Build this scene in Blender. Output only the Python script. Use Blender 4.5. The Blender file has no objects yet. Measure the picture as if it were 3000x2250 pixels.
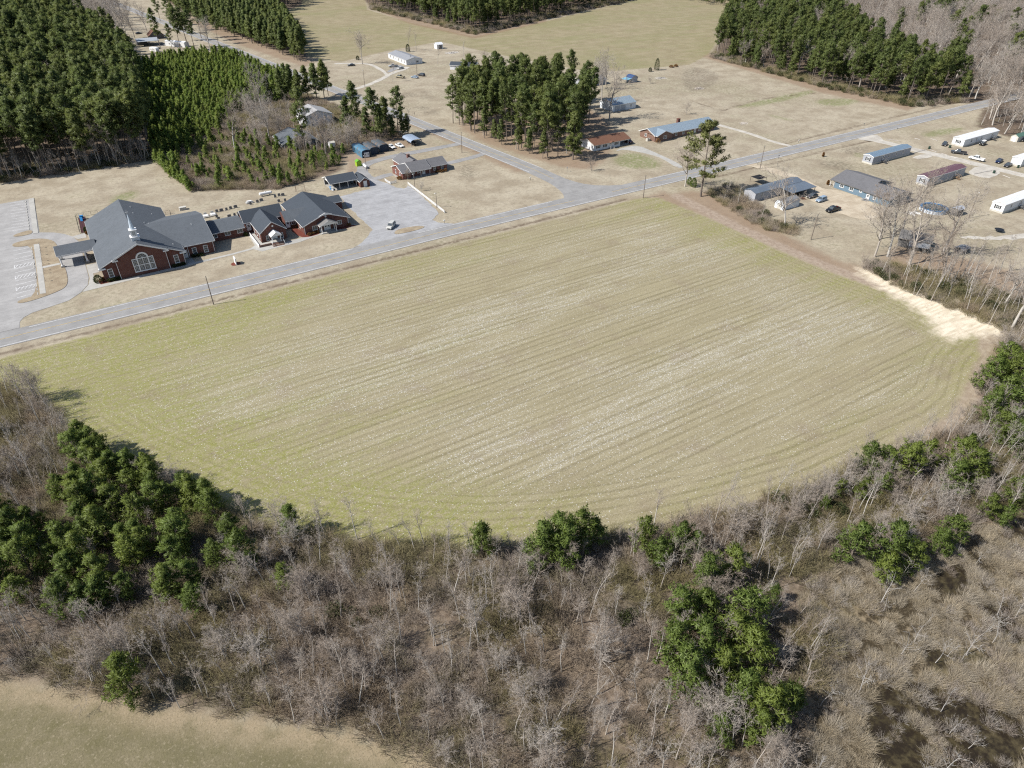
import bpy, math, random
import numpy as np
from mathutils import Matrix

# ------------------------------------------------------------------ camera, world, sun, exposure
D2R = math.radians
CAM_H, TILT, FPX, YAW = 88.0, D2R(35.5), 2010.0, D2R(32.0)
scn = bpy.context.scene
cam_d = bpy.data.cameras.new('camera'); cam = bpy.data.objects.new('camera', cam_d)
scn.collection.objects.link(cam); scn.camera = cam
cam.location = (0, 0, CAM_H); cam.rotation_euler = (math.pi/2 - TILT, 0, -YAW)
cam_d.sensor_width = 36.0; cam_d.lens = 36.0*FPX/3000.0
cam_d.clip_start = 1.0; cam_d.clip_end = 9000.0

SUN_EL, SUN_ANG = D2R(45.0), D2R(167.0)         # elevation; direction towards the sun, counter-clockwise from +X
world = bpy.data.worlds.new('World'); scn.world = world; world.use_nodes = True
wn = world.node_tree.nodes; wl = world.node_tree.links
bg = wn['Background']; sky = wn.new('ShaderNodeTexSky'); sky.sky_type = 'NISHITA'; sky.sun_disc = False
sky.sun_elevation = SUN_EL; sky.sun_rotation = math.pi/2 - SUN_ANG + 2*math.pi
sky.air_density = 1.0; sky.dust_density = 1.0; sky.ozone_density = 1.5
wl.new(sky.outputs[0], bg.inputs[0]); bg.inputs[1].default_value = 0.085
sun_d = bpy.data.lights.new('sun', 'SUN'); sun_d.energy = 4.6; sun_d.angle = D2R(0.53); sun_d.color = (1.0, 0.955, 0.89)
sun = bpy.data.objects.new('sun', sun_d); scn.collection.objects.link(sun)
sun.rotation_euler = (math.pi/2 - SUN_EL, 0, SUN_ANG + math.pi/2)
sun.location = (0, 0, 200)
scn.view_settings.view_transform = 'Standard'; scn.view_settings.look = 'None'
scn.view_settings.exposure = 0.68; scn.view_settings.gamma = 1.0; scn.view_settings.use_curve_mapping = False
scn.render.engine = 'CYCLES'
scn.cycles.max_bounces = 5; scn.cycles.diffuse_bounces = 3; scn.cycles.glossy_bounces = 2
scn.cycles.transmission_bounces = 3; scn.cycles.transparent_max_bounces = 6
scn.cycles.caustics_reflective = False; scn.cycles.caustics_refractive = False
scn.cycles.use_adaptive_sampling = True; scn.cycles.adaptive_threshold = 0.012
scn.cycles.use_denoising = False; scn.cycles.filter_width = 1.2

# ------------------------------------------------------------------ survey helpers (ground plan in metres; x runs along the near road)
_cy, _sy = math.cos(YAW), math.sin(YAW); _ct, _st = math.cos(TILT), math.sin(TILT)
def PX(u, v, z=0.0):
    """plan position of a photographed point that lies at height z"""
    x = (u-1500)/FPX; y = -(v-1125)/FPX
    X, Y, Z = x, _ct+y*_st, -_st+y*_ct
    s = (CAM_H-z)/-Z; X *= s; Y *= s
    return (X*_cy+Y*_sy, -X*_sy+Y*_cy)
def ZP(ox, oy, s):
    return lambda x, y, z=0.0: PX(ox+x/s, oy+y/s, z)
def PROJ(a, b, z=0.0):
    X = a*_cy-b*_sy; Y = a*_sy+b*_cy; dz = z-CAM_H
    zc = Y*_ct-dz*_st; yc = Y*_st+dz*_ct
    return 1500+FPX*X/zc, 1125-FPX*yc/zc, zc
R1 = ZP(0,560,5.53); R2 = ZP(200,560,5.53); R3 = ZP(560,520,7.373); R4 = ZP(800,500,7.373); R5 = ZP(980,380,5.53)
R6 = ZP(1700,280,5.53); R7 = ZP(2100,440,5.53); R8 = ZP(2450,340,4.022); Q1 = ZP(280,40,5.53); Q2 = ZP(780,250,5.53)
Q3 = ZP(980,90,5.2667); Q4 = ZP(1650,130,4.424); Q5 = ZP(2600,640,5.53); T1 = ZP(0,0,2.212); T2 = ZP(1000,0,2.212)
T3 = ZP(2000,0,2.212); T4 = ZP(0,500,2.212); Z6 = ZP(0,800,3.16)
rng = np.random.default_rng(7); rnd = random.Random(11)

# ------------------------------------------------------------------ materials
def srgb(r, g, b):
    f = lambda c: (c/255/12.92 if c/255 <= .04045 else ((c/255+.055)/1.055)**2.4)
    return (f(r), f(g), f(b))
class NT:
    def __init__(s, name):
        s.m = bpy.data.materials.new(name); s.m.use_nodes = True; s.t = s.m.node_tree; s.t.nodes.clear()
        s.out = s.n('ShaderNodeOutputMaterial')
    def n(s, typ, **kw):
        nd = s.t.nodes.new(typ)
        for k, v in kw.items(): setattr(nd, k, v)
        return nd
    def l(s, a, b): s.t.links.new(a, b)
    def put(s, sock, v):
        if v is None: return
        if isinstance(v, bpy.types.NodeSocket): s.l(v, sock)
        elif isinstance(v, (tuple, list)):
            sock.default_value = (*v, 1.0) if sock.type == 'RGBA' and len(v) == 3 else v
        else: sock.default_value = v
    def math(s, op, a, b=None, c=None, clamp=False):
        nd = s.n('ShaderNodeMath', operation=op, use_clamp=clamp)
        for i, v in enumerate((a, b, c)):
            if v is not None: s.put(nd.inputs[i], v)
        return nd.outputs[0]
    def mix(s, f, a, b):
        nd = s.n('ShaderNodeMix', data_type='RGBA'); s.put(nd.inputs['Factor'], f)
        s.put(nd.inputs[6], a); s.put(nd.inputs[7], b); return nd.outputs[2]
    def pos(s): return s.n('ShaderNodeNewGeometry').outputs['Position']
    def objc(s): return s.n('ShaderNodeTexCoord').outputs['Object']
    def mapping(s, v, scale=(1,1,1), loc=(0,0,0), rot=(0,0,0)):
        nd = s.n('ShaderNodeMapping'); s.l(v, nd.inputs[0]); nd.inputs['Scale'].default_value = scale
        nd.inputs['Location'].default_value = loc; nd.inputs['Rotation'].default_value = rot; return nd.outputs[0]
    def noise(s, v, scale, detail=3.0, rough=.55, dist=0.0):
        nd = s.n('ShaderNodeTexNoise'); s.l(v, nd.inputs['Vector']); nd.inputs['Scale'].default_value = scale
        nd.inputs['Detail'].default_value = detail; nd.inputs['Roughness'].default_value = rough
        nd.inputs['Distortion'].default_value = dist; return nd.outputs[0]
    def ramp(s, v, lo, hi, a=0.0, b=1.0):
        nd = s.n('ShaderNodeMapRange', interpolation_type='SMOOTHSTEP', clamp=True)
        s.put(nd.inputs[0], v); s.put(nd.inputs[1], lo); s.put(nd.inputs[2], hi); nd.inputs[3].default_value = a; nd.inputs[4].default_value = b
        return nd.outputs[0]
    def bsdf(s, col, rough=.8, spec=.3, metal=0.0, bump=None, bd=.02, bs=.5):
        nd = s.n('ShaderNodeBsdfPrincipled'); s.put(nd.inputs['Base Color'], col); s.put(nd.inputs['Roughness'], rough)
        nd.inputs['Specular IOR Level'].default_value = spec; s.put(nd.inputs['Metallic'], metal)
        if bump is not None:
            b = s.n('ShaderNodeBump'); b.inputs['Distance'].default_value = bd; b.inputs['Strength'].default_value = bs
            s.l(bump, b.inputs['Height']); s.l(b.outputs[0], nd.inputs['Normal'])
        s.l(nd.outputs[0], s.out.inputs[0]); return nd
MATS = {}
KA = .80                                                            # surface albedos below were read off the picture; this brings them to real reflectance
def kcol(c): k = .96 if min(c) > .5 else KA; return tuple(x*k for x in c)
def plain(name, col, rough=.75, spec=.3, metal=0.0, var=.12, scale=1.5):
    """painted or plain surface with faint soiling"""
    if name in MATS: return MATS[name]
    col = kcol(col); t = NT(name); n = t.noise(t.pos(), scale, 4); n2 = t.noise(t.pos(), scale*.18, 2)
    f = t.math('ADD', t.math('MULTIPLY', n, .6), t.math('MULTIPLY', n2, .4))
    f = t.ramp(f, .3, .7)
    c0 = tuple(c*(1-var) for c in col); c1 = tuple(min(1, c*(1+var*.6)) for c in col)
    t.bsdf(t.mix(f, c0, c1), rough, spec, metal); MATS[name] = t.m; return t.m
def rooflike(name, col, streak=.22):
    if name in MATS: return MATS[name]
    col = kcol(col); t = NT(name); p = t.objc(); n = t.noise(p, 9, 2); st = t.noise(t.mapping(p, (1.1, 1.1, .25)), .9, 4, .65); big = t.noise(p, .16, 3)
    c = t.mix(t.ramp(n, .3, .7), tuple(x*.80 for x in col), tuple(x*1.18 for x in col))
    c = t.mix(t.math('MULTIPLY', t.ramp(st, .42, .75), streak*1.6), c, tuple(x*.55 for x in col))
    c = t.mix(t.math('MULTIPLY', t.ramp(big, .4, .7), streak), c, tuple(min(1, x*1.35) for x in col))
    w = t.n('ShaderNodeTexWave', wave_type='BANDS', bands_direction='Z'); t.l(p, w.inputs[0]); w.inputs['Scale'].default_value = 2.2
    t.bsdf(c, .85, .2, bump=w.outputs[1], bd=.02, bs=.4); MATS[name] = t.m; return t.m
def brick(name, col, mortar):
    if name in MATS: return MATS[name]
    col = kcol(col); t = NT(name); p = t.objc()
    sep = t.n('ShaderNodeSeparateXYZ'); t.l(p, sep.inputs[0]); cmb = t.n('ShaderNodeCombineXYZ')
    t.l(t.math('ADD', sep.outputs[0], sep.outputs[1]), cmb.inputs[0]); t.l(sep.outputs[2], cmb.inputs[1])
    b = t.n('ShaderNodeTexBrick'); t.l(cmb.outputs[0], b.inputs[0]); b.inputs['Scale'].default_value = 1.0
    b.inputs['Brick Width'].default_value = .21; b.inputs['Row Height'].default_value = .075; b.inputs['Mortar Size'].default_value = .008
    b.inputs['Color1'].default_value = (*[c*.8 for c in col], 1); b.inputs['Color2'].default_value = (*[c*1.25 for c in col], 1)
    b.inputs['Mortar'].default_value = (*mortar, 1)
    n = t.noise(p, .7, 4); c = t.mix(t.math('MULTIPLY', t.ramp(n, .4, .7), .35), b.outputs[0], tuple(x*.7 for x in col))
    t.bsdf(c, .9, .15, bump=b.outputs[1], bd=-.01); MATS[name] = t.m; return t.m
def siding(name, col, step=.2, rough=.55):
    if name in MATS: return MATS[name]
    col = kcol(col); t = NT(name); p = t.objc(); sep = t.n('ShaderNodeSeparateXYZ'); t.l(p, sep.inputs[0])
    saw = t.math('FRACT', t.math('DIVIDE', sep.outputs[2], step)); n = t.noise(p, .8, 4)
    c = t.mix(t.math('MULTIPLY', t.ramp(n, .45, .75), .25), col, tuple(x*.72 for x in col))
    t.bsdf(c, rough, .3, bump=saw, bd=.02, bs=.6); MATS[name] = t.m; return t.m
def ribmetal(name, col, axis=0, step=.6, rust=0.0, rough=.45):
    if name in MATS: return MATS[name]
    col = kcol(col); t = NT(name); p = t.objc(); sep = t.n('ShaderNodeSeparateXYZ'); t.l(p, sep.inputs[0])
    fr = t.math('FRACT', t.math('DIVIDE', sep.outputs[axis], step)); rib = t.math('GREATER_THAN', fr, .86)
    n = t.noise(t.mapping(p, (.6, 2.5, 1)), 1.0, 4); c = t.mix(t.math('MULTIPLY', t.ramp(n, .45, .7), .3), col, tuple(x*.65 for x in col))
    if rust: c = t.mix(t.math('MULTIPLY', t.ramp(t.noise(p, .5, 5), .48, .62), rust), c, (.16, .11, .08))
    t.bsdf(c, rough, .4, .15, bump=rib, bd=.03, bs=.8); MATS[name] = t.m; return t.m
def glassm():
    if 'glass' in MATS: return MATS['glass']
    t = NT('window glass'); n = t.noise(t.pos(), .5, 2)
    t.bsdf(t.mix(n, (.02, .028, .035), (.075, .09, .10)), .08, .6); MATS['glass'] = t.m; return t.m
def leaf(name, cols, transl=.28, per_obj=.5):
    if name in MATS: return MATS[name]
    t = NT(name); g = t.n('ShaderNodeNewGeometry'); oi = t.n('ShaderNodeObjectInfo')
    c = t.mix(g.outputs['Random Per Island'], cols[0], cols[1])
    c = t.mix(t.math('MULTIPLY', t.ramp(oi.outputs['Random'], .2, 1.0), per_obj), c, cols[2])
    rv2 = t.math('FRACT', t.math('MULTIPLY', oi.outputs['Random'], 7.31)); c = t.mix(t.math('MULTIPLY', rv2, .38), c, tuple(x*.52 for x in cols[0])); d = t.n('ShaderNodeBsdfDiffuse'); t.l(c, d.inputs[0]); tr = t.n('ShaderNodeBsdfTranslucent'); t.l(c, tr.inputs[0])
    gl = t.n('ShaderNodeBsdfGlossy'); gl.inputs['Roughness'].default_value = .55; gl.inputs[0].default_value = (.5, .5, .5, 1)
    m1 = t.n('ShaderNodeMixShader'); m1.inputs[0].default_value = transl; t.l(d.outputs[0], m1.inputs[1]); t.l(tr.outputs[0], m1.inputs[2])
    m2 = t.n('ShaderNodeMixShader'); m2.inputs[0].default_value = .03; t.l(m1.outputs[0], m2.inputs[1]); t.l(gl.outputs[0], m2.inputs[2])
    t.l(m2.outputs[0], t.out.inputs[0]); MATS[name] = t.m; return t.m
def bark(name, a, b, c3):
    if name in MATS: return MATS[name]
    t = NT(name); oi = t.n('ShaderNodeObjectInfo'); n = t.noise(t.mapping(t.objc(), (6, 6, 1.2)), 1.5, 3)
    g = t.n('ShaderNodeNewGeometry')
    c = t.mix(t.ramp(n, .3, .7), a, b); c = t.mix(t.math('MULTIPLY', g.outputs['Random Per Island'], .5), c, tuple(x*.7 for x in b))
    c = t.mix(t.math('MULTIPLY', oi.outputs['Random'], .75), c, c3); t.bsdf(c, .9, .15); MATS[name] = t.m; return t.m

WHITE = plain('white paint', (.70, .70, .69), .5, .35, var=.10); CREAM = plain('off white paint', (.58, .56, .50), .6)
GLASS = glassm(); DARK = plain('dark opening', (.012, .012, .014), .8)
BRICK = brick('red brick', (.135, .044, .032), (.20, .15, .13)); BRICK2 = brick('tan red brick', (.21, .115, .085), (.26, .22, .19)); BRICK3 = brick('house brick', (.19, .065, .048), (.24, .19, .17))
SHINGLE = rooflike('grey shingle', (.112, .126, .142)); SHINGLE_D = rooflike('dark grey shingle', (.060, .072, .088), .12); SHINGLE_B = rooflike('brown shingle', (.17, .088, .058), .15)
SHINGLE_G = rooflike('weathered grey shingle', (.15, .15, .158)); CONC = plain('concrete', (.42, .41, .38), .85, .2, var=.14, scale=.6)
METAL_B = ribmetal('blue grey roof metal', (.20, .28, .36), 0, .75); METAL_G = ribmetal('pale grey roof metal', (.28, .35, .41), 0, .55)
METAL_M = ribmetal('maroon roof metal', (.17, .085, .10), 0, .95); METAL_W = ribmetal('white roof metal', (.72, .73, .74), 0, .8)
TRUNK = bark('pine bark', (.12, .095, .08), (.20, .165, .14), (.15, .13, .115)); BARE = bark('grey bark', (.36, .34, .305), (.54, .52, .48), (.32, .28, .24))
TWIG = bark('grey twigs', (.30, .265, .228), (.43, .395, .355), (.25, .20, .16)); PALE = bark('bleached wood', (.38, .36, .335), (.52, .50, .47), (.30, .27, .24))
WOODPOLE = plain('weathered pole wood', (.20, .165, .14), .9, .15); BLACK = plain('black plastic', (.015, .015, .017), .5); RUBBER = plain('tyre rubber', (.018, .018, .018), .85)
STEEL = plain('dull steel', (.30, .31, .32), .45, .5, .5); CHAIN = plain('dark fence steel', (.035, .037, .04), .6); GREYWOOD = plain('weathered grey boards', (.17, .165, .16), .9, .1, var=.35, scale=3)
BLUEW = siding('blue siding', (.15, .225, .29)); WHITES = siding('white siding', (.66, .67, .68)); GREYS = siding('pale grey siding', (.40, .42, .46)); SOIL = plain('bare soil', (.10, .065, .045), .95, .1, var=.3)
NEEDLE_T = leaf('tall pine needles', ((.084, .116, .034), (.162, .204, .060), (.190, .208, .055)), .44)
NEEDLE_B = leaf('bushy pine needles', ((.090, .132, .028), (.182, .245, .054), (.225, .262, .050)), .44)
NEEDLE_Y = leaf('young pine needles', ((.110, .168, .030), (.205, .278, .050), (.245, .278, .060)), .44)
EVERG = leaf('evergreen shrub leaves', ((.035, .050, .018), (.070, .085, .030), (.085, .09, .03)))
def brush_material():
    t = NT('brush twigs'); g = t.n('ShaderNodeNewGeometry'); oi = t.n('ShaderNodeObjectInfo'); p = g.outputs['Position']; k = t.noise(p, .075, 3, .6); k2 = t.noise(t.mapping(p, loc=(40, 9, 0)), .05, 3, .6)
    a = t.mix(g.outputs['Random Per Island'], (.170, .130, .090), (.325, .262, .192)); b = t.mix(g.outputs['Random Per Island'], (.195, .162, .135), (.345, .298, .255)); c = t.mix(g.outputs['Random Per Island'], (.135, .122, .052), (.240, .212, .100))
    m = t.mix(t.ramp(k, .40, .60), a, b); m = t.mix(t.math('MULTIPLY', t.ramp(t.math('ADD', k2, t.math('MULTIPLY', oi.outputs['Random'], .16)), .52, .66), .8), m, c)
    t.bsdf(m, .9, .12); return t.m
BRUSHM = brush_material()
REED = leaf('dry reeds', ((.33, .275, .19), (.56, .485, .36), (.46, .415, .345)), .3, .9)
DRYLEAF = leaf('dry orange leaves', ((.20, .10, .04), (.33, .19, .07), (.24, .13, .05)), .2)

# ------------------------------------------------------------------ mesh helpers
COL = scn.collection
class MB:
    """collects shapes; build() links them as ONE mesh object"""
    def __init__(s): s.v = []; s.f = []
    def add(s, vs, fs):
        k = len(s.v); s.v += [tuple(map(float, q)) for q in vs]; s.f += [tuple(i+k for i in f) for f in fs]; return s
    def box(s, x0, x1, y0, y1, z0, z1):
        if x0 > x1: x0, x1 = x1, x0
        if y0 > y1: y0, y1 = y1, y0
        return s.add([(x0,y0,z0),(x1,y0,z0),(x1,y1,z0),(x0,y1,z0),(x0,y0,z1),(x1,y0,z1),(x1,y1,z1),(x0,y1,z1)],
                     [(3,2,1,0),(4,5,6,7),(0,1,5,4),(1,2,6,5),(2,3,7,6),(3,0,4,7)])
    def cyl(s, x, y, z0, z1, r0, r1=None, n=10, ry=None):
        r1 = r0 if r1 is None else r1
        ring = lambda z, r: [(x+r*math.cos(6.28318*i/n), y+(r*(ry/r0 if ry else 1))*math.sin(6.28318*i/n), z) for i in range(n)]
        return s.add(ring(z0, r0)+ring(z1, r1), [(i,(i+1)%n,n+(i+1)%n,n+i) for i in range(n)]+[tuple(range(n))[::-1], tuple(range(n,2*n))])
    def tube(s, p, q, r0, r1=None, n=6):
        r1 = r0 if r1 is None else r1; p = np.array(p, float); q = np.array(q, float); d = q-p; L = np.linalg.norm(d)
        if L < 1e-6: return s
        d /= L; u = np.cross(d, (0,0,1) if abs(d[2]) < .9 else (1,0,0)); u /= np.linalg.norm(u); w = np.cross(d, u)
        vs = [p+r0*(math.cos(6.28318*i/n)*u+math.sin(6.28318*i/n)*w) for i in range(n)]+[q+r1*(math.cos(6.28318*i/n)*u+math.sin(6.28318*i/n)*w) for i in range(n)]
        return s.add(vs, [(i,(i+1)%n,n+(i+1)%n,n+i) for i in range(n)]+[tuple(range(n))[::-1], tuple(range(n,2*n))])
    def loft(s, rings, cap=True):
        n = len(rings[0]); vs = [q for r in rings for q in r]; fs = []
        for k in range(len(rings)-1):
            for i in range(n): fs.append((k*n+i, k*n+(i+1)%n, (k+1)*n+(i+1)%n, (k+1)*n+i))
        if cap: fs += [tuple(range(n))[::-1], tuple(range((len(rings)-1)*n, len(rings)*n))]
        return s.add(vs, fs)
    def prism(s, poly, axis, lo, hi):
        """extrude a polygon; axis 'x': poly=(y,z); 'y': poly=(x,z); 'z': poly=(x,y)"""
        put = {'x': lambda p, t: (t,p[0],p[1]), 'y': lambda p, t: (p[0],t,p[1]), 'z': lambda p, t: (p[0],p[1],t)}[axis]
        n = len(poly); vs = [put(p, lo) for p in poly]+[put(p, hi) for p in poly]
        return s.add(vs, [(i,(i+1)%n,n+(i+1)%n,n+i) for i in range(n)]+[tuple(range(n))[::-1], tuple(range(n,2*n))])
    def slab(s, q, t=.14):
        """sloped roof sheet: four corners, thickness downwards"""
        return s.add(list(q)+[(a,b,c-t) for a,b,c in q], [(0,1,2,3),(7,6,5,4),(0,4,5,1),(1,5,6,2),(2,6,7,3),(3,7,4,0)])
    def mesh(s, name, mat, fix=True):
        me = bpy.data.meshes.new(name); me.from_pydata(s.v, [], s.f); me.update()
        if mat: me.materials.append(mat)
        if fix:
            import bmesh
            bm = bmesh.new(); bm.from_mesh(me); bmesh.ops.recalc_face_normals(bm, faces=bm.faces); bm.to_mesh(me); bm.free()
        return me
    def build(s, name, mat, parent=None, fix=True):
        o = bpy.data.objects.new(name, s.mesh(name, mat, fix)); COL.objects.link(o)
        if parent is not None: o.parent = parent
        return o
def thing(name, label, cat, loc=(0,0,0), rz=0.0, group=None):
    o = bpy.data.objects.new(name, None); COL.objects.link(o); o.empty_display_size = .5
    o.location = loc if len(loc) == 3 else (*loc, 0); o.rotation_euler = (0, 0, rz)
    tag(o, label, cat, group); return o
def tag(o, label=None, cat=None, group=None, kind=None):
    if label: o['label'] = label
    if cat: o['category'] = cat
    if group: o['group'] = group
    if kind: o['kind'] = kind
    return o
def struct(o, label=None): o['kind'] = 'structure'; (label and o.__setitem__('label', label)); return o

# ------------------------------------------------------------------ polygons and distances
def densify(poly, step=6.0, closed=True):
    out = []; n = len(poly)
    for i in range(n if closed else n-1):
        p, q = np.array(poly[i], float), np.array(poly[(i+1) % n], float); k = max(1, int(np.linalg.norm(q-p)/step))
        out += [tuple(p+(q-p)*j/k) for j in range(k)]
    if not closed: out.append(tuple(poly[-1]))
    return out
def smooth(poly, it=2, closed=True):
    P = [np.array(p, float) for p in poly]
    for _ in range(it):
        n = len(P); Q = []
        for i in range(n if closed else n-1):
            p, q = P[i], P[(i+1) % n]; Q += [p*.75+q*.25, p*.25+q*.75]
        if not closed: Q = [P[0]]+Q[1:-1]+[P[-1]]
        P = Q
    return [tuple(p) for p in P]
def inside(pts, poly):
    x, y = pts[:,0], pts[:,1]; r = np.zeros(len(pts), bool); n = len(poly)
    for i in range(n):
        x0, y0 = poly[i]; x1, y1 = poly[(i+1) % n]
        if y0 == y1: continue
        c = ((y0 > y) != (y1 > y)) & (x < (x1-x0)*(y-y0)/(y1-y0)+x0); r ^= c
    return r
def dist_line(pts, poly, closed=True):
    d = np.full(len(pts), 1e9); n = len(poly)
    for i in range(n if closed else n-1):
        p = np.array(poly[i], float); e = np.array(poly[(i+1) % n], float)-p
        w = pts-p; t = np.clip((w@e)/max(e@e, 1e-9), 0, 1); d = np.minimum(d, np.hypot(w[:,0]-t*e[0], w[:,1]-t*e[1]))
    return d
def sdf(pts, polys):
    r = np.full(len(pts), -1e9)
    for poly in polys:
        d = dist_line(pts, poly); r = np.maximum(r, np.where(inside(pts, poly), d, -d))
    return r

def vnoise(q, sc, seed):
    R = np.random.default_rng(seed); k = R.normal(size=(14, 2))/sc; ph = R.uniform(0, 6.28, 14); return np.sin(q@k.T*2.2+ph).mean(1)*2.4
# field edge towards the near thicket, thicket edge towards the near-left field
FE = [PX(*q) for q in ((-260,1090),(0,1130),(120,1160),(215,1270),(330,1345),(500,1425),(700,1515),(900,1560),(1150,1590),(1400,1605),(1650,1590),(1900,1550),(2150,1490),(2400,1420),(2520,1365),(2650,1315),(2790,1255),(2860,1190),(2880,1090),(2950,1000),(3150,930))]
NE = [PX(*q) for q in ((1420,2330),(1230,2215),(1010,2145),(800,2115),(500,2075),(300,2035),(0,1990),(-260,1960))]
FIELD = [(-90,176.6),(165,177.2),(170.5,174),(171.5,150),(172,118),(173,100),(176,85),(176,68)]+FE[-2::-1]
FIELD = [p for p in FIELD]+[(-90,165)]
NEARF = NE+[PX(-260,2400), PX(1500,2420)]
WOODA = FE+[(260,20),PX(3300,2500),PX(1500,2500)]+NE
MARSH = smooth([PX(*q) for q in ((2330,1760),(2420,1640),(2560,1640),(2800,1570),(3150,1450),(3300,2400),(2280,2400),(2330,2120),(2440,1960),(2420,1850))], 2)
SAND = smooth([PX(*q) for q in ((2490,790),(2560,790),(2700,835),(2850,890),(2965,930),(2975,965),(2920,985),(2840,985),(2770,1000),(2730,960),(2700,915),(2600,855))], 2)
TRACKR = [PX(*q) for q in ((1985,575),(2150,660),(2300,730),(2430,785),(2600,845),(2800,930),(2900,985),(2905,1050),(2875,1120),(2850,1180),(2820,1235),(2740,1275))]
FARF1 = [T1(2212,400), T2(0,400), T2(300,330), T2(640,270), T2(1100,370), T2(1640,470), T2(2000,440), PX(2020,190), PX(2075,160), PX(2200,-30), PX(2400,-80), PX(1900,-60), PX(1880,-5), PX(1600,62), PX(1390,108), PX(1200,66), PX(1075,28), PX(1060,-80), PX(900,-80), PX(870,20), PX(800,48), PX(870,130), PX(905,168)]
FARF2 = [PX(2900,-75), PX(2990,35), PX(3300,60), PX(3300,-80)]
# pine-straw and leaf litter: under the grove and along tree lines
STRAW = [smooth([PX(*q) for q in ((1320,350),(1400,415),(1500,445),(1640,490),(1740,500),(1800,440),(1800,370),(1720,310),(1600,300),(1450,310))],2),
         [(141.5,224),(149,224),(141,310),(132,400),(126,398),(137,300)],
         [PX(560,66),PX(700,132),PX(890,196),PX(915,186),PX(905,165),PX(700,100),PX(560,45)],
         [PX(2060,168),PX(2420,275),PX(2660,325),PX(2680,312),PX(2430,255),PX(2080,155)],
         [PX(1075,20),PX(1200,70),PX(1390,113),PX(1600,64),PX(1600,40),PX(1390,90),PX(1200,50)],
         [(160,176),(176,178),(178,140),(180,110),(184,90),(192,62),(180,55),(176,68),(176,85),(173,100),(172,118),(171.5,150),(168,172)],
         [PX(1020,520),PX(1060,480),PX(1150,440),PX(1230,420),PX(1180,395),PX(1000,420)],
         [PX(2000,560),PX(2100,560),PX(2200,600),PX(2320,700),PX(2450,760),PX(2560,800),PX(2420,780),PX(2100,640),PX(1960,590)],
         [PX(2620,720),PX(2800,750),PX(2990,800),PX(3050,900),PX(2900,930),PX(2700,850),PX(2560,790)]]
FOREST_L = [(-260,318.5),(24,316),(28,330),(38,420),(46,530),(40,600),(20,760),(-20,1000),(-400,1000)]
WOODS = [FOREST_L, [T1(1010,1035),T1(1250,1239),T1(1800,1225),T1(2212,1110),PX(1020,440),PX(1180,400),PX(1160,370),PX(960,300),PX(800,240),PX(700,170),PX(560,165),PX(375,185)],
         [PX(570,50),PX(885,178),PX(900,160),PX(840,75),PX(760,10),PX(600,-60),PX(430,-30)], [PX(690,45),PX(800,42),PX(885,15),PX(880,-80),PX(560,-80)],
         [PX(1085,20),PX(1390,98),PX(1870,-5),PX(1900,-80),PX(1000,-80)],
         [PX(2080,168),PX(2425,258),PX(2669,310),PX(2827,300),PX(2880,310),PX(3100,330),PX(3200,60),PX(2960,-10),PX(2880,-80),PX(2180,-60),PX(2160,40)],
         [PX(2860,370),PX(2950,400),PX(3100,420),PX(3100,320),PX(2880,315)]]
WATER = [smooth([PX(*q) for q in ((2540,2020),(2640,1990),(2760,2010),(2860,2060),(3010,2100),(3050,2300),(2560,2300),(2530,2140))], 2), smooth([PX(*q) for q in ((2860,1715),(2930,1740),(3010,1850),(3000,1900),(2900,1860),(2850,1790))], 2), smooth([PX(*q) for q in ((2680,1880),(2760,1900),(2800,1960),(2720,1960))], 2)]
DITCH1 = [(-90,178.6),(160,179.4)]; DITCH2 = [T3(20,635),T3(200,700),T3(260,715),T3(500,640),T3(860,600)]; DITCH3 = [(205,179.0),(262,178.5),(268,178.6),(300,177.5)]; DITCH4 = [(262,195),(330,195.5),(395,196)]
GREENL = [smooth([T4(700,180),T4(880,120),T4(900,160),T4(760,220)],2), smooth([T3(860,640),T3(1180,640),T3(1050,690),T3(880,680)],2), smooth([T3(540,735),T3(760,790),T3(600,765)],2), smooth([T3(280,700),T3(560,640),T3(860,575),T3(840,610),T3(500,690)],2),
          smooth([R8(1000,190),R8(1550,120),R8(1400,200),R8(1050,260)],2), smooth([R8(180,430),R8(320,440),R8(280,500)],2), smooth([R6(520,1000),R6(900,900),R6(1400,1120),R6(1100,1200),R6(600,1150)],2), smooth([Z6(900,320),Z6(1100,290),Z6(1300,240),Z6(950,330)],2)]
DARKL = [[(x0+rx*math.cos(k*.5236), y0+rx*math.sin(k*.5236)) for k in range(12)] for (x0, y0), rx in ((T2(430,615),5.5),(T2(545,598),3.6),(T2(580,728),4.4),(T2(520,700),4.2),(T2(555,630),4.0))]+[smooth([T2(1830,840),T2(1860,860),T2(1850,930),T2(1800,910)],2), smooth([T2(770,1060),T2(860,1080),T2(870,1160),T2(780,1170)],2), smooth([T3(0,420),T3(260,470),T3(180,580),T3(0,600)],2), smooth([R8(60,380),R8(420,330),R8(300,440),R8(100,460)],2), smooth([T3(850,1050),T3(1050,1040),T3(1130,1110),T3(960,1100)],2)]

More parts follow.
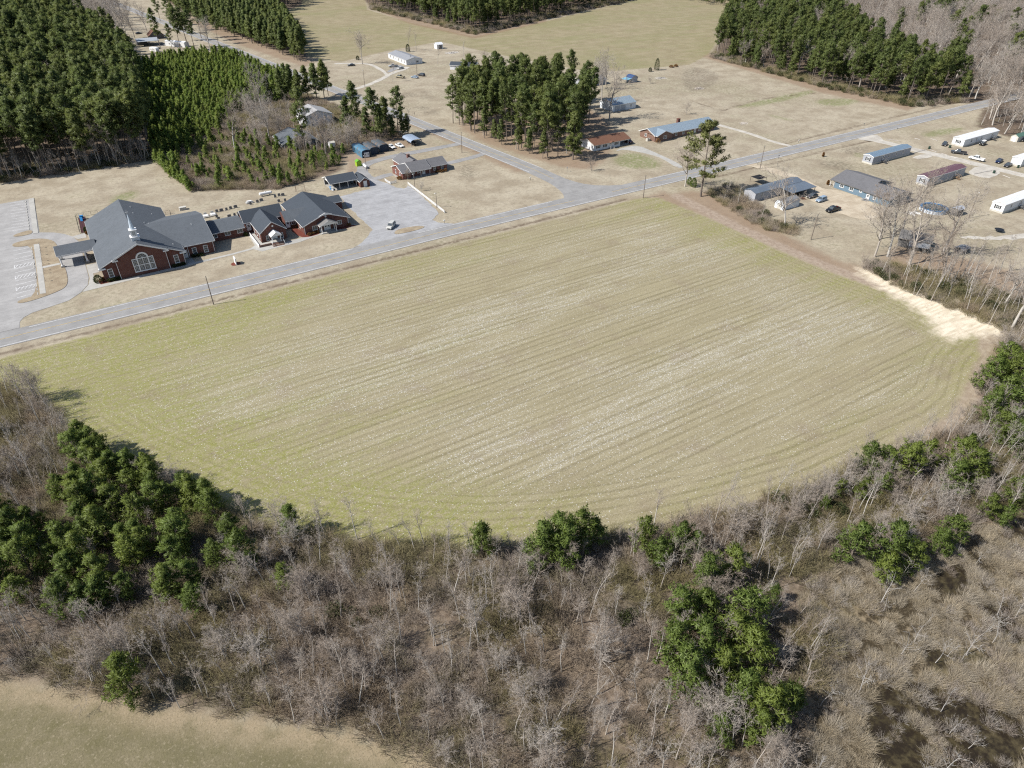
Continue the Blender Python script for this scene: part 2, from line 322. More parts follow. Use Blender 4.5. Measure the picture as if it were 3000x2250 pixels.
# ------------------------------------------------------------------ the ground: one continuous sheet, split where its kinds meet
def lines(segs):
    out = []
    for a, b, st in segs: out += list(np.arange(a, b, st))
    return np.array(out)
gx = lines([(-5000,-700,220),(-700,-260,20),(-260,-60,4),(-60,200,1.7),(200,400,2.6),(400,760,9),(760,1500,40),(1500,6001,250)])
gy = lines([(-500,-40,40),(-40,200,1.7),(200,330,2.6),(330,560,5),(560,1000,11),(1000,2200,60),(2200,7001,300)])
XX, YY = np.meshgrid(gx, gy); pts = np.stack([XX.ravel(), YY.ravel()], 1); nx, ny = len(gx), len(gy)
att = {'sd_field': sdf(pts, [FIELD]), 'sd_near': sdf(pts, [NEARF]), 'sd_far': sdf(pts, [FARF1, FARF2]), 'sd_straw': sdf(pts, STRAW), 'sd_sand': sdf(pts, [SAND]),
       'sd_track': 2.5-dist_line(pts, TRACKR, False), 'sd_wood': sdf(pts, WOODS), 'sd_woodn': sdf(pts, [WOODA]), 'sd_marsh': sdf(pts, [MARSH]),
       'd_ditch': np.minimum(np.minimum(dist_line(pts, DITCH1, False), dist_line(pts, DITCH2, False)), np.minimum(dist_line(pts, DITCH3, False), dist_line(pts, DITCH4, False))),
       'sd_water': sdf(pts, WATER), 'sd_green': sdf(pts, GREENL), 'sd_dark': sdf(pts, DARKL)}
mk_ = att['sd_marsh'] > 0; POOL = lambda q: (vnoise(q, 4.2, 77)-.42)*2.6+np.clip((q[:,0]-88)/22-.6, -1.5, .5)
att['sd_water'] = np.where(mk_, np.maximum(att['sd_water'], POOL(pts)), att['sd_water'])
ZZ = np.zeros(len(pts))
ZZ -= .35*np.exp(-(att['d_ditch']/1.1)**2)                                   # ditches are real hollows
idx = (np.arange(ny-1)[:,None]*nx+np.arange(nx-1)[None,:]).ravel()
quads = np.stack([idx, idx+1, idx+1+nx, idx+nx], 1)
fc = lambda k: att[k][quads].mean(1)
kindf = np.zeros(len(quads), int)
kindf[fc('sd_far') > 0] = 2; kindf[fc('sd_woodn') > 0] = 4; kindf[fc('sd_field') > 0] = 1; kindf[fc('sd_near') > 0] = 3
kindf[fc('sd_marsh') > 0] = 5; kindf[(fc('sd_wood') > 0)] = 6

def ground_material():
    t = NT('ground cover'); p = t.pos()
    A = lambda k: t.n('ShaderNodeAttribute', attribute_name=k).outputs['Fac']
    n_big = t.noise(p, .018, 3, .6); n_mid = t.noise(p, .11, 4, .6); n_sm = t.noise(p, .75, 4, .65); n_fine = t.noise(p, 3.2, 3, .7); n_edge = t.noise(p, .35, 5, .65)
    rows = t.mapping(p, (.045, .9, 1)); n_row = t.noise(rows, 1.0, 4, .6); rows2 = t.mapping(p, (.012, .20, 1)); n_row2 = t.noise(rows2, 1.0, 3, .6)
    ew = t.math('MULTIPLY', t.math('SUBTRACT', n_edge, .5), 1.0)
    def mask(k, amp, w):
        return t.ramp(t.math('ADD', A(k), t.math('MULTIPLY', ew, amp)), -w, w)
    # --- winter lawn
    lawn = t.mix(t.ramp(n_mid, .32, .68), (.300, .252, .182), (.430, .380, .288))
    lawn = t.mix(t.math('MULTIPLY', t.ramp(n_sm, .45, .72), .55), lawn, (.215, .180, .135))
    lawn = t.mix(t.math('MULTIPLY', t.ramp(n_fine, .5, .8), .4), lawn, (.49, .44, .345))
    lawn = t.mix(t.math('MULTIPLY', t.ramp(t.math('ADD', t.math('MULTIPLY', n_big, .6), t.math('MULTIPLY', n_mid, .4)), .46, .64), t.math('MULTIPLY', t.ramp(n_sm, .28, .65), .6)), lawn, (.205, .185, .105))
    gm = t.math('MULTIPLY', mask('sd_green', 3, 2.2), t.ramp(n_sm, .25, .65)); lawn = t.mix(t.math('MULTIPLY', gm, .75), lawn, (.165, .195, .065))
    dm = t.math('MULTIPLY', mask('sd_dark', 4, 2.5), t.ramp(n_sm, .3, .62)); lawn = t.mix(t.math('MULTIPLY', dm, .55), lawn, (.14, .115, .085))
    # --- picked cotton field
    sep = t.n('ShaderNodeSeparateXYZ'); t.l(p, sep.inputs[0]); SD = A('sd_field')
    wob = t.math('ADD', sep.outputs[1], t.math('MULTIPLY', n_mid, .9))
    head = t.ramp(SD, 14, 12)                                       # headland rows follow the field edge
    low = t.ramp(sep.outputs[1], 150, 140); head = t.math('MULTIPLY', head, low)
    wobh = t.math('ADD', SD, t.math('MULTIPLY', n_sm, .5))
    rr_ = t.n('ShaderNodeMix'); t.l(head, rr_.inputs[0]); t.l(wob, rr_.inputs[2]); t.l(wobh, rr_.inputs[3])
    row1 = t.ramp(t.math('SINE', t.math('MULTIPLY', rr_.outputs[0], 6.28318/1.95)), .1, 1)
    grain = t.noise(p, 2.1, 2, .8); grain2 = t.noise(t.mapping(p, loc=(13, 71, 0)), 4.5, 2, .7); streak = t.noise(t.mapping(p, (.35, 2.6, 1)), 1.0, 3, .7)
    fcol = t.mix(t.ramp(n_row, .3, .7), (.282, .244, .148), (.345, .303, .190))
    fcol = t.mix(t.math('MULTIPLY', row1, t.math('MULTIPLY', t.ramp(n_row2, .28, .60), .50)), fcol, (.145, .122, .066))
    edge = t.ramp(SD, 26, 4); left = t.ramp(sep.outputs[0], 75, -25); topr = t.math('MULTIPLY', t.ramp(sep.outputs[0], 120, 165), t.ramp(SD, 30, 4))
    gw = t.math('ADD', t.math('ADD', t.math('MULTIPLY', edge, .10), t.math('MULTIPLY', left, .30)), t.math('ADD', t.math('MULTIPLY', t.math('MULTIPLY', edge, left), .30), t.math('MULTIPLY', topr, .12)))
    gsum = t.math('ADD', t.math('ADD', t.math('MULTIPLY', n_row2, .60), t.math('MULTIPLY', n_big, .45)), gw)
    gf = t.math('MULTIPLY', t.ramp(gsum, .54, .90), t.ramp(t.math('ADD', t.math('MULTIPLY', n_sm, .5), t.math('MULTIPLY', streak, .5)), .36, .60))
    fcol = t.mix(t.math('MULTIPLY', gf, .85), fcol, (.232, .240, .056))
    fcol = t.mix(t.math('MULTIPLY', t.ramp(n_mid, .52, .72), .45), fcol, (.235, .185, .130))
    fcol = t.mix(t.math('MULTIPLY', t.ramp(grain, .48, .72), .55), fcol, (.44, .395, .295))
    fcol = t.mix(t.math('MULTIPLY', t.ramp(grain2, .52, .28), .60), fcol, (.105, .088, .046))
    # lint left on the ground
    vo = t.n('ShaderNodeTexVoronoi'); t.l(t.mapping(p, (3.6, 5.2, 1)), vo.inputs['Vector']); vo.inputs['Scale'].default_value = 1.0
    cs = t.n('ShaderNodeSeparateColor'); t.l(vo.outputs['Color'], cs.inputs[0])
    band = t.noise(t.mapping(p, (.010, .045, 1), loc=(3.3, 1.7, 0)), 1.0, 3, .6); soft = t.noise(t.mapping(p, (.05, .16, 1)), 1.0, 4, .65)
    lint_d = t.math('MULTIPLY', t.ramp(t.math('ADD', t.math('MULTIPLY', band, .55), t.math('MULTIPLY', soft, .45)), .40, .66), .55)
    lint_d = t.math('MULTIPLY', t.math('MULTIPLY', lint_d, t.ramp(SD, 3, 26)), t.math('MULTIPLY', t.ramp(streak, .30, .62, .35, 1.25), t.ramp(n_row, .36, .60, .30, 1.35)))
    lint_d = t.math('ADD', t.math('MULTIPLY', lint_d, t.ramp(sep.outputs[0], -15, 85, .45, 1.0)), .03)
    lint = t.math('MULTIPLY', t.math('LESS_THAN', cs.outputs[0], lint_d), t.ramp(vo.outputs['Distance'], .46, .24))
    fcol = t.mix(t.math('MULTIPLY', lint_d, .28), fcol, (.47, .455, .40))
    fcol = t.mix(t.math('MULTIPLY', lint, .78), fcol, (.72, .71, .69))
    near = t.mix(t.ramp(n_mid, .35, .65), (.150, .132, .072), (.205, .175, .108)); near = t.mix(t.math('MULTIPLY', t.ramp(n_sm, .4, .7), .5), near, (.135, .122, .055))
    near = t.mix(t.math('MULTIPLY', t.ramp(A('sd_near'), 5, 1), t.ramp(n_edge, .2, .6)), near, (.31, .25, .165)); near = t.mix(t.math('MULTIPLY', t.ramp(grain, .5, .78), .5), near, (.40, .34, .24)); near = t.mix(t.math('MULTIPLY', t.ramp(grain2, .5, .28), .55), near, (.09, .078, .04))
    near = t.mix(t.math('MULTIPLY', t.math('MULTIPLY', t.math('LESS_THAN', cs.outputs[0], .24), t.ramp(vo.outputs['Distance'], .4, .2)), t.ramp(A('sd_near'), 9, 13)), near, (.6, .58, .54))
    farc = t.mix(t.ramp(n_mid, .3, .7), (.250, .210, .125), (.315, .268, .170)); farc = t.mix(t.math('MULTIPLY', t.ramp(t.math('ADD', t.math('MULTIPLY', n_big, .6), t.math('MULTIPLY', n_row2, .4)), .42, .62), .55), farc, (.215, .215, .095))
    farc = t.mix(t.math('MULTIPLY', t.ramp(n_sm, .52, .75), .45), farc, (.42, .38, .30))
    # --- litter, sand, track, wood floor, marsh
    straw = t.mix(t.ramp(n_sm, .3, .7), (.185, .110, .072), (.285, .190, .128)); straw = t.mix(t.math('MULTIPLY', t.ramp(n_fine, .45, .8), .4), straw, (.36, .26, .17))
    sand = t.mix(t.ramp(t.noise(t.mapping(p, (.2, 1.2, 1), rot=(0, 0, 1.05)), 1.0, 4), .3, .7), (.56, .485, .36), (.76, .68, .54)); sand = t.mix(t.math('MULTIPLY', t.ramp(n_sm, .52, .75), .5), sand, (.28, .22, .14))
    track = t.mix(t.ramp(n_sm, .3, .7), (.27, .205, .155), (.40, .33, .262))
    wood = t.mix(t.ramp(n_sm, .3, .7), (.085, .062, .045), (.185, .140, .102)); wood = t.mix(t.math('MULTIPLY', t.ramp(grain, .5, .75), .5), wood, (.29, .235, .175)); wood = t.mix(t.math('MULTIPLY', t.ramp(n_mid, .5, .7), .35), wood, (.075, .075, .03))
    woodn = t.mix(t.ramp(n_sm, .3, .7), (.120, .090, .065), (.235, .186, .140)); woodn = t.mix(t.math('MULTIPLY', t.ramp(grain, .5, .75), .5), woodn, (.33, .275, .215)); woodn = t.mix(t.math('MULTIPLY', t.ramp(n_mid, .48, .68), .55), woodn, (.135, .115, .062))
    mar = t.mix(t.ramp(t.math('ADD', t.math('MULTIPLY', n_sm, .6), t.math('MULTIPLY', n_mid, .5)), .52, .68), (.050, .038, .022), (.27, .215, .140)); mar = t.mix(t.math('MULTIPLY', t.ramp(n_fine, .5, .72), .5), mar, (.28, .23, .15)); mar = t.mix(t.math('MULTIPLY', t.ramp(n_mid, .52, .66), .6), mar, (.085, .075, .034))
    c = lawn
    c = t.mix(mask('sd_far', 3, 1.2), c, farc)
    c = t.mix(t.math('MULTIPLY', mask('sd_straw', 6, 2.6), .58), c, straw)
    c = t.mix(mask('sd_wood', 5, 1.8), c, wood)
    c = t.mix(mask('sd_woodn', 6, 2.0), c, woodn)
    c = t.mix(mask('sd_field', 3, 1.0), c, fcol)
    c = t.mix(mask('sd_near', 3, 1.2), c, near)
    c = t.mix(t.math('MULTIPLY', mask('sd_track', 2.2, 1.0), .8), c, track)
    c = t.mix(mask('sd_sand', 9, 2.6), c, sand)
    c = t.mix(mask('sd_marsh', 7, 2.2), c, mar)
    wat = mask('sd_water', 2.6, .5); c = t.mix(t.math('MULTIPLY', wat, .9), c, t.mix(t.ramp(n_sm, .4, .65), (.022, .016, .010), (.062, .050, .024)))
    dit = t.math('MULTIPLY', t.ramp(t.math('ADD', A('d_ditch'), t.math('MULTIPLY', ew, -1.6)), 1.5, .2), t.ramp(n_sm, .2, .6)); c = t.mix(t.math('MULTIPLY', dit, .75), c, (.115, .080, .055))
    h = t.math('ADD', t.math('MULTIPLY', n_sm, .5), t.math('MULTIPLY', n_fine, .5))
    rg = t.ramp(wat, .3, .9, .92, .35)
    c = t.mix(1.0, c, c); vm = t.n('ShaderNodeVectorMath', operation='SCALE'); t.l(c, vm.inputs[0]); vm.inputs['Scale'].default_value = KA; c = vm.outputs[0]
    t.bsdf(c, rg, .2, bump=h, bd=.22, bs=.6)
    return t.m
GROUND = ground_material()
GNAMES = {0: ('ground', 'tan dormant winter lawn and bare ground around the houses'), 1: ('cotton_field', 'large picked cotton field with pale lint across the middle'), 2: ('far_field', 'tan stubble fields beyond the houses at the top'),
          3: ('near_field', 'corner of a tan field at the bottom left'), 4: ('thicket_floor', 'brown leaf litter under the near bare thicket'), 5: ('marsh_ground', 'dark wet marsh ground at the bottom right'), 6: ('woodland_floor', 'shaded brown floor under the woods beyond the road')}
for k, (nm, lab) in GNAMES.items():
    qs = quads[kindf == k]
    if not len(qs): continue
    used, inv = np.unique(qs, return_inverse=True); qi = inv.reshape(qs.shape)
    me = bpy.data.meshes.new(nm); co = np.column_stack([pts[used], ZZ[used]])
    me.vertices.add(len(used)); me.vertices.foreach_set('co', co.ravel().astype(np.float32))
    me.loops.add(qi.size); me.loops.foreach_set('vertex_index', qi.ravel().astype(np.int32))
    me.polygons.add(len(qi)); me.polygons.foreach_set('loop_start', np.arange(0, qi.size, 4, dtype=np.int32))
    me.update(calc_edges=True); me.validate()
    for an, av in att.items():
        at = me.attributes.new(an, 'FLOAT', 'POINT'); at.data.foreach_set('value', np.clip(av[used], -60, 60).astype(np.float32))
    me.materials.append(GROUND); o = bpy.data.objects.new(nm, me); COL.objects.link(o); struct(o, lab)

# ------------------------------------------------------------------ sheets: roads, drives, walks
def asphalt(name, lo, hi, patch=.25):
    if name in MATS: return MATS[name]
    lo, hi = kcol(lo), kcol(hi); t = NT(name); p = t.pos(); a = t.noise(p, .25, 4, .65); b = t.noise(p, 5, 2); s = t.noise(t.mapping(p, (.05, 1.6, 1)), 1, 3); cr = t.noise(p, .9, 5, .7, 1.2)
    c = t.mix(t.ramp(a, .3, .7), lo, hi); c = t.mix(t.math('MULTIPLY', t.ramp(b, .4, .75), .25), c, tuple(x*.72 for x in lo)); c = t.mix(t.math('MULTIPLY', t.ramp(s, .45, .7), patch), c, tuple(min(1, x*1.2) for x in hi))
    c = t.mix(t.math('MULTIPLY', t.ramp(cr, .60, .66), patch*1.2), c, tuple(x*.62 for x in lo))
    t.bsdf(c, .85, .25, bump=b, bd=.01, bs=.4); MATS[name] = t.m; return t.m
ROAD = asphalt('bleached asphalt', (.250, .246, .240), (.318, .314, .306)); LOT = asphalt('car park asphalt', (.300, .294, .286), (.385, .378, .368), .25); LOT2 = asphalt('worn car park asphalt', (.285, .285, .29), (.385, .388, .395), .45)
GRAVEL = asphalt('pale gravel', (.40, .37, .32), (.55, .52, .46), .3); SANDY = asphalt('sandy drive', (.40, .33, .24), (.54, .47, .36), .3); DRIVE = asphalt('grey drive', (.25, .248, .245), (.325, .322, .32), .35)
LINEW = plain('white road paint', (.62, .62, .62), .7, var=.22, scale=3); LINEY = plain('faded yellow road paint', (.42, .34, .20), .7, var=.25, scale=2)
def sheet(name, poly, z, mat, parent=None, label=None, jitter=0.0):
    if jitter:
        P = densify(poly, 1.6); rr = np.random.default_rng(len(poly)); P = [(x+rr.normal(0, jitter), y+rr.normal(0, jitter)) for x, y in P]
    else: P = poly
    from mathutils.geometry import tessellate_polygon
    from mathutils import Vector
    n = len(P); tri = tessellate_polygon([[Vector((x, y, 0)) for x, y in P]]); fs = []
    for a, b, c in tri:
        ar = (P[b][0]-P[a][0])*(P[c][1]-P[a][1])-(P[b][1]-P[a][1])*(P[c][0]-P[a][0]); fs.append((a, b, c) if ar > 0 else (a, c, b))
    fs += [(i, (i+1) % n, n+(i+1) % n, n+i) for i in range(n)]          # the slab's edge goes down into the ground
    me = bpy.data.meshes.new(name); me.from_pydata([(x, y, z) for x, y in P]+[(x, y, -.03) for x, y in P], [], fs); me.update(); me.materials.append(mat)
    o = bpy.data.objects.new(name, me); COL.objects.link(o)
    if parent is not None: o.parent = parent
    else: struct(o, label)
    return o
def offset(line, d):
    P = np.array(line, float); T = np.gradient(P, axis=0); T /= np.linalg.norm(T, axis=1)[:,None]
    return P+np.stack([-T[:,1], T[:,0]], 1)*d
def ribbon(name, line, w, z, mat, parent=None, label=None, jit=0.0, off=0.0, step=4.0):
    L = densify(line, step, False); P = offset(L, off) if off else np.array(L, float)
    l, r = offset(P, w/2), offset(P, -w/2)
    if jit: rr = np.random.default_rng(len(L)); l += rr.normal(0, jit, l.shape); r += rr.normal(0, jit, r.shape)
    n = len(P); vs = [(x, y, z) for x, y in l]+[(x, y, z) for x, y in r]; zs = z-.05 if w > 1 else z-.004; vs += [(x, y, zs) for x, y in l]+[(x, y, zs) for x, y in r]
    me = bpy.data.meshes.new(name); me.from_pydata(vs, [], [(n+i, n+i+1, i+1, i) for i in range(n-1)]+[(i, i+1, 2*n+i+1, 2*n+i) for i in range(n-1)]+[(n+i+1, n+i, 3*n+i, 3*n+i+1) for i in range(n-1)]); me.update(); me.materials.append(mat)
    o = bpy.data.objects.new(name, me); COL.objects.link(o)
    if parent is not None: o.parent = parent
    else: struct(o, label)
    return o
ROAD1 = [(-260,186.4),(-30,185.8),(26,186.3),(57,186.8),(95,187.6),(155,187.2),(215,186.6),(300,186.4),(400,186.4),(520,187.5),(700,190)]
ROAD2 = [(149.8,191),(149.8,222),(144.6,268.8),(139.4,320),(129.5,406),(118.7,501),(101,652),(86,782),(74,884),(20,1350)]
rd1 = ribbon('road', smooth(ROAD1, 2, False), 8.2, .06, ROAD, label='two lane grey road running past the church and field')
rd2 = ribbon('side_road', smooth(ROAD2, 2, False), 7.8, .068, ROAD, label='straight grey road running away between the pines')
sheet('road_junction', smooth([(135,188),(141,190.5),(144.2,196),(146,206),(146.2,214),(153.6,214),(154,206),(157,197.5),(165,191.8),(178,188)], 1), .076, ROAD, label='flared asphalt where the two roads meet')
for off in (3.62, -3.55):
    if off > 0:
        ribbon('edge_line', [(-24,185.9+off-.2),(26,186.3+off),(62,186.9+off)], .16, .074, LINEW, rd1); ribbon('edge_line', [(84,187.3+off),(136,187.4+off)], .16, .074, LINEW, rd1); ribbon('edge_line', [(178,187+off),(215,186.6+off),(300,186.4+off),(400,186.4+off)], .16, .074, LINEW, rd1)
    else: ribbon('edge_line', smooth(ROAD1, 2, False), .16, .074, LINEW, rd1, off=off)
ribbon('centre_line', [(-100,186.1),(26,186.4),(57,186.9),(95,187.7),(143,187.4)], .34, .074, LINEY, rd1); ribbon('centre_line', [(160,187.3),(215,186.7),(300,186.5),(400,186.5),(520,187.5)], .34, .074, LINEY, rd1)
for off in (3.45, -3.45): ribbon('edge_line', smooth(ROAD2[1:], 2, False), .16, .082, LINEW, rd2, off=off)
ribbon('centre_line', smooth([(149.8,210)]+ROAD2[1:], 2, False), .32, .082, LINEY, rd2)

# church car park (left) with its loop drive, islands, walks and stall lines
lot = sheet('car_park', [(-80,190.2),(-26,190.2),(-25.9,193.5),(-25,195.5),(-23,197.2),(-18.5,198.4),(-14.4,199.6),(-11.2,203),(-9.2,207),(-8.5,212),(-8.5,221),(-8.4,240),(-9.8,246),(-12,250),(-14.7,253),(-18.6,255.5),(-18.6,291.4),(-80,290.6)], .05, LOT, label='pale asphalt church car park with stall lines at left')
def island(poly, label):
    P = smooth(poly, 2); o = sheet('grass_island', P, .13, MATS['island'], label=label)
    me = MB(); n = len(P); me.add([(x,y,.13) for x,y in P]+[(x,y,.0) for x,y in P], [(i,(i+1)%n,n+(i+1)%n,n+i) for i in range(n)]); me.build('kerb', CONC, o); return o
tI = NT('dry turf'); tp = tI.pos(); tc = tI.mix(tI.ramp(tI.noise(tp, .4, 4), .3, .7), kcol((.27, .215, .150)), kcol((.37, .31, .22))); tc = tI.mix(tI.math('MULTIPLY', tI.ramp(tI.noise(tp, 3, 3), .5, .8), .4), tc, (.18, .145, .10)); tI.bsdf(tc, .95, .1, bump=tI.noise(tp, 3, 3), bd=.15); MATS['island'] = tI.m
island([(-25.6,255.6),(-25.8,257),(-24,258.4),(-20.6,259.3),(-20.4,255.5),(-23.5,255)], 'small dry grass island at the upper car park entrance')
island([(-26.3,247.5),(-26,250),(-22,251),(-17.6,249.4),(-14.6,244.5),(-14.5,236),(-14.9,227),(-13.6,222.5),(-13.5,213.8),(-14.3,208.5),(-17.5,206.2),(-23,204.4),(-26,204.6),(-26,206.6),(-20.9,207.6),(-20.8,245.2),(-24.5,245.9)], 'long dry grass island between car park and church canopy drive')
wk = sheet('sidewalk', [(-20.7,207.6),(-19.3,207.3),(-19.1,245.2),(-20.6,245.6)], .16, CONC, label='pale concrete walk along the lower car park row')
sheet('sidewalk', [(-20.3,255.4),(-18.9,255),(-18.6,291.4),(-20.2,291.4)], .16, CONC, label='pale concrete walk along the upper car park row')
sheet('sidewalk', [(-19.2,225),(-14.7,225.2),(-14.7,226.6),(-19.2,226.5)], .164, CONC, label='short concrete walk crossing to the church canopy')
sheet('sidewalk', [(-10.9,203.1),(4.4,204),(18.6,205.0),(29.3,205.6),(36,206.4),(37.8,203.4),(43,203.8),(49.5,204.0),(56,206),(68,206.8),(70.5,208.3),(66,208.5),(55,207.6),(50.5,206.8),(44,206.2),(39.4,206.2),(39.4,216.8),(37.5,217.3),(37.2,209),(35.4,207.4),(29.3,206.7),(19,206.4),(19,209.6),(17,209.6),(16.9,206.1),(-0.9,205.2),(-6,205.2),(-7.2,209),(-7.2,214),(-5.6,214),(-5.6,221),(-8.3,221),(-8.3,211),(-9,207)], .04, CONC, label='concrete front walk linking the church doors and chapel steps')
sheet('sidewalk', [(-8.6,243.2),(-6.2,243.0),(-6.2,247.4),(-10,246.3)], .054, CONC, label='small concrete pad behind the church canopy')
for i, bb in enumerate(np.linspace(289.6, 261, 11)): ribbon('stall_line', [(-26,bb+.6),(-21.6,bb+.2)], .13, .058, LINEW, lot)
for bb in (244,240.6,237.2,234.6,231.8,229.6,226.6,223.8,220.6,217.8,215,211.8,209.0): ribbon('stall_line', [(-26.1,bb-.4),(-21.6,bb)], .13, .058, LINEW, lot)
for b0 in (229.6, 221.4, 213.2):
    ribbon('stall_line', [(-26.1,b0),(-26.1,b0+2.4)], .13, .061, LINEW, lot)
    for k in range(5): ribbon('hatch_line', [(-26.0+k*.95,b0),(-25.1+k*.95,b0+2.3)], .13, .064, LINEW, lot)
ST = MB(); ST.prism([(-.16,0),(.16,0),(.10,.13),(-.10,.13)], 'y', -.85, .85); stm = ST.mesh('wheel_stop', CONC)
for (grp, bbs) in (('upper', np.linspace(289.4, 261.2, 11)), ('lower', (243.4,240.6,237.8,235.4,230.4,227.9,222.6,220.2,214.2,211.6,208.6))):
    for bb in bbs:
        o = bpy.data.objects.new('wheel_stop', stm); COL.objects.link(o); o.location = (-21.2, bb-.5, .05)
        tag(o, 'concrete wheel stop in the %s row of the church car park' % grp, 'wheel stop', 'wheel stops of the %s car park row' % grp)
def sign_post(a, b, lab, h=1.7):
    t = thing('parking_sign', lab, 'sign', (a,b,.13), group='small signs along the car park walk'); MB().tube((0,0,0),(0,0,h),.035).build('post', STEEL, t); MB().box(-.02,.02,-.16,.16,h-.5,h).build('plate', WHITE, t)
for bb in (241.4,238.3,235.5,230.6,227.9,223.2,220.9,215.2): sign_post(-18.9, bb, 'small sign on a thin post beside the lower car park walk')

# church side lot, drives and lanes
lot2 = sheet('side_car_park', [(74.7,235.4),(80,236.2),(86.5,236.8),(88.8,243),(89.5,250),(91.5,246),(94,240),(95,233),(97.5,230.5),(100.2,233),(100,226),(98,206),(96.8,201.6),(92.6,198.4),(93.4,195),(97,191.3),(62,191),(66,193.5),(70,198),(72.5,201),(72.8,206),(73.3,225.6)], .05, LOT2, label='worn grey car park beside the church hall', jitter=.18)
island([(76.6,193.4),(78.6,196.6),(82,197),(86.5,196),(88.5,194),(84,192.9)], 'small dry grass island at the side car park entrance')
ribbon('driveway', smooth([(91.5,238),(90.5,247),(91,256),(95,264),(104,267.5),(118,268.3),(132,268.6),(144,269)], 2, False), 4.2, .044, DRIVE, label='grey drive curving behind the brick ranch house', jit=.12)
ribbon('driveway', smooth([(120.5,247.5),(130,248.5),(140,250),(147,253)], 2, False), 3.4, .046, DRIVE, label='grey drive from the ranch house to the side road', jit=.1)
ribbon('driveway', smooth([(93,246),(97,247.5),(100.5,247.5)], 1, False), 3.5, .041, DRIVE, label='short grey drive stub at the ranch house end', jit=.08)
sheet('driveway', smooth([R6(660,850), R6(930,800), R6(1230,930), R6(1560,1080), R6(1700,1180), R6(1560,1170), R6(1330,1020), R6(1160,960), R6(730,870), R6(560,905)], 1), .045, CONC, label='pale concrete drive to the brown roofed house')
ribbon('driveway', smooth([T3(180,795), T3(420,860), T3(600,925), T3(720,950)], 2, False), 2.4, .043, GRAVEL, label='thin pale drive to the metal roofed brick house', jit=.15)
sheet('patio', [R6(2080,440), R6(2212,450), R6(2212,510), R6(2100,500)], .047, CONC, label='pale concrete pad at the end of the metal roofed house')
ribbon('driveway', smooth([(226.5,183.5),(228,176),(229,166),(227.5,155),(224,145),(220,136)], 2, False), 4.6, .043, SANDY, label='sandy drive running down past the blue house', jit=.3)
sheet('driveway', smooth([(219,150),(229,150),(232,140),(229,126),(222,120),(213,123),(212,138)], 2), .039, SANDY, label='wide sandy turning area in front of the blue house', jitter=.6)
ribbon('driveway', smooth([(298,182.5),(299,176),(300,168),(301,158),(302.5,146),(304,132),(306,112),(310,80),(318,40)], 2, False), 5.2, .043, GRAVEL, label='pale gravel lane between the mobile homes', jit=.25)
sheet('driveway', smooth([(292,183.2),(308,183.2),(303,175),(298,174)], 1), .041, GRAVEL, label='gravel apron where the mobile home lane meets the road')
sheet('driveway', smooth([(289,154),(299,153.5),(299,149),(291,150)], 1), .040, GRAVEL, label='gravel spur at the blue roofed mobile home', jitter=.3)
sheet('driveway', smooth([(289,131),(303,133),(304,124),(290,122)], 1), .040, GRAVEL, label='gravel spur at the maroon roofed mobile home', jitter=.3)
sheet('driveway', smooth([Q5(1150,290), Q5(1600,290), Q5(1990,280), Q5(2400,200), Q5(2400,300), Q5(2000,350), Q5(1500,340), Q5(1200,320)], 2), .038, GRAVEL, label='pale gravel strip behind the right tree line', jitter=.4)
ribbon('driveway', smooth([Q3(0,960), Q3(330,900), Q3(560,820), Q3(760,730), Q3(870,660), Q3(1000,620), Q3(1140,560)], 2, False), 3.6, .043, GRAVEL, label='curved pale drive to the white double wide home', jit=.2)
ribbon('driveway', smooth([Q3(820,680), Q3(700,590), Q3(560,520), Q3(400,500), Q3(0,510)], 2, False), 2.6, .041, GRAVEL, label='faint gravel track beyond the double wide home', jit=.25)
sheet('driveway', smooth([Q3(800,660), Q3(1100,560), Q3(1000,520), Q3(850,590)], 1), .039, DRIVE, label='grey parking patch beside the double wide home', jitter=.4)
sheet('patio', [(74,242.3),(84.2,242.3),(84.2,250.4),(74,250.4)], .045, CONC, label='concrete floor slab of the picnic shelter')

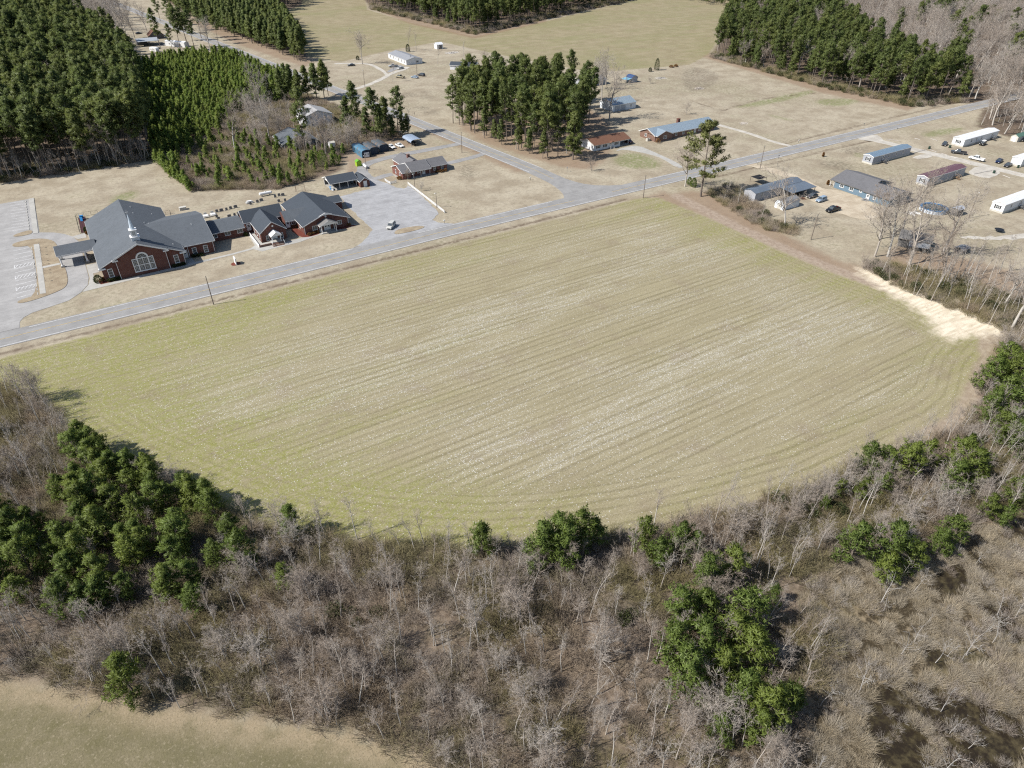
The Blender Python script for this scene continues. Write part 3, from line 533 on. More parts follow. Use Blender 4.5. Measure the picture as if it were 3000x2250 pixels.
# ------------------------------------------------------------------ building helpers (local x, y run with the plan)
def bldg(name, label, cat, a, b, rz=0.0, group=None): return thing(name, label, cat, (a, b, 0), rz, group)
def walls(root, x0, x1, y0, y1, h, mat, name='wall'): return MB().box(x0, x1, y0, y1, 0, h).build(name, mat, root)
def gwalls(root, x0, x1, y0, y1, h, hr, axis, mat, name='wall'):
    if axis == 'x': ym = (y0+y1)/2; return MB().prism([(y0,0),(y1,0),(y1,h),(ym,hr),(y0,h)], 'x', x0, x1).build(name, mat, root)
    xm = (x0+x1)/2; return MB().prism([(x0,0),(x1,0),(x1,h),(xm,hr),(x0,h)], 'y', y0, y1).build(name, mat, root)
def groof(root, x0, x1, y0, y1, ze, zr, axis, mat, ov=.45, rake=.35, trim=WHITE, t=.14, name='roof', rakes=(1, 1), lift=.16):
    """gable roof: two sloped sheets and, as its sub-parts, the trim boards"""
    m = MB(); w0, w1 = (y0, y1) if axis == 'x' else (x0, x1); l0, l1 = (x0-rake, x1+rake) if axis == 'x' else (y0-rake, y1+rake)
    mid = (w0+w1)/2; sl = (zr-ze)/(mid-w0); e0, e1, zev = w0-ov, w1+ov, ze-ov*sl+lift; zt = zr+lift
    P = (lambda l, w, z: (l, w, z)) if axis == 'x' else (lambda l, w, z: (w, l, z))
    m.slab([P(l0,e0,zev),P(l1,e0,zev),P(l1,mid,zt),P(l0,mid,zt)], t); m.slab([P(l0,mid,zt),P(l1,mid,zt),P(l1,e1,zev),P(l0,e1,zev)], t)
    r = m.build(name, mat, root)
    if trim:
        for e, sg in ((e0, -1), (e1, 1)):
            f = MB(); a, b = P(l0, e+sg*.01, zev-.24), P(l1, e+sg*.05, zev-.03); f.box(a[0], b[0], a[1], b[1], a[2], b[2]); f.build('fascia', trim, r)
        for l, sg, on in ((l0, -1, rakes[0]), (l1, 1, rakes[1])):
            if not on: continue
            f = MB()
            for e in (e0, e1):
                q = [P(l+sg*.012,e,zev-.02),P(l+sg*.055,e,zev-.02),P(l+sg*.055,mid,zt-.02),P(l+sg*.012,mid,zt-.02)]; f.slab(q, .24)
            f.build('rake_board', trim, r)
    return r
def mkT(face, plane):
    return {'S': lambda u, d, z: (u, plane-d, z), 'N': lambda u, d, z: (u, plane+d, z), 'W': lambda u, d, z: (plane-d, u, z), 'E': lambda u, d, z: (plane+d, u, z)}[face]
def tbox(m, T, u0, u1, d0, d1, z0, z1):
    a, b = T(u0, d0, z0), T(u1, d1, z1); return m.box(a[0], b[0], a[1], b[1], min(a[2], b[2]), max(a[2], b[2]))
def window(root, face, plane, u, z0, w, h, frame=WHITE, fw=.10, nx=1, ny=2, shutter=None, glass=None):
    T = mkT(face, plane); m = MB(); u0, u1 = u-w/2, u+w/2
    tbox(m,T,u0,u0+fw,-.03,.07,z0,z0+h); tbox(m,T,u1-fw,u1,-.03,.07,z0,z0+h); tbox(m,T,u0+fw,u1-fw,-.03,.068,z0+h-fw,z0+h); tbox(m,T,u0-.05,u1+.05,-.03,.10,z0-.08,z0+fw*.6)
    f = m.build('window', frame, root)
    iw, ih = (w-2*fw)/nx, (h-fw*1.6)/ny
    for i in range(nx):
        for j in range(ny):
            p = MB(); tbox(p,T,u0+fw+i*iw+.02,u0+fw+(i+1)*iw-.02,-.02,.028,z0+fw*.6+j*ih+.02,z0+fw*.6+(j+1)*ih-.02); p.build('pane', glass or GLASS, f)
    if nx*ny > 1:
        for i in range(1, nx): b = MB(); tbox(b,T,u0+fw+i*iw-.035,u0+fw+i*iw+.035,-.02,.05,z0+.08,z0+h-fw); b.build('glazing_bar', frame, f)
        for j in range(1, ny): b = MB(); tbox(b,T,u0+fw,u1-fw,-.02,.046,z0+fw*.6+j*ih-.03,z0+fw*.6+j*ih+.03); b.build('glazing_bar', frame, f)
    if shutter:
        for k in (-1, 1):
            s = MB(); c = u+k*(w/2+.24); tbox(s,T,c-.19,c+.19,-.02,.05,z0-.03,z0+h); s.build('shutter', shutter, f)
    return f
def door(root, face, plane, u, w, h, mat=WHITE, frame=WHITE, z0=.05, lite=True):
    T = mkT(face, plane); m = MB(); tbox(m,T,u-w/2,u+w/2,-.02,.05,z0,z0+h); d = m.build('door', mat, root)
    f = MB(); tbox(f,T,u-w/2-.12,u-w/2,-.02,.08,z0,z0+h+.12); tbox(f,T,u+w/2,u+w/2+.12,-.02,.08,z0,z0+h+.12); tbox(f,T,u-w/2,u+w/2,-.02,.078,z0+h,z0+h+.12); f.build('door_frame', frame, d)
    if lite:
        g = MB(); n = 2 if w > 1.3 else 1
        for k in range(n): c = u-w/2+w*(k+.5)/n; tbox(g,T,c-w/n*.28,c+w/n*.28,-.01,.062,z0+h*.55,z0+h*.88)
        g.build('door_glass', GLASS, d)
    k = MB(); tbox(k,T,u+w/2-.16,u+w/2-.10,.03,.11,z0+.95,z0+1.05); k.build('handle', STEEL, d); return d
def vent(root, x, y, z, h=.5): MB().cyl(x, y, z-.3, z+h, .09, n=7).build('vent_pipe', WHITE, root)
def downspout(root, face, plane, u, z): m = MB(); T = mkT(face, plane); tbox(m, T, u-.06, u+.06, .02, .13, .05, z); m.build('downspout', WHITE, root)
def col(root, x, y, z0, z1, r=.16, mat=WHITE, name='column'):
    m = MB(); m.cyl(x, y, z0+.12, z1-.12, r, r*.88, 10); m.box(x-r*1.35, x+r*1.35, y-r*1.35, y+r*1.35, z0, z0+.14); m.box(x-r*1.3, x+r*1.3, y-r*1.3, y+r*1.3, z1-.14, z1); return m.build(name, mat, root)

# ------------------------------------------------------------------ the church
ch = bldg('church', 'large brick church with grey shingle roof, white steeple and arched window', 'church', 6, 206.5)
gwalls(ch, -10.75, 10.75, 0, 39, 4.15, 9.0, 'y', BRICK)
groof(ch, -10.75, 10.75, 0, 39, 4.15, 9.0, 'y', SHINGLE, ov=.5, rake=.5)
MB().prism([(-6.9,0),(6.4,0),(6.4,5.95),(-.25,8.98),(-6.9,5.95)], 'y', -.6, .2).build('front_bay', BRICK, ch)
m = MB()
for x0, z0 in ((-7.5, 5.75), (7.05, 5.75)):
    m.slab([(x0,-1.1,z0+.28),(-.25,-1.1,9.36),(-.25,.9,9.36),(x0,.9,z0+.28)], .14)
br = m.build('bay_roof', SHINGLE, ch); m = MB()
for x0, z0 in ((-7.5, 5.75), (7.05, 5.75)): m.slab([(x0,-1.16,z0+.26),(-.25,-1.16,9.34),(-.25,-1.11,9.34),(x0,-1.11,z0+.26)], .42)
m.build('rake_board', WHITE, br)
for x0, x1, z, y in ((-7.6,-6.1,5.62,-1.15),(5.6,7.15,5.62,-1.15),(-11.4,-9.7,3.82,-.62),(9.7,11.35,3.82,-.62)): MB().box(x0, x1, y, y+1.1, z-.22, z+.12).build('cornice_return', WHITE, ch)
for u, f, pl, z in ((-6.75,'S',-.6,5.7),(6.2,'S',-.6,5.7),(10.6,'S',0,3.9)): downspout(ch, f, pl, u, z)
# arched window: eight sashes and a fan of panes
aw = MB(); T = mkT('S', -.6); X0, X1, ZB, ZM = -2.85, 2.75, 1.05, 4.75; cx = (X0+X1)/2
tbox(aw,T,X0,X0+.2,-.05,.09,ZB,ZM); tbox(aw,T,X1-.2,X1,-.05,.09,ZB,ZM); tbox(aw,T,X0+.2,X1-.2,-.05,.088,ZB,ZB+.2); tbox(aw,T,X0-.05,X1+.05,-.05,.13,ZB-.12,ZB)
for k in (1, 2, 3): xk = X0+(X1-X0)*k/4; tbox(aw,T,xk-(.16 if k != 2 else .08),xk+(.16 if k != 2 else .08),-.05,.086,ZB+.2,ZM)
tbox(aw,T,X0+.2,X1-.2,-.05,.082,2.78,2.98); tbox(aw,T,X0,X1,-.05,.094,ZM-.02,ZM+.2)
N = 14
for i in range(N):
    t0, t1 = math.pi*i/N, math.pi*(i+1)/N
    q = [(cx+r*math.cos(t), ZM+.18+r*math.sin(t)) for r, t in ((1.2,t0),(1.62,t0),(1.62,t1),(1.2,t1))]; aw.prism(q, 'y', -.6-.09, -.6+.03)
for k in range(1, 5): t0 = math.pi*k/5; aw.tube((cx,-.64,ZM+.2),(cx+1.25*math.cos(t0),-.64,ZM+.18+1.25*math.sin(t0)), .03, n=4)
win = aw.build('arched_window', WHITE, ch)
for i in range(4):
    for j in range(2):
        xa = X0+(X1-X0)*i/4+.14; xb = X0+(X1-X0)*(i+1)/4-.14; za, zb = (ZB+.18, 2.8) if j == 0 else (2.96, ZM)
        p = MB(); tbox(p,T,xa,xb,-.02,.03,za,zb); p.build('pane', GLASS, win); b = MB()
        for q in (1, 2): tbox(b,T,xa+(xb-xa)*q/3-.02,xa+(xb-xa)*q/3+.02,-.02,.05,za,zb)
        for q in (1, 2, 3): tbox(b,T,xa,xb,-.02,.047,za+(zb-za)*q/4-.02,za+(zb-za)*q/4+.02)
        b.build('glazing_bar', WHITE, win)
MB().prism([(cx+1.22*math.cos(math.pi*i/12), ZM+.18+1.22*math.sin(math.pi*i/12)) for i in range(13)], 'y', -.63, -.585).build('fan_pane', GLASS, win)
for u, pl in ((-8.8, 0), (8.5, 0)): window(ch, 'S', pl, u, .95, 1.3, 2.45, nx=1, ny=3, fw=.14)
for u in (6, 13, 26, 33): window(ch, 'W', -10.75, u, .95, 1.2, 2.3, ny=3, fw=.12)
# steeple
st = MB().box(-1.05, 1.05, 2.2, 4.3, 7.2, 9.75).build('steeple', WHITE, ch)
MB().box(-1.25, 1.25, 2.0, 4.5, 9.75, 10.05).box(-.80, .80, 2.45, 4.05, 10.05, 11.75).box(-1.0, 1.0, 2.25, 4.25, 11.75, 11.98).build('belfry', WHITE, st)
for (f, pl, u) in (('S', 2.45, 0), ('W', -.8, 3.25)):
    lv = MB(); T = mkT(f, pl); tbox(lv,T,u-.36,u+.36,-.02,.03,10.3,11.5); lv.build('louvre', STEEL, st)
    lb = MB()
    for k in range(5): tbox(lb,T,u-.33,u+.33,.0,.05,10.38+k*.22,10.45+k*.22)
    tbox(lb,T,u-.03,u+.03,.0,.06,10.3,11.5); lb.build('louvre_slat', WHITE, st)
sp = MB(); sp.cyl(0, 3.25, 11.98, 16.4, .62, .04, 8); sp.build('spire', plain('spire metal', (.52,.60,.68), .4, .5, 0), st)
MB().box(-.05, .05, 3.2, 3.3, 16.3, 17.3).box(-.38, .38, 3.21, 3.29, 16.82, 16.93).build('cross', WHITE, st)
for x, y, z in ((2.4,33,7.9),(2.4,27,7.9),(4.2,19.2,7.1),(5.2,18.6,6.7),(7.6,30,5.5),(9,3.5,4.9)): vent(ch, x, y, z, .55)
# side wing
gwalls(ch, 10.6, 20, 4.2, 31, 3.7, 7.3, 'x', BRICK, 'wing_wall'); groof(ch, 3.4, 20, 4.2, 31, 3.7, 7.3, 'x', SHINGLE, ov=.45, rake=.4, name='wing_roof', rakes=(0, 1))
for u in (14.2, 17.4): window(ch, 'S', 4.2, u, .55, 1.25, 2.15, ny=3, fw=.14)
door(ch, 'S', 4.2, 11.5, 1.05, 2.35); downspout(ch, 'S', 4.2, 12.5, 3.4); downspout(ch, 'S', 4.2, 19.7, 3.4); vent(ch, 16.2, 13, 6.2)
window(ch, 'E', 20, 8, .6, 1.2, 2.0); window(ch, 'E', 20, 26, .6, 1.2, 2.0)
# drive-through canopy
cp = groof(ch, -20.4, -10.4, 16.3, 22.7, 3.75, 5.3, 'x', SHINGLE, ov=.3, rake=.3, name='canopy_roof', rakes=(1, 0))
MB().box(-20.4, -11.3, 16.2, 16.5, 3.2, 3.7).box(-20.4, -11.3, 22.5, 22.8, 3.2, 3.7).box(-20.5, -20.2, 16.55, 22.45, 3.2, 3.7).build('canopy_beam', WHITE, ch)
MB().prism([(16.4,3.7),(22.6,3.7),(19.5,5.2)], 'x', -20.4, -20.2).build('canopy_gable', WHITE, ch)
for x, y in ((-20.1,16.5),(-20.1,22.5),(-13.6,16.5),(-13.6,22.5)):
    MB().box(x-.45, x+.45, y-.45, y+.45, .05, .5).build('column_base', CONC, ch); col(ch, x, y, .5, 3.2, .24)
MB().box(-10.75-.1, -10.70, 18.2, 20.8, .05, 2.4).build('canopy_door', GLASS, ch)

# chapel with its link to the church
cl = bldg('chapel', 'small brick chapel with cross gable, white porch and brick steps', 'chapel', 43.4, 209)
gwalls(cl, -3.85, 3.85, 0, 12, 3.45, 6.3, 'y', BRICK); groof(cl, -3.85, 3.85, 0, 12, 3.45, 6.3, 'y', SHINGLE_D, ov=.35, rake=.3, rakes=(1, 0))
gwalls(cl, -6, 6.4, 10.6, 17.2, 3.6, 6.28, 'x', BRICK, 'transept_wall'); groof(cl, -6, 6.4, 10.6, 17.2, 3.6, 6.28, 'x', SHINGLE_D, ov=.3, rake=.3, name='transept_roof')
gwalls(cl, -17.2, -6, 9.2, 20, 2.75, 4.4, 'x', BRICK, 'link_wall'); groof(cl, -17.2, -6.4, 9.2, 20, 2.75, 4.4, 'x', SHINGLE, ov=.3, rake=.05, name='link_roof', rakes=(0, 0))
for u in (-15.8, -11.8, -8.0): window(cl, 'S', 9.2, u, 1.25, 1.75, 1.25, nx=2, ny=1)
door(cl, 'S', 10.6, -4.9, 1.1, 2.1, z0=.8); window(cl, 'S', 0, -2.0, .6, .85, 1.65); window(cl, 'S', 0, 2.4, .6, .85, 1.65)
for u in (2, 5, 8): window(cl, 'W', -3.85, u, .9, .9, 1.7)
m = MB(); m.cyl(0,0,0,.06,.28,n=14); ov = m.build('round_vent', WHITE, cl); ov.rotation_euler = (math.pi/2, 0, 0); ov.location = (.15, 0, 4.9)
pr = groof(cl, -1.45, 1.5, -2.9, -.1, 2.75, 3.75, 'y', WHITE, ov=.15, rake=.1, name='porch_roof', rakes=(1, 0), t=.1); MB().prism([(-1.4,2.7),(1.45,2.7),(.02,3.68)], 'y', -2.9, -2.8).build('porch_gable', WHITE, cl)
for x in (-1.25, 1.3): col(cl, x, -2.65, .8, 2.72, .12)
MB().box(-1.6, 1.7, -2.9, -.02, 0, .8).build('porch_floor', CONC, cl); door(cl, 'S', 0, .02, 1.7, 1.95, z0=.85)
for k in range(4): MB().box(-1.7, 1.8, -2.9-.36*(k+1), -2.9-.36*k, 0, .8-.18*(k+1)+.04).build('step', BRICK2, cl)
for x in (-1.8, 1.9): MB().tube((x,-2.9,1.6),(x,-4.4,.95),.04).tube((x,-4.4,.95),(x,-4.4,0),.04).tube((x,-2.9,1.6),(x,-2.9,.7),.04).build('handrail', WHITE, cl)
MB().box(-5.4,-4.0,-2.4,9.2,0,.42).box(-3.99,-1.62,-2.4,-.9,0,.6).build('ramp', CONC, cl); MB().box(-5.5,-5.4,-2.4,9,0,.95).build('ramp_rail', WHITE, cl); MB().box(-5.5,-1.75,-2.62,-2.42,0,.72).build('ramp_wall', BRICK2, cl)

# hall with its link to the chapel
hl = bldg('church_hall', 'wide brick church hall with white columned porch and grey roof', 'hall', 60.2, 208.6)
gwalls(hl, -7.4, 7.4, 0, 21.8, 2.95, 5.75, 'y', BRICK); groof(hl, -7.4, 7.4, 0, 21.8, 2.95, 5.75, 'y', SHINGLE_D, ov=.5, rake=.6)
MB().prism([(-2.2,5.2),(2.2,5.2),(0,5.98)], 'y', -.6, -.45).build('gable_peak', WHITE, hl)
gwalls(hl, 7.3, 10.8, 15, 21, 2.75, 3.9, 'x', BRICK, 'side_wall'); groof(hl, 4.6, 10.8, 15, 21, 2.75, 3.9, 'x', SHINGLE_D, ov=.3, rake=.3, name='side_roof', rakes=(0, 1))
gwalls(hl, -11.2, -7.2, 7.2, 14.8, 2.75, 4.7, 'x', BRICK, 'link_wall'); groof(hl, -10.9, -2.3, 7.2, 14.8, 2.75, 4.7, 'x', SHINGLE, ov=.3, rake=.02, name='link_roof', rakes=(0, 0))
door(hl, 'S', 7.2, -10.3, 1.1, 2.0, z0=.6); window(hl, 'S', 7.2, -8.5, 1.35, 1.4, 1.1, nx=2, ny=1)
window(hl, 'S', 0, -3.9, .95, 1.6, 1.4, nx=2, ny=1); window(hl, 'S', 0, 4.3, 1.1, 1.5, 1.3, nx=2, ny=1); door(hl, 'S', 0, .1, 1.9, 1.95)
for u in (4, 8, 12, 18): window(hl, 'W', -7.4, u, 1.0, 1.2, 1.2, nx=2, ny=1)
for u in (4, 8, 12): window(hl, 'E', 7.4, u, 1.0, 1.2, 1.2, nx=2, ny=1)
m = MB(); m.cyl(0,0,0,.06,.3,n=14); ov = m.build('round_vent', WHITE, hl); ov.rotation_euler = (math.pi/2, 0, 0); ov.location = (.1, 0, 4.6)
groof(hl, -2.7, 2.6, -2.6, -.1, 2.75, 4.05, 'y', plain('porch shingle', (.19,.185,.18), .85), ov=.35, rake=.25, name='porch_roof', rakes=(1, 0)); MB().prism([(-2.65,2.7),(2.55,2.7),(-.05,3.98)], 'y', -2.6, -2.5).build('porch_gable', WHITE, hl)
for x, y in ((-2.4,-2.35),(2.3,-2.35),(-2.4,-.3),(2.3,-.3)): col(hl, x, y, .1, 2.72, .13)
MB().box(-2.7, 2.6, -2.6, -.02, 0, .14).build('porch_floor', CONC, hl); downspout(hl, 'S', 0, 7.2, 2.8); downspout(hl, 'S', 0, -7.2, 2.8)
# mulch beds and shrubs in front of the hall and church
MULCH = plain('red mulch', (.17, .055, .04), .95, .1, var=.3, scale=4)
sheet('mulch_bed', smooth([(52.9,208.5),(57.6,208.5),(57.4,206.9),(53.6,206.2),(51.0,207.3),(49.9,215.8),(52.6,215.8)], 1), .06, MULCH, label='red mulch bed left of the hall porch'); sheet('mulch_bed', [(63,208.5),(68,208.5),(69.6,207.4),(66,206.6),(63,206.9)], .06, MULCH, label='red mulch bed right of the hall porch')
sheet('mulch_bed', [(-6.2,205.4),(-1.0,205.6),(-1,206.4),(-4.8,206.4),(-5.4,208.5),(-6.6,208.5)], .06, MULCH, label='mulch bed at the church front left corner')

# ------------------------------------------------------------------ shelter, brick shed, ranch house
sh = bldg('picnic_shelter', 'open picnic shelter with dark grey roof and white posts', 'shelter', 78.8, 246.3)
groof(sh, -5, 5, -3.9, 3.9, 2.6, 4.1, 'x', SHINGLE_D, ov=.3, rake=.4)
for x in (-4.8, -1.6, 1.6, 4.8):
    for y in (-3.7, 3.7): MB().box(x-.09, x+.09, y-.09, y+.09, .04, 2.62).build('post', WHITE, sh)
MB().prism([(-3.85,2.55),(3.85,2.55),(0,4.05)], 'x', -5.0, -4.9).build('gable', WHITE, sh); MB().box(-5, 5, -3.85, -3.7, 2.4, 2.62).box(-5, 5, 3.7, 3.85, 2.4, 2.62).build('beam', WHITE, sh); MB().box(-4.8, 5, 3.6, 3.69, .04, 2.5).build('back_wall', GREYWOOD, sh)
for i, x in enumerate((-2.4, .6, 3.2)):
    t = thing('picnic_table', ('nearest the open left end', 'in the middle', 'by the brick shed end')[i]+' picnic table in the shade of the open shelter', 'table', (78.8+x, 245.6, .045), group='tables under the shelter')
    m = MB().box(-.9,.9,-.38,.38,.70,.75); m.build('tabletop', GREYWOOD, t)
    for y in (-.72, .72): MB().box(-.9,.9,y-.13,y+.13,.42,.46).build('bench', GREYWOOD, t)
    for xx in (-.65, .65): MB().tube((xx,-.7,0),(xx,.3,.72),.04,n=4).tube((xx,.7,0),(xx,-.3,.72),.04,n=4).box(xx-.04,xx+.04,-.75,.75,.36,.42).build('leg_frame', GREYWOOD, t)
pl = thing('plastic_slide', 'bright blue plastic slide at the open end of the shelter', 'slide', (74.2, 243.8, .045)); BLUEP = plain('blue plastic', (.03,.22,.50), .4)
MB().box(-.3,.3,-.6,.6,0,1.1).build('tower', BLUEP, pl); MB().slab([(-.28,-.6,1.1),(.28,-.6,1.1),(.28,-1.9,.15),(-.28,-1.9,.15)],.08).build('chute', WHITE, pl)
bs = bldg('brick_shed', 'small brick shed with gable roof and white door beside shelter', 'shed', 86.0, 240)
gwalls(bs, -1.85, 1.85, 0, 7.2, 2.2, 3.4, 'y', BRICK); groof(bs, -1.85, 1.85, 0, 7.2, 2.2, 3.4, 'y', SHINGLE_D, ov=.25, rake=.25); door(bs, 'S', 0, .1, 1.1, 2.05, lite=False); window(bs, 'W', -1.85, 4, 1, .8, .9)

rh = bldg('ranch_house', 'low brick ranch house with weathered grey roof, chimney and shuttered windows', 'house', 111, 240.6)
gwalls(rh, -10.1, -6.6, -1.2, 8.4, 2.6, 4.2, 'x', BRICK3); groof(rh, -10.1, -6.7, -1.2, 8.4, 2.6, 4.2, 'x', SHINGLE_G, ov=.35, rake=.35, rakes=(1, 0))
gwalls(rh, -6.6, 1.6, .3, 8.6, 2.6, 4.4, 'x', BRICK3, 'main_wall'); groof(rh, -6.6, 1.6, -1.6, 8.6, 2.6, 4.55, 'x', SHINGLE_G, ov=.3, rake=.1, name='main_roof', rakes=(1, 1))
gwalls(rh, 1.6, 9.4, 0, 8.6, 2.6, 4.3, 'x', BRICK3, 'bedroom_wall'); groof(rh, 1.75, 9.4, 0, 8.6, 2.6, 4.3, 'x', SHINGLE_G, ov=.3, rake=.3, name='bedroom_roof', rakes=(0, 1))
gwalls(rh, -6.2, 1.2, 8.4, 16, 2.6, 4.6, 'y', BRICK3, 'rear_wall'); groof(rh, -6.2, 1.2, 4.8, 16, 2.6, 4.6, 'y', SHINGLE_G, ov=.35, rake=.3, name='rear_roof', rakes=(0, 1))
MB().box(-3.1,-2.1,8.9,9.8,3,5.7).box(-3.2,-2.0,8.8,9.9,5.7,5.85).build('chimney', BRICK3, rh)
for u in (-5.2, -2.6): window(rh, 'S', .3, u, 1.0, 1.5, 1.2, nx=2, ny=1)
door(rh, 'S', .3, -.6, 1.0, 2.0); 
for u in (4.0, 7.2): window(rh, 'S', 0, u, .9, 1.0, 1.4, shutter=BLACK)
for u in (1.2, 5.0): window(rh, 'W', -10.1, u, .9, .9, 1.4)
for x in (-2.6, 1.2, -5.9): MB().box(x-.06,x+.06,-1.5,-1.38,.1,2.5).build('porch_post', WHITE, rh)
MB().box(-6.5,1.5,-1.6,.28,0,.12).build('porch_floor', CONC, rh); MB().box(-11,-10.15,3,6,0,.15).build('stoop', CONC, rh)
# white fences
def fence(name, line, label, n, h=.95):
    t = thing(name, label, 'fence', (*line[0], 0)); L = np.array(line, float)-np.array(line[0]); seg = np.linalg.norm(np.diff(L, axis=0), axis=1); cum = np.concatenate([[0], np.cumsum(seg)])
    P = [np.array([np.interp(s, cum, L[:,0]), np.interp(s, cum, L[:,1])]) for s in np.linspace(0, cum[-1], n+1)]
    for p in P: MB().box(p[0]-.07,p[0]+.07,p[1]-.07,p[1]+.07,0,h+.08).build('post', WHITE, t)
    for p, q in zip(P[:-1], P[1:]):
        for z in (.28, .58, .88):
            d = q-p; nrm = np.array([-d[1], d[0]])/np.linalg.norm(d)*.022; m = MB()
            m.add([(*(p-nrm),z-.08),(*(q-nrm),z-.08),(*(q+nrm),z-.08),(*(p+nrm),z-.08),(*(p-nrm),z+.08),(*(q-nrm),z+.08),(*(q+nrm),z+.08),(*(p+nrm),z+.08)],[(3,2,1,0),(4,5,6,7),(0,1,5,4),(1,2,6,5),(2,3,7,6),(3,0,4,7)]); m.build('rail', WHITE, t)
fence('rail_fence', [(100.4,233.8),(98.9,201.5)], 'long white rail fence along the side car park', 13); fence('rail_fence', [(94.7,242),(94.6,237.3),(97.4,237.8)], 'short white corner fence by the ranch house drive', 3)
# carports behind the ranch house
def carport(root, w, l, h, mat, wallmat=None, front=None, n=8, rise=.75):
    arc = [(-w/2, h-.35)]+[(-w/2*math.cos(math.pi*i/n)*.985, h+rise*math.sin(math.pi*i/n)**.8) for i in range(n+1)]+[(w/2, h-.35)]
    m = MB(); k = len(arc); m.add([(x,-l/2,z) for x,z in arc]+[(x,l/2,z) for x,z in arc]+[(x,-l/2,z-.06) for x,z in arc]+[(x,l/2,z-.06) for x,z in arc], [(i,i+1,k+i+1,k+i) for i in range(k-1)]+[(2*k+i+1,2*k+i,3*k+i,3*k+i+1) for i in range(k-1)]+[(i+1,i,2*k+i,2*k+i+1) for i in range(k-1)]+[(k+i,k+i+1,3*k+i+1,3*k+i) for i in range(k-1)]); m.build('roof', mat, root)
    for x in (-w/2+.06, w/2-.06):
        for y in (-l/2+.1, 0, l/2-.1): MB().box(x-.04,x+.04,y-.04,y+.04,0,h-.3).build('post', STEEL, root)
    if wallmat:
        for x in (-w/2, w/2): MB().box(x-.02,x+.02,-l/2+.05,l/2-.05,0,h-.36).build('side_wall', wallmat, root)
        MB().prism([(x*.97,z-.08) for x, z in arc][1:-1]+[(w/2*.97,0),(-w/2*.97,0)], 'y', l/2-.12, l/2-.08).build('back_wall', wallmat, root)
    if front: MB().prism([(x*.97,z-.08) for x, z in arc][1:-1]+[(w/2*.97,0),(-w/2*.97,0)], 'y', -l/2+.5, -l/2+.54).build('front_wall', front, root)
BLUEM = ribmetal('blue carport sheet', (.10,.24,.36), 1, .5, .55); RUSTM = ribmetal('rusty grey sheet', (.12,.14,.16), 1, .5, .8); GALV = ribmetal('galvanised sheet', (.34,.38,.42), 1, .5, .15); DKBL = ribmetal('dark blue sheet', (.02,.045,.09), 0, .4, .1)
c1 = bldg('carport_shed', 'faded light blue arched metal carport with a white front panel', 'carport', 99.8, 278); carport(c1, 3.9, 11.5, 2.4, BLUEM, BLUEM, DKBL); MB().box(-1.1,1.1,-5.9,-5.72,.2,2.1).build('front_panel', WHITE, c1)
for x in (-.62, .62): MB().box(x-.18,x+.18,-5.93,-5.905,1.0,1.7).build('panel_window', GLASS, c1)
c2 = bldg('carport_shed', 'rusty dark arched carport next to the light blue one', 'carport', 104.0, 278.6); carport(c2, 3.9, 9.5, 2.4, RUSTM, DKBL, DKBL)
c3 = bldg('carport_shed', 'grey patched arched carport third from the left', 'carport', 109.0, 280); carport(c3, 4.2, 9.2, 2.4, RUSTM, DKBL, DKBL)
c4 = bldg('carport', 'open blue and silver carport beside the two white cars', 'carport', 124.1, 280.2); carport(c4, 5.2, 8.8, 2.1, ribmetal('blue silver sheet', (.34,.42,.54), 1, .5, 0))
lg = bldg('playhouse', 'bright lime green little shed behind the picnic shelter', 'shed', 93, 264.3); LIME = plain('lime paint', (.33,.50,.03), .5); gwalls(lg, -1, 1, -1, 1, 1.7, 2.3, 'y', LIME); groof(lg, -1, 1, -1, 1, 1.7, 2.3, 'y', plain('green paint',(.13,.36,.03),.5), ov=.1, rake=.1, trim=None, t=.06)
def tank(a, b, rz, r, l, label):
    t = thing('propane_tank', label, 'tank', (a,b,0), rz); m = MB(); rings = []
    for x, k in ((-l/2,.35),(-l/2+.12,.75),(-l/2+.35,1),(l/2-.35,1),(l/2-.12,.75),(l/2,.35)): rings.append([(x, r*k*math.cos(.5236*i), .35+r+r*k*math.sin(.5236*i)) for i in range(12)])
    m.loft(rings); m.build('tank', WHITE, t); MB().cyl(0,0,.3+2*r,.55+2*r,.16).build('dome', WHITE, t)
    for x in (-l*.3, l*.3): MB().box(x-.12,x+.12,-r*.8,r*.8,0,.45).build('saddle', CONC, t)
tank(52.2, 250.3, 0, .55, 4.6, 'long white propane tank in front of the brush behind the cemetery'); tank(94.2, 260.2, 1.57, .5, 3.4, 'white propane tank near the lime green shed')

# ------------------------------------------------------------------ houses right of the side road
hb = bldg('brown_roof_house', 'white house with brown shingle roof and open carport end', 'house', 193.5, 229.5)
gwalls(hb, -9.6, 4.6, 0, 9, 2.5, 3.9, 'x', WHITES); groof(hb, -9.6, 9.6, -.4, 9.2, 2.5, 3.95, 'x', SHINGLE_B, ov=.4, rake=.35, trim=CREAM)
for u in (-7.2, -3.6, 2.6): window(hb, 'S', 0, u, .9, 1.2, 1.35, shutter=BLACK)
door(hb, 'S', 0, -.6, 1.0, 2.0, z0=.5)
for x in (9.2,): 
    for y in (.2, 8.6): MB().box(x-.08,x+.08,y-.08,y+.08,0,2.5).build('carport_post', WHITE, hb)
MB().box(4.7, 9.6, .1, 8.9, .0, .09).build('carport_floor', CONC, hb); MB().box(8.9, 9.0, 5, 8.8, 0, 2.4).build('carport_screen', BRICK2, hb)
for k in range(3): MB().box(-1.4,.2,-.36*(k+1)-.02,-.36*k-.02,0,.5-.16*k).build('step', CONC, hb)
for x in (-1.5, .28): MB().box(x-.05,x+.05,-1.5,-1.4,0,1.0).box(x-.05,x+.05,-1.4,-.05,.85,.95).build('step_rail', WHITE, hb)
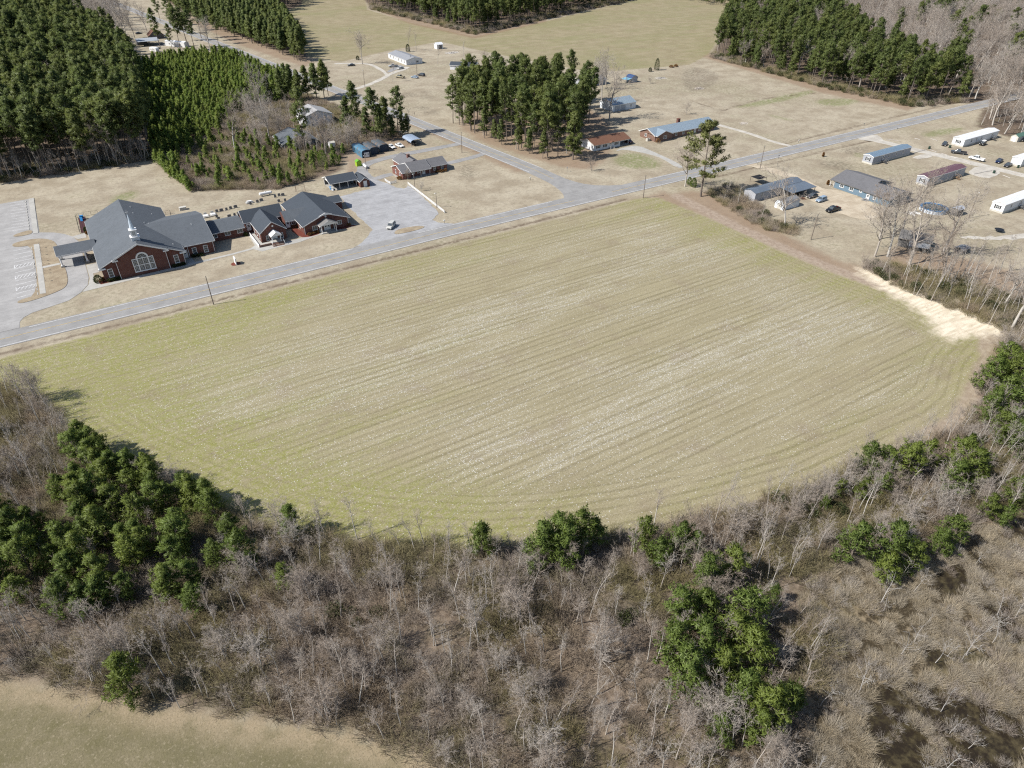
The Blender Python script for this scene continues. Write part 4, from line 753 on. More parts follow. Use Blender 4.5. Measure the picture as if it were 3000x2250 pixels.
groof(hb, -1.5, .3, -1.3, -.1, 2.5, 3.0, 'y', SHINGLE_B, ov=.1, rake=.05, trim=None, name='stoop_roof', t=.08)
hg = bldg('metal_roof_house', 'brick ranch house with pale blue metal roof, front gable and chimney', 'house', 232.5, 226.3)
gwalls(hg, -17.6, 18.4, 0, 9.8, 2.6, 4.5, 'x', BRICK2); groof(hg, -17.6, 18.4, 0, 9.8, 2.6, 4.5, 'x', METAL_G, ov=.5, rake=.5)
gwalls(hg, -17.2, -8.6, -1.0, 4, 2.6, 4.2, 'y', BRICK2, 'front_wing_wall'); groof(hg, -17.2, -8.6, -1.0, 4.4, 2.6, 4.2, 'y', METAL_G, ov=.35, rake=.4, name='front_wing_roof', rakes=(1, 0))
window(hg, 'S', -1.0, -12.6, .9, 1.8, 1.4, nx=2, ny=2); window(hg, 'W', -17.6, 6, 1, 1.3, 1.2)
for u in (-5.2, -.8, 3.2, 9, 13): window(hg, 'S', 0, u, .9, 1.3, 1.4, nx=2, ny=1)
door(hg, 'S', 0, 6.2, 1.0, 2.0); MB().box(.2,1.5,5.2,6.3,3.6,5.9).box(.1,1.6,5.1,6.4,5.9,6.05).build('chimney', BRICK, hg)
t = thing('air_conditioner', 'white air conditioning unit at the metal roofed house gable', 'appliance', (213.4, 228.9)); MB().box(-.8,.8,-.6,.6,.08,1.1).build('case', CREAM, t); MB().cyl(0,0,1.1,1.14,.45).build('fan_grille', BLACK, t); MB().box(-.9,.9,-.7,.7,0,.08).build('pad', CONC, t)
wg = bldg('garage', 'white metal garage with pale roof behind the brown roofed house', 'garage', 238.6, 275.6)
gwalls(wg, -7.3, 7.3, 0, 10.6, 3.0, 5.0, 'x', plain('white metal wall',(.62,.66,.70),.5)); groof(wg, -7.3, 7.3, 0, 10.6, 3.0, 5.0, 'x', METAL_G, ov=.2, rake=.2)
for u in (-4.6, -.9): T = mkT('S', 0); m = MB(); tbox(m,T,u-1.6,u+1.6,-.02,.05,.05,2.6); gd = m.build('garage_door', plain('grey door',(.42,.45,.49),.5), wg)
window(wg, 'S', 0, 4.2, 1.1, .8, 1.2)
sb = bldg('blue_shed', 'small barn shed with blue curved roof and open lean-to', 'shed', 283.5, 320.8)
arc = [(-2.3,2.0),(-2.0,2.9),(-1.0,3.6),(0,3.8),(1.0,3.6),(2.0,2.9),(2.3,2.0)]; m = MB(); k = len(arc); m.add([(x,-.2,z) for x,z in arc]+[(x,5.2,z) for x,z in arc], [(i,i+1,k+i+1,k+i) for i in range(k-1)]); m.build('roof', plain('dark blue roof',(.045,.08,.18),.4), sb, False)
MB().prism([(-2.1,0),(2.1,0)]+[(x*.93,z-.08) for x,z in arc[::-1]], 'y', 0, 5).build('wall', GREYS, sb); door(sb, 'S', 0, 0, 1.8, 1.9, GREYS, lite=False)
MB().slab([(-6,-.2,1.9),(-2.3,-.2,2.3),(-2.3,5,2.3),(-6,5,1.9)], .06).build('lean_to_roof', plain('sky blue sheet',(.20,.42,.55),.5), sb)
for x, y in ((-5.8,0),(-5.8,4.8),(-4,0)): MB().box(x-.07,x+.07,y-.07,y+.07,0,1.95).build('lean_to_post', GREYWOOD, sb)
hh = bldg('tree_hidden_house', 'low dark roofed house half hidden behind the grove and bare trees', 'house', 258, 326); gwalls(hh, -9, 9, 0, 9, 2.6, 4.2, 'x', GREYS); groof(hh, -9, 9, 0, 9, 2.6, 4.2, 'x', SHINGLE_G); window(hh,'S',0,3,.9,1.4,1.2,nx=2,ny=1); window(hh,'S',0,-4,.9,1.4,1.2,nx=2,ny=1); door(hh,'S',0,0,1,2)
# double wide home and its outbuildings beyond the side road
dw = bldg('double_wide_home', 'long white double wide home beside the far field', 'house', 198.6, 435)
gwalls(dw, -5.6, 5.6, 0, 28, 2.7, 4.1, 'y', WHITES); groof(dw, -5.6, 5.6, 0, 28, 2.7, 4.1, 'y', plain('pale grey shingle',(.27,.28,.30),.8), ov=.25, rake=.2)
for u in (3, 7.5, 12, 20, 24.5): window(dw, 'W', -5.6, u, .9, 1.1, 1.3, frame=CREAM)
door(dw, 'W', -5.6, 16, 1.0, 2.0); window(dw, 'S', 0, 2.2, .9, 1.6, 1.2, nx=2, ny=1); MB().cyl(-1.2,3,3.6,5.2,.15,n=8).build('stove_pipe', BLACK, dw)
g2 = bldg('garage', 'long white garage with dark roof left of the pine grove', 'garage', 215.5, 404, D2R(-40)); gwalls(g2, -7, 7, 0, 7.5, 2.5, 3.9, 'x', WHITES); groof(g2, -7, 9.5, 0, 7.5, 2.5, 3.9, 'x', SHINGLE_D, ov=.3, rake=.3); door(g2,'S',0,-3.6,1,2,GREYS,lite=False); MB().box(9.3,9.45,0,.15,0,2.5).build('post', WHITE, g2)
s3 = bldg('storage_shed', 'tiny white storage shed at the edge of the far field', 'shed', 236.7, 476); gwalls(s3, -2.3, 2.3, -2.2, 2.2, 2.8, 3.9, 'x', WHITES); groof(s3, -2.3, 2.3, -2.2, 2.2, 2.8, 3.9, 'x', METAL_W, ov=.2, rake=.2); MB().box(-.9,1.5,-2.28,-2.21,.05,2.4).build('roller_door', GREYWOOD, s3)
# houses in the trees left of the side road
h1 = bldg('white_house', 'two storey white house with pale roof among pines left of road', 'house', 99, 334, D2R(0)); gwalls(h1, -6.5, 6.5, -6.5, 6.5, 5.0, 7.2, 'y', WHITES); groof(h1, -6.5, 6.5, -6.5, 6.5, 5.0, 7.2, 'y', plain('light shingle',(.36,.36,.36),.8), ov=.4, rake=.4)
for u in (-3.5, 3): window(h1,'S',-6.5,u,1,1,1.4); window(h1,'S',-6.5,u,3.4,1,1.3); window(h1,'W',-6.5,u,1,1,1.4); window(h1,'W',-6.5,u,3.4,1,1.3)
groof(h1, -6.6, -1, -4.5, 3, 5.4, 7.0, 'x', SHINGLE, ov=.3, rake=.3, name='dormer_roof', rakes=(1,0)); gwalls(h1, -6.6, -1, -4.5, 3, 5.3, 6.9, 'x', WHITES, 'dormer_wall')
h2 = bldg('grey_house', 'low grey roofed house behind bare trees left of the carports', 'house', 81, 308); gwalls(h2, -7, 7, -6, 6, 2.6, 5.2, 'y', GREYS); groof(h2, -7, 7, -8.5, 6, 2.6, 5.2, 'y', SHINGLE, ov=.6, rake=.4, trim=CREAM); window(h2,'S',-6,-3,.9,1.2,1.3); window(h2,'S',-6,3,.9,1.2,1.3); door(h2,'S',-6,0,1,2)
for x in (-6.8, -2.2, 2.2, 6.8): MB().box(x-.08,x+.08,-8.4,-8.24,0,2.6).build('porch_post', WHITE, h2)
t1 = bldg('utility_shed', 'small white box shed beside the grey house in the trees', 'shed', 92.6, 293.5); gwalls(t1,-1.2,1.2,-1,1,1.9,2.4,'x',WHITES); groof(t1,-1.2,1.2,-1,1,1.9,2.4,'x',CREAM,ov=.1,rake=.1,trim=None,t=.05); door(t1,'S',-1,0,.8,1.7,lite=False)
# cluttered yard at the top left
y1 = bldg('open_barn', 'dark open pole barn in the cluttered yard at top left', 'barn', 66, 600); groof(y1, -7, 7, -7, 7, 3.2, 4.4, 'x', plain('pale old metal',(.36,.39,.42),.5), ov=.3, rake=.3, trim=None); walls(y1, -6.8, 0, 0, 6.5, 3.1, GREYWOOD)
for x in (-6.6, 0, 6.6):
    for y in (-6.6, 6.6): MB().box(x-.1,x+.1,y-.1,y+.1,0,3.3).build('post', GREYWOOD, y1)
y2 = bldg('peaked_shed', 'steep brown roofed shed behind the open pole barn', 'shed', 76, 628); gwalls(y2,-5,5,-5,5,2.5,6.5,'y',GREYWOOD); groof(y2,-5,5,-5,5,2.5,6.5,'y',SHINGLE_B,trim=None)
y3 = bldg('white_trailer_home', 'tilted looking white trailer home between pine trunks in the cluttered yard', 'trailer', 83, 583, D2R(-55)); gwalls(y3,-9,9,-2.1,2.1,3.0,3.5,'x',WHITES); groof(y3,-9,9,-2.1,2.1,3.0,3.5,'x',METAL_W,ov=.1,rake=.1,trim=None,t=.08)
for u in (-5,0,5): window(y3,'S',-2.1,u,1.2,1.1,1.0)
# ------------------------------------------------------------------ mobile homes, blue house and yards on the right
def steps(root, x, y, z, n=4, face=-1, mat=GREYWOOD, w=1.3):
    MB().box(x-w/2, x+w/2, y+face*1.3 if face < 0 else y, y if face < 0 else y+1.3, z-.12, z).build('landing', mat, root)
    for k in range(n): yy = y+face*(1.3+.28*k); MB().box(x-w/2, x+w/2, min(yy, yy+face*.3), max(yy, yy+face*.3), z-.2*(k+1)-.06, z-.2*(k+1)).build('step', mat, root)
    for s in (-1, 1):
        xx = x+s*w/2; ye = y+face*(1.3+.28*n)
        MB().tube((xx,y+face*.05,z+.95),(xx,y+face*1.3,z+.95),.05,n=4).tube((xx,y+face*1.3,z+.95),(xx,ye,.95),.05,n=4).tube((xx,y+face*1.3,0),(xx,y+face*1.3,z+1),.05,n=4).tube((xx,ye,0),(xx,ye,1),.05,n=4).tube((xx,y+face*.1,0),(xx,y+face*.1,z+1),.05,n=4).build('handrail', mat, root)
def mobile(label, a0, a1, b0, b1, roofm, wallm, h=3.15, hr=3.75, stair=None, skirt=True, wins=(), endwin=True, stairmat=GREYWOOD):
    r = bldg('mobile_home', label, 'mobile home', a0, b0); L, Wd = a1-a0, b1-b0
    gwalls(r, 0, L, 0, Wd, h, hr, 'x', wallm); groof(r, 0, L, 0, Wd, h, hr, 'x', roofm, ov=.12, rake=.15, t=.08, lift=.09)
    if skirt: MB().box(-.04, L+.04, -.04, Wd+.04, 0, .62).build('skirting', CREAM, r)
    for u in wins: window(r, 'S', 0, u, 1.35, .8, 1.2, ny=2)
    if endwin: window(r, 'W', 0, Wd/2, 1.25, 1.3, 1.25, nx=2, ny=2, shutter=BLACK)
    if stair is not None: door(r, 'S', 0, stair, .95, 2.0, z0=.8); steps(r, stair, -.04, .8, mat=stairmat)
    return r
mobile('pale mobile home with blue grey roof beside the gravel lane', 267.1, 292.3, 156.3, 160.7, METAL_B, GREYS, stair=6.6, wins=(10.2, 15.4, 20))
mobile('mobile home with maroon ribbed metal roof and wooden steps', 261.8, 286.2, 129.9, 134.3, METAL_M, GREYS, stair=18, wins=(8.2, 13, 22), stairmat=plain('new timber', (.33,.22,.13), .85))
mobile('long white mobile home at the top right near the woods', 321, 347.8, 150.3, 155.3, METAL_W, plain('white vinyl',(.66,.68,.70),.5), stair=22, wins=(5.6, 9.5, 13.5))
mobile('white mobile home cut by the right edge beside two dark cars', 314.6, 340, 123.4, 127.4, METAL_W, plain('white vinyl',(.66,.68,.70),.5), stair=9, wins=(4, 14), endwin=False)
mobile('white mobile home low on the right edge near the bare trees', 258.5, 284, 100.8, 105, METAL_W, plain('white vinyl',(.66,.68,.70),.5), stair=10.5, wins=(4.5, 14, 18))
bh = bldg('blue_house', 'blue sided house with grey shingle roof in two sections', 'house', 232.2, 125)
gwalls(bh, 0, 15.6, 10.4, 22.6, 2.6, 4.7, 'y', BLUEW); groof(bh, 0, 15.6, 10.4, 24.2, 2.6, 4.7, 'y', SHINGLE_G, ov=.4, rake=.35, trim=GREYWOOD)
gwalls(bh, -.9, 11.6, 0, 10.3, 2.6, 4.3, 'y', BLUEW, 'front_wing_wall'); groof(bh, -.9, 11.6, -.3, 10.2, 2.6, 4.35, 'y', SHINGLE_G, ov=.35, rake=.2, name='front_wing_roof', trim=GREYWOOD)
for u in (19.6, 15.6): window(bh, 'W', 0, u, 1.0, 1.7, 1.3, nx=2, ny=1, fw=.16)
window(bh, 'W', 0, 11.9, 1.5, 1.0, .8, fw=.14); window(bh, 'W', -.9, 5.6, 1.0, 1.0, 1.4, fw=.14); door(bh, 'W', -.9, 8.2, 1.0, 2.0)
for y in (23.0, 24.4): MB().box(.1,.25,y-.07,y+.07,0,2.5).build('porch_post', WHITE, bh)
sw = bldg('grey_mobile_home', 'grey single wide home behind brush with attached dark carport', 'mobile home', 196, 153)
gwalls(sw, 0, 24.5, 0, 5, 2.9, 3.6, 'x', plain('dull white siding',(.42,.43,.46),.6)); groof(sw, 0, 24.5, 0, 5, 2.9, 3.6, 'x', plain('slate metal',(.13,.16,.20),.5), ov=.15, rake=.15, trim=None, t=.08)
window(sw, 'S', 0, 3.4, 1.3, .8, 1.3); window(sw, 'S', 0, 9, 1.3, .9, 1.2); MB().slab([(12.5,-5.6,2.45),(25.4,-5.6,2.45),(25.4,-.06,2.95),(12.5,-.06,2.95)], .1).build('carport_roof', plain('slate metal',(.13,.16,.20),.5), sw)
for x in (12.8, 19, 25.1): MB().box(x-.08,x+.08,-5.4,-5.24,0,2.45).build('carport_post', GREYWOOD, sw)
gz = bldg('gazebo', 'black fabric canopy gazebo behind the grey single wide home', 'gazebo', 212.6, 166.2)
m = MB(); m.add([(-2.2,-2,2.1),(2.2,-2,2.1),(2.2,2,2.1),(-2.2,2,2.1),(0,0,3.1)], [(0,1,4),(1,2,4),(2,3,4),(3,0,4)]); m.build('canopy', BLACK, gz)
for x in (-2.1, 2.1):
    for y in (-1.9, 1.9): MB().tube((x,y,0),(x,y,2.15),.05,n=6).build('leg', BLACK, gz)
gs = bldg('gambrel_shed', 'white metal barn shaped shed behind the large bare tree', 'shed', 202, 144); pr_ = [(-1.9,0),(1.9,0),(1.95,2.0),(1.25,2.75),(0,3.15),(-1.25,2.75),(-1.95,2.0)]
MB().prism(pr_, 'x', -3.9, 4).build('wall', plain('white metal wall',(.62,.66,.70),.5), gs); rp = [(2.08,1.95),(1.33,2.83),(0,3.25),(-1.33,2.83),(-2.08,1.95)]; m = MB(); m.add([(-4.05,y,z) for y,z in rp]+[(4.15,y,z) for y,z in rp], [(i,i+1,5+i+1,5+i) for i in range(4)]); m.build('roof', ribmetal('old galvanised',(.25,.25,.25),0,.5,.3), gs); T = mkT('W', -3.9); m = MB(); tbox(m,T,-.8,.8,-.02,.05,.05,2.0); m.build('door', CREAM, gs)
pb = thing('swimming_pool', 'round above ground pool with blue liner and dark green water', 'pool', (241.6, 115)); m = MB(); n = 28
ring = lambda r, z: [(r*math.cos(6.28318*i/n), r*math.sin(6.28318*i/n), z) for i in range(n)]
m.loft([ring(4.3,0), ring(4.3,1.2)], False); m.build('wall', plain('pool wall',(.55,.60,.66),.5), pb, False); m = MB(); m.loft([ring(4.38,1.2), ring(4.42,1.28), ring(3.6,1.27), ring(3.55,1.0)], False); m.build('rim', plain('pool blue',(.035,.16,.34),.45), pb, False)
m = MB(); m.add(ring(3.6,1.06), [tuple(range(n))]); m.build('water', plain('pool water',(.010,.035,.030),.08,.5), pb); MB().tube((3.9,1.2,0),(3.9,1.2,1.9),.05).tube((4.4,1.2,0),(4.0,1.2,1.9),.05).box(3.6,4.6,.9,1.5,1.25,1.3).build('ladder', WHITE, pb)
ss = bldg('grey_shed', 'small grey board shed right of the pool', 'shed', 245, 108.8); gwalls(ss,-1.9,1.9,-1.2,1.2,2.1,2.6,'x',GREYWOOD); groof(ss,-1.9,1.9,-1.2,1.2,2.1,2.6,'x',GREYS,ov=.2,rake=.2,trim=None,t=.07); door(ss,'S',-1.2,.4,.9,1.8,GREYWOOD,GREYWOOD,lite=False)
bn = bldg('derelict_barn', 'collapsing grey board barn behind the right hand tree line', 'barn', 209.2, 101.6, D2R(-59)); gwalls(bn,-4.3,4.3,-2.9,2.9,2.8,4.3,'x',GREYWOOD)
for k in range(9):   # loose roof planks
    for s in (-1, 1):
        x = -4.6+k*1.04; dz = rnd.uniform(-.05,.12); MB().slab([(x,s*3.3,2.62+dz),(x+.98,s*3.3,2.62+dz+rnd.uniform(-.06,.06)),(x+.98,0,4.45+dz),(x,0,4.45+dz)], .05).build('roof_plank', GREYWOOD, bn)
MB().slab([(-1.5,-5.3,1.5),(4.2,-5.2,1.7),(4.2,-3.0,2.5),(-1.5,-3.0,2.5)], .08).build('lean_to_roof', plain('grey tin',(.24,.25,.26),.5), bn); 
for x in (-1.3, 4.0): MB().box(x-.08,x+.08,-5.2,-5.05,0,1.6).build('lean_to_post', GREYWOOD, bn)
rs = bldg('green_roof_shed', 'cream shed with green roof at the upper right edge', 'shed', 351.6, 143.4); gwalls(rs,-3.4,3.4,-1.5,1.5,2.2,3.1,'x',CREAM); groof(rs,-3.4,3.4,-1.5,1.5,2.2,3.1,'x',plain('green roof',(.10,.19,.15),.5),ov=.2,rake=.2,trim=None,t=.07); door(rs,'W',-3.4,0,1.4,1.8,WHITE,WHITE,lite=False); window(rs,'S',-1.5,-1,1,.7,.7)
jb = bldg('junk_shed', 'low ruined grey shed under the right hand trees', 'shed', *Q5(1190,540)); gwalls(jb,-1.8,1.8,-1.3,1.3,1.3,1.7,'x',GREYWOOD); groof(jb,-1.8,1.8,-1.3,1.3,1.3,1.7,'x',plain('grey tin',(.24,.25,.26),.5),ov=.2,rake=.2,trim=None,t=.06)
tr_ = thing('trampoline', 'dark round trampoline frame in the yard behind the bare trees', 'trampoline', Q5(1800,215)); MB().cyl(0,0,.8,.84,1.4,n=16).build('mat', BLACK, tr_)
for k in range(4): x, y = 1.3*math.cos(k*1.571), 1.3*math.sin(k*1.571); MB().tube((x,y,0),(x,y,.82),.04,n=5).build('leg', STEEL, tr_)

# ------------------------------------------------------------------ vehicles
def wheel_set(root, xs, hw, r=.34):
    for x in xs:
        for s in (-1, 1):
            m = MB(); m.tube((x,s*(hw-.2),r),(x,s*(hw+.02),r),r,n=14); w = m.build('wheel', RUBBER, root)
            k = MB(); k.tube((x,s*(hw+.0),r),(x,s*(hw+.035),r),r*.6,n=10); k.build('rim', STEEL, w)
def ring8(x, w, z0, z1): return [(x,-w*.92,z0),(x,-w,z0+.15),(x,-w,z1-.14),(x,-w*.86,z1),(x,w*.86,z1),(x,w,z1-.14),(x,w,z0+.15),(x,w*.92,z0)]
REDL = plain('tail lamp red', (.30,.01,.01), .3)
def paint(name, c): return plain(name, c, .25, .6, var=.05)
def car(kind, label, a, b, ang, mat, group=None, z=.0, cat='car', name=None):
    t = thing(name or {'sedan':'sedan','suv':'suv','pickup':'pickup_truck','jeep':'off_road_car'}[kind], label, cat, (a, b, z), D2R(ang), group)
    if kind == 'sedan':
        st = [(-2.35,.74,.38,.82),(-2.2,.86,.26,.96),(-1.35,.90,.22,.98),(0,.91,.22,.95),(1.0,.90,.22,.93),(2.0,.86,.26,.82),(2.35,.72,.36,.66)]; cb, ctp, zc0, zc1 = (-1.80,1.05), (-.98,.22), .93, 1.42; hw = .90; wx = (-1.4,1.42)
    elif kind == 'pickup':
        st = [(-.75,.98,.42,1.18),(0,.99,.40,1.18),(1.4,.99,.40,1.15),(2.6,.95,.42,1.08),(2.9,.86,.46,.95)]; cb, ctp, zc0, zc1 = (-.70,1.45), (-.55,.72), 1.15, 1.86; hw = .98; wx = (-1.75,1.9)
    elif kind == 'jeep':
        st = [(-2.0,.80,.50,1.12),(-1.8,.86,.45,1.15),(0,.87,.45,1.15),(.7,.87,.45,1.12),(1.9,.80,.5,1.05),(2.0,.74,.55,.98)]; cb, ctp, zc0, zc1 = (-1.95,.75), (-1.9,.50), 1.10, 1.80; hw = .86; wx = (-1.25,1.3)
    else:
        st = [(-2.35,.80,.42,1.02),(-2.25,.90,.30,1.06),(-1.2,.94,.26,1.08),(0,.94,.26,1.06),(1.1,.93,.26,1.03),(2.05,.89,.30,.94),(2.38,.76,.40,.76)]; cb, ctp, zc0, zc1 = (-2.22,1.12), (-1.95,.32), 1.03, 1.68; hw = .93; wx = (-1.42,1.45)
    MB().loft([ring8(*s) for s in st]).build('body', mat, t)
    if kind == 'pickup':
        b = MB().box(-2.85,-.76,-.97,.97,.5,.72); b.box(-2.85,-.76,-.98,-.90,.72,1.15); b.box(-2.85,-.76,.90,.98,.72,1.15); b.box(-2.9,-2.82,-.98,.98,.5,1.14); b.build('cargo_bed', mat, t)
        MB().box(-2.8,-.78,-.88,.88,.725,.745).build('bed_floor', BLACK, t)
    w0, w1 = hw*.90, hw*.70
    q = lambda x, y, z: (x, y, z)
    lo = [(cb[0],-w0,zc0-.02),(cb[1],-w0,zc0-.02),(cb[1],w0,zc0-.02),(cb[0],w0,zc0-.02)]; hi = [(ctp[0],-w1,zc1),(ctp[1],-w1,zc1),(ctp[1],w1,zc1),(ctp[0],w1,zc1)]
    g = MB().loft([lo, hi]).build('windows', GLASS, t)
    roof = MB(); e = .05; roof.loft([[(ctp[0]-e,-w1-e,zc1-.04),(ctp[1]+e,-w1-e,zc1-.04),(ctp[1]+e,w1+e,zc1-.04),(ctp[0]-e,w1+e,zc1-.04)], [(ctp[0]+.05,-w1+.06,zc1+.05),(ctp[1]-.05,-w1+.06,zc1+.05),(ctp[1]-.05,w1-.06,zc1+.05),(ctp[0]+.05,w1-.06,zc1+.05)]]); roof.build('roof', WHITE if kind == 'jeep' else mat, t)
    pi = MB()
    for i in range(4): pi.tube(lo[i], hi[i], .055, n=4)
    for s in (-1, 1):
        f = .5; xb = cb[0]+(cb[1]-cb[0])*.52; xt = ctp[0]+(ctp[1]-ctp[0])*.52; pi.tube((xb,s*w0,zc0),(xt,s*w1,zc1),.045,n=4)
        if kind == 'suv': xb = cb[0]+(cb[1]-cb[0])*.2; xt = ctp[0]+(ctp[1]-ctp[0])*.18; pi.tube((xb,s*w0,zc0),(xt,s*w1,zc1),.06,n=4)
    pi.build('pillar', mat, t); wheel_set(t, wx, hw, .40 if kind in ('pickup','jeep') else .34)
    xf, xr = st[-1][0], (-2.88 if kind == 'pickup' else st[0][0]); zf, zr = st[-1][3]-.12, (1.0 if kind == 'pickup' else st[0][3]-.14)
    for s in (-1, 1):
        MB().box(xf-.22,xf+.03,s*.48 if s>0 else -.76,.76 if s>0 else -.48,zf-.08,zf+.07).build('headlight', WHITE, t); MB().box(xr-.03,xr+.12,s*.52 if s>0 else -.8,.8 if s>0 else -.52,zr-.1,zr+.08).build('tail_light', REDL, t)
        MB().box(cb[1]-.25,cb[1]-.08,s*(hw+.01),s*(hw+.19),zc0-.02,zc0+.13).build('mirror', mat, t)
    MB().box(xf-.02,xf+.05,-.42,.42,zf-.12,zf+.02).build('grille', BLACK, t)
    return t
PW = paint('white car paint', (.68,.68,.67)); PK = paint('black car paint', (.012,.012,.014)); PS = paint('silver blue car paint', (.28,.36,.45)); PGr = paint('charcoal car paint', (.05,.052,.058)); PB = paint('navy car paint', (.015,.025,.07)); PR = paint('dark red car paint', (.10,.015,.018)); PT = paint('faded tan car paint', (.38,.34,.24)); PSl = paint('silver car paint', (.40,.41,.42)); PWh = paint('pale pearl car paint', (.55,.54,.50))
car('suv', 'white estate car parked alone on the side car park', 78.5, 199.6, 226, PWh)
car('sedan', 'white car nearest the carports behind the ranch house', 113.7, 279, -84, PW); car('sedan', 'white car next to the open blue carport', 117.4, 278.8, -80, PW); car('pickup', 'dark pickup truck under the open blue carport', 123.6, 279.6, -90, PGr)
car('suv', 'dark red car under the white house carport end', 204.4, 231.5, -90, PR)
car('sedan', 'charcoal sedan nose out beside the dark carport', 217, 145.2, 182, PGr); car('suv', 'light blue grey suv parked on the grass by the sandy drive', 216.4, 141.0, 184, PS); car('pickup', 'black pickup truck parked below the light blue suv', 212, 132.8, 178, PK); car('sedan', 'dark car in the shade of the attached carport', 213.4, 150.3, 180, PK)
car('sedan', 'dark car at the end of the long white mobile home', 317.6, 156.3, 200, PGr); car('pickup', 'grey pickup truck with a loaded bed on the gravel lane', 310.8, 146.2, 118, PGr); car('pickup', 'white pickup truck on the gravel lane edge', 308.8, 137.6, 98, PW)
car('sedan', 'dark blue hatchback beside the gravel lane', 313.6, 131.2, 190, PB); car('sedan', 'dark grey sedan in front of the white mobile home', 311.4, 126.6, 185, PGr); car('jeep', 'boxy black off road car with a white roof', 331.6, 147.7, 190, PK); car('suv', 'black suv beside the green roofed shed', 353.4, 140.6, 180, PK)
car('pickup', 'silver white pickup truck beside the double wide home', 183.6, 434.2, 165, PSl); car('sedan', 'silver sedan beside the silver pickup truck', 184.8, 426.2, 200, PWh); car('pickup', 'faded cream pickup truck on the far lawn', 174.2, 403.3, 120, PT); car('sedan', 'small blue grey car on the far lawn', 181.3, 398.3, 120, PS); car('suv', 'dark grey suv on the far lawn beside a pole', 187.2, 401.5, 115, PGr); car('sedan', 'dark car alone near the far field edge', 162.4, 451.2, 170, PGr)
for i, (x, y, an, mt, lb) in enumerate(((560,420,20,PB,'blue car among the clutter at top left'),(700,330,15,PGr,'dark car nearest the brown peaked shed'),(420,400,40,PS,'blue grey car under bare trees at top left'),(460,350,10,PW,'white car under bare trees at top left'),(1090,360,0,PSl,'silver car by the far road at top left'),(1000,570,30,PWh,'pale car parked against the white camper'))): car('sedan', lb, *Q1(x, y), an, mt)
cm = bldg('camper_trailer', 'white travel trailer parked beyond the young pines', 'trailer', *Q1(960,620), D2R(-65)); m = MB(); pf = [(-3.6,.55),(3.4,.55),(3.9,1.3),(3.6,2.6),(3.2,2.9),(-3.3,2.9),(-3.7,2.4)]; m.prism(pf, 'y', -1.2, 1.2); m.build('body', WHITE, cm); wheel_set(cm, (-.5,.5), 1.15, .34); window(cm,'S',-1.2,-1.8,1.4,1.2,.7,ny=1); window(cm,'S',-1.2,1.6,1.4,1.2,.7,ny=1); door(cm,'S',-1.2,.1,.7,1.7,CREAM,z0=.7); MB().tube((3.8,0,.6),(5.0,0,.5),.06).build('hitch', STEEL, cm)

# ------------------------------------------------------------------ poles, mailboxes, signs, stones and other small things
def upole(a, b, h, label, arm=False, lamp=False, r=.14, lean=0.0):
    t = thing('utility_pole' if not lamp else 'light_pole', label, 'pole', (a, b, 0)); MB().tube((0,0,-.2),(lean*h,0,h),r,r*.62,8).build('shaft', WOODPOLE, t)
    MB().box(-.09,.09,-.16,-.04,h*.93,h*.99).build('insulator', STEEL, t)
    if arm: MB().box(-1.1,1.1,-.06,.06,h-.7,h-.56).build('crossarm', WOODPOLE, t)
    if lamp: MB().tube((lean*h,0,h-.2),(lean*h-.5,-.3,h-.05),.03,n=5).build('bracket', STEEL, t); MB().cyl(lean*h-.55,-.33,h-.22,h-.02,.16,.10,8).build('lamp', WHITE, t)
upole(17.8, 177.1, 8.2, 'bare wooden utility pole at the field edge opposite the church'); upole(135.9, 257, 8.6, 'utility pole beside the side road and ranch house drive'); upole(*R6(1020,1659), 8.2, 'utility pole at the roadside right of the junction'); upole(225.8, 176.8, 9, 'utility pole where the sandy drive meets the road'); upole(186, 121, 8.4, 'leaning pole at the field edge behind the black truck', lean=.03); upole(*Q3(470,870), 9, 'utility pole beside the curved drive of the double wide home', lamp=True); upole(*Q3(1275,690), 9, 'thin pole standing between two cars on the far lawn'); upole(*R8(1560,1200), 9, 'light pole with white lamp near the pool', lamp=True)
upole(100.3, 227.6, 6.0, 'light pole at the upper end of the white fence', lamp=True, r=.11); upole(98.9, 207.2, 5.4, 'light pole at the lower end of the white fence', lamp=True, r=.11); upole(93.4, 257, 6, 'light pole beside the white propane tank', lamp=True, r=.11)
def mailbox(p, label, mat=WHITE):
    t = thing('mailbox', label, 'mailbox', (*p, 0)); MB().box(-.05,.05,-.05,.05,0,1.05).build('post', GREYWOOD, t); m = MB(); m.prism([(-.11,0),(.11,0),(.11,.14),(.07,.22),(-.07,.22),(-.11,.14)], 'x', -.28, .28); b = m.build('box', mat, t); b.location = (0,0,1.02)
mailbox(R7(660,235), 'white mailbox by the pole at the sandy drive', WHITE); mailbox(R7(1000,135), 'dark mailbox right of the sandy drive', BLACK); mailbox(Q3(150,905), 'black mailbox by the far curved drive', BLACK); mailbox(T2(1225,1168), 'white mailbox on the lawn side of the junction'); mailbox(R5(1780,1520), 'white mailbox near the side car park entrance'); mailbox(T3(750,925), 'white mailbox where the thin pale drive meets the road'); mailbox(T3(1175,815), 'grey mailbox on the far verge of the road', STEEL); mailbox(R8(712,172), 'mailbox beside the gravel apron', STEEL); mailbox(Q3(1235,1305), 'black mailbox on the far verge of the side road', BLACK)
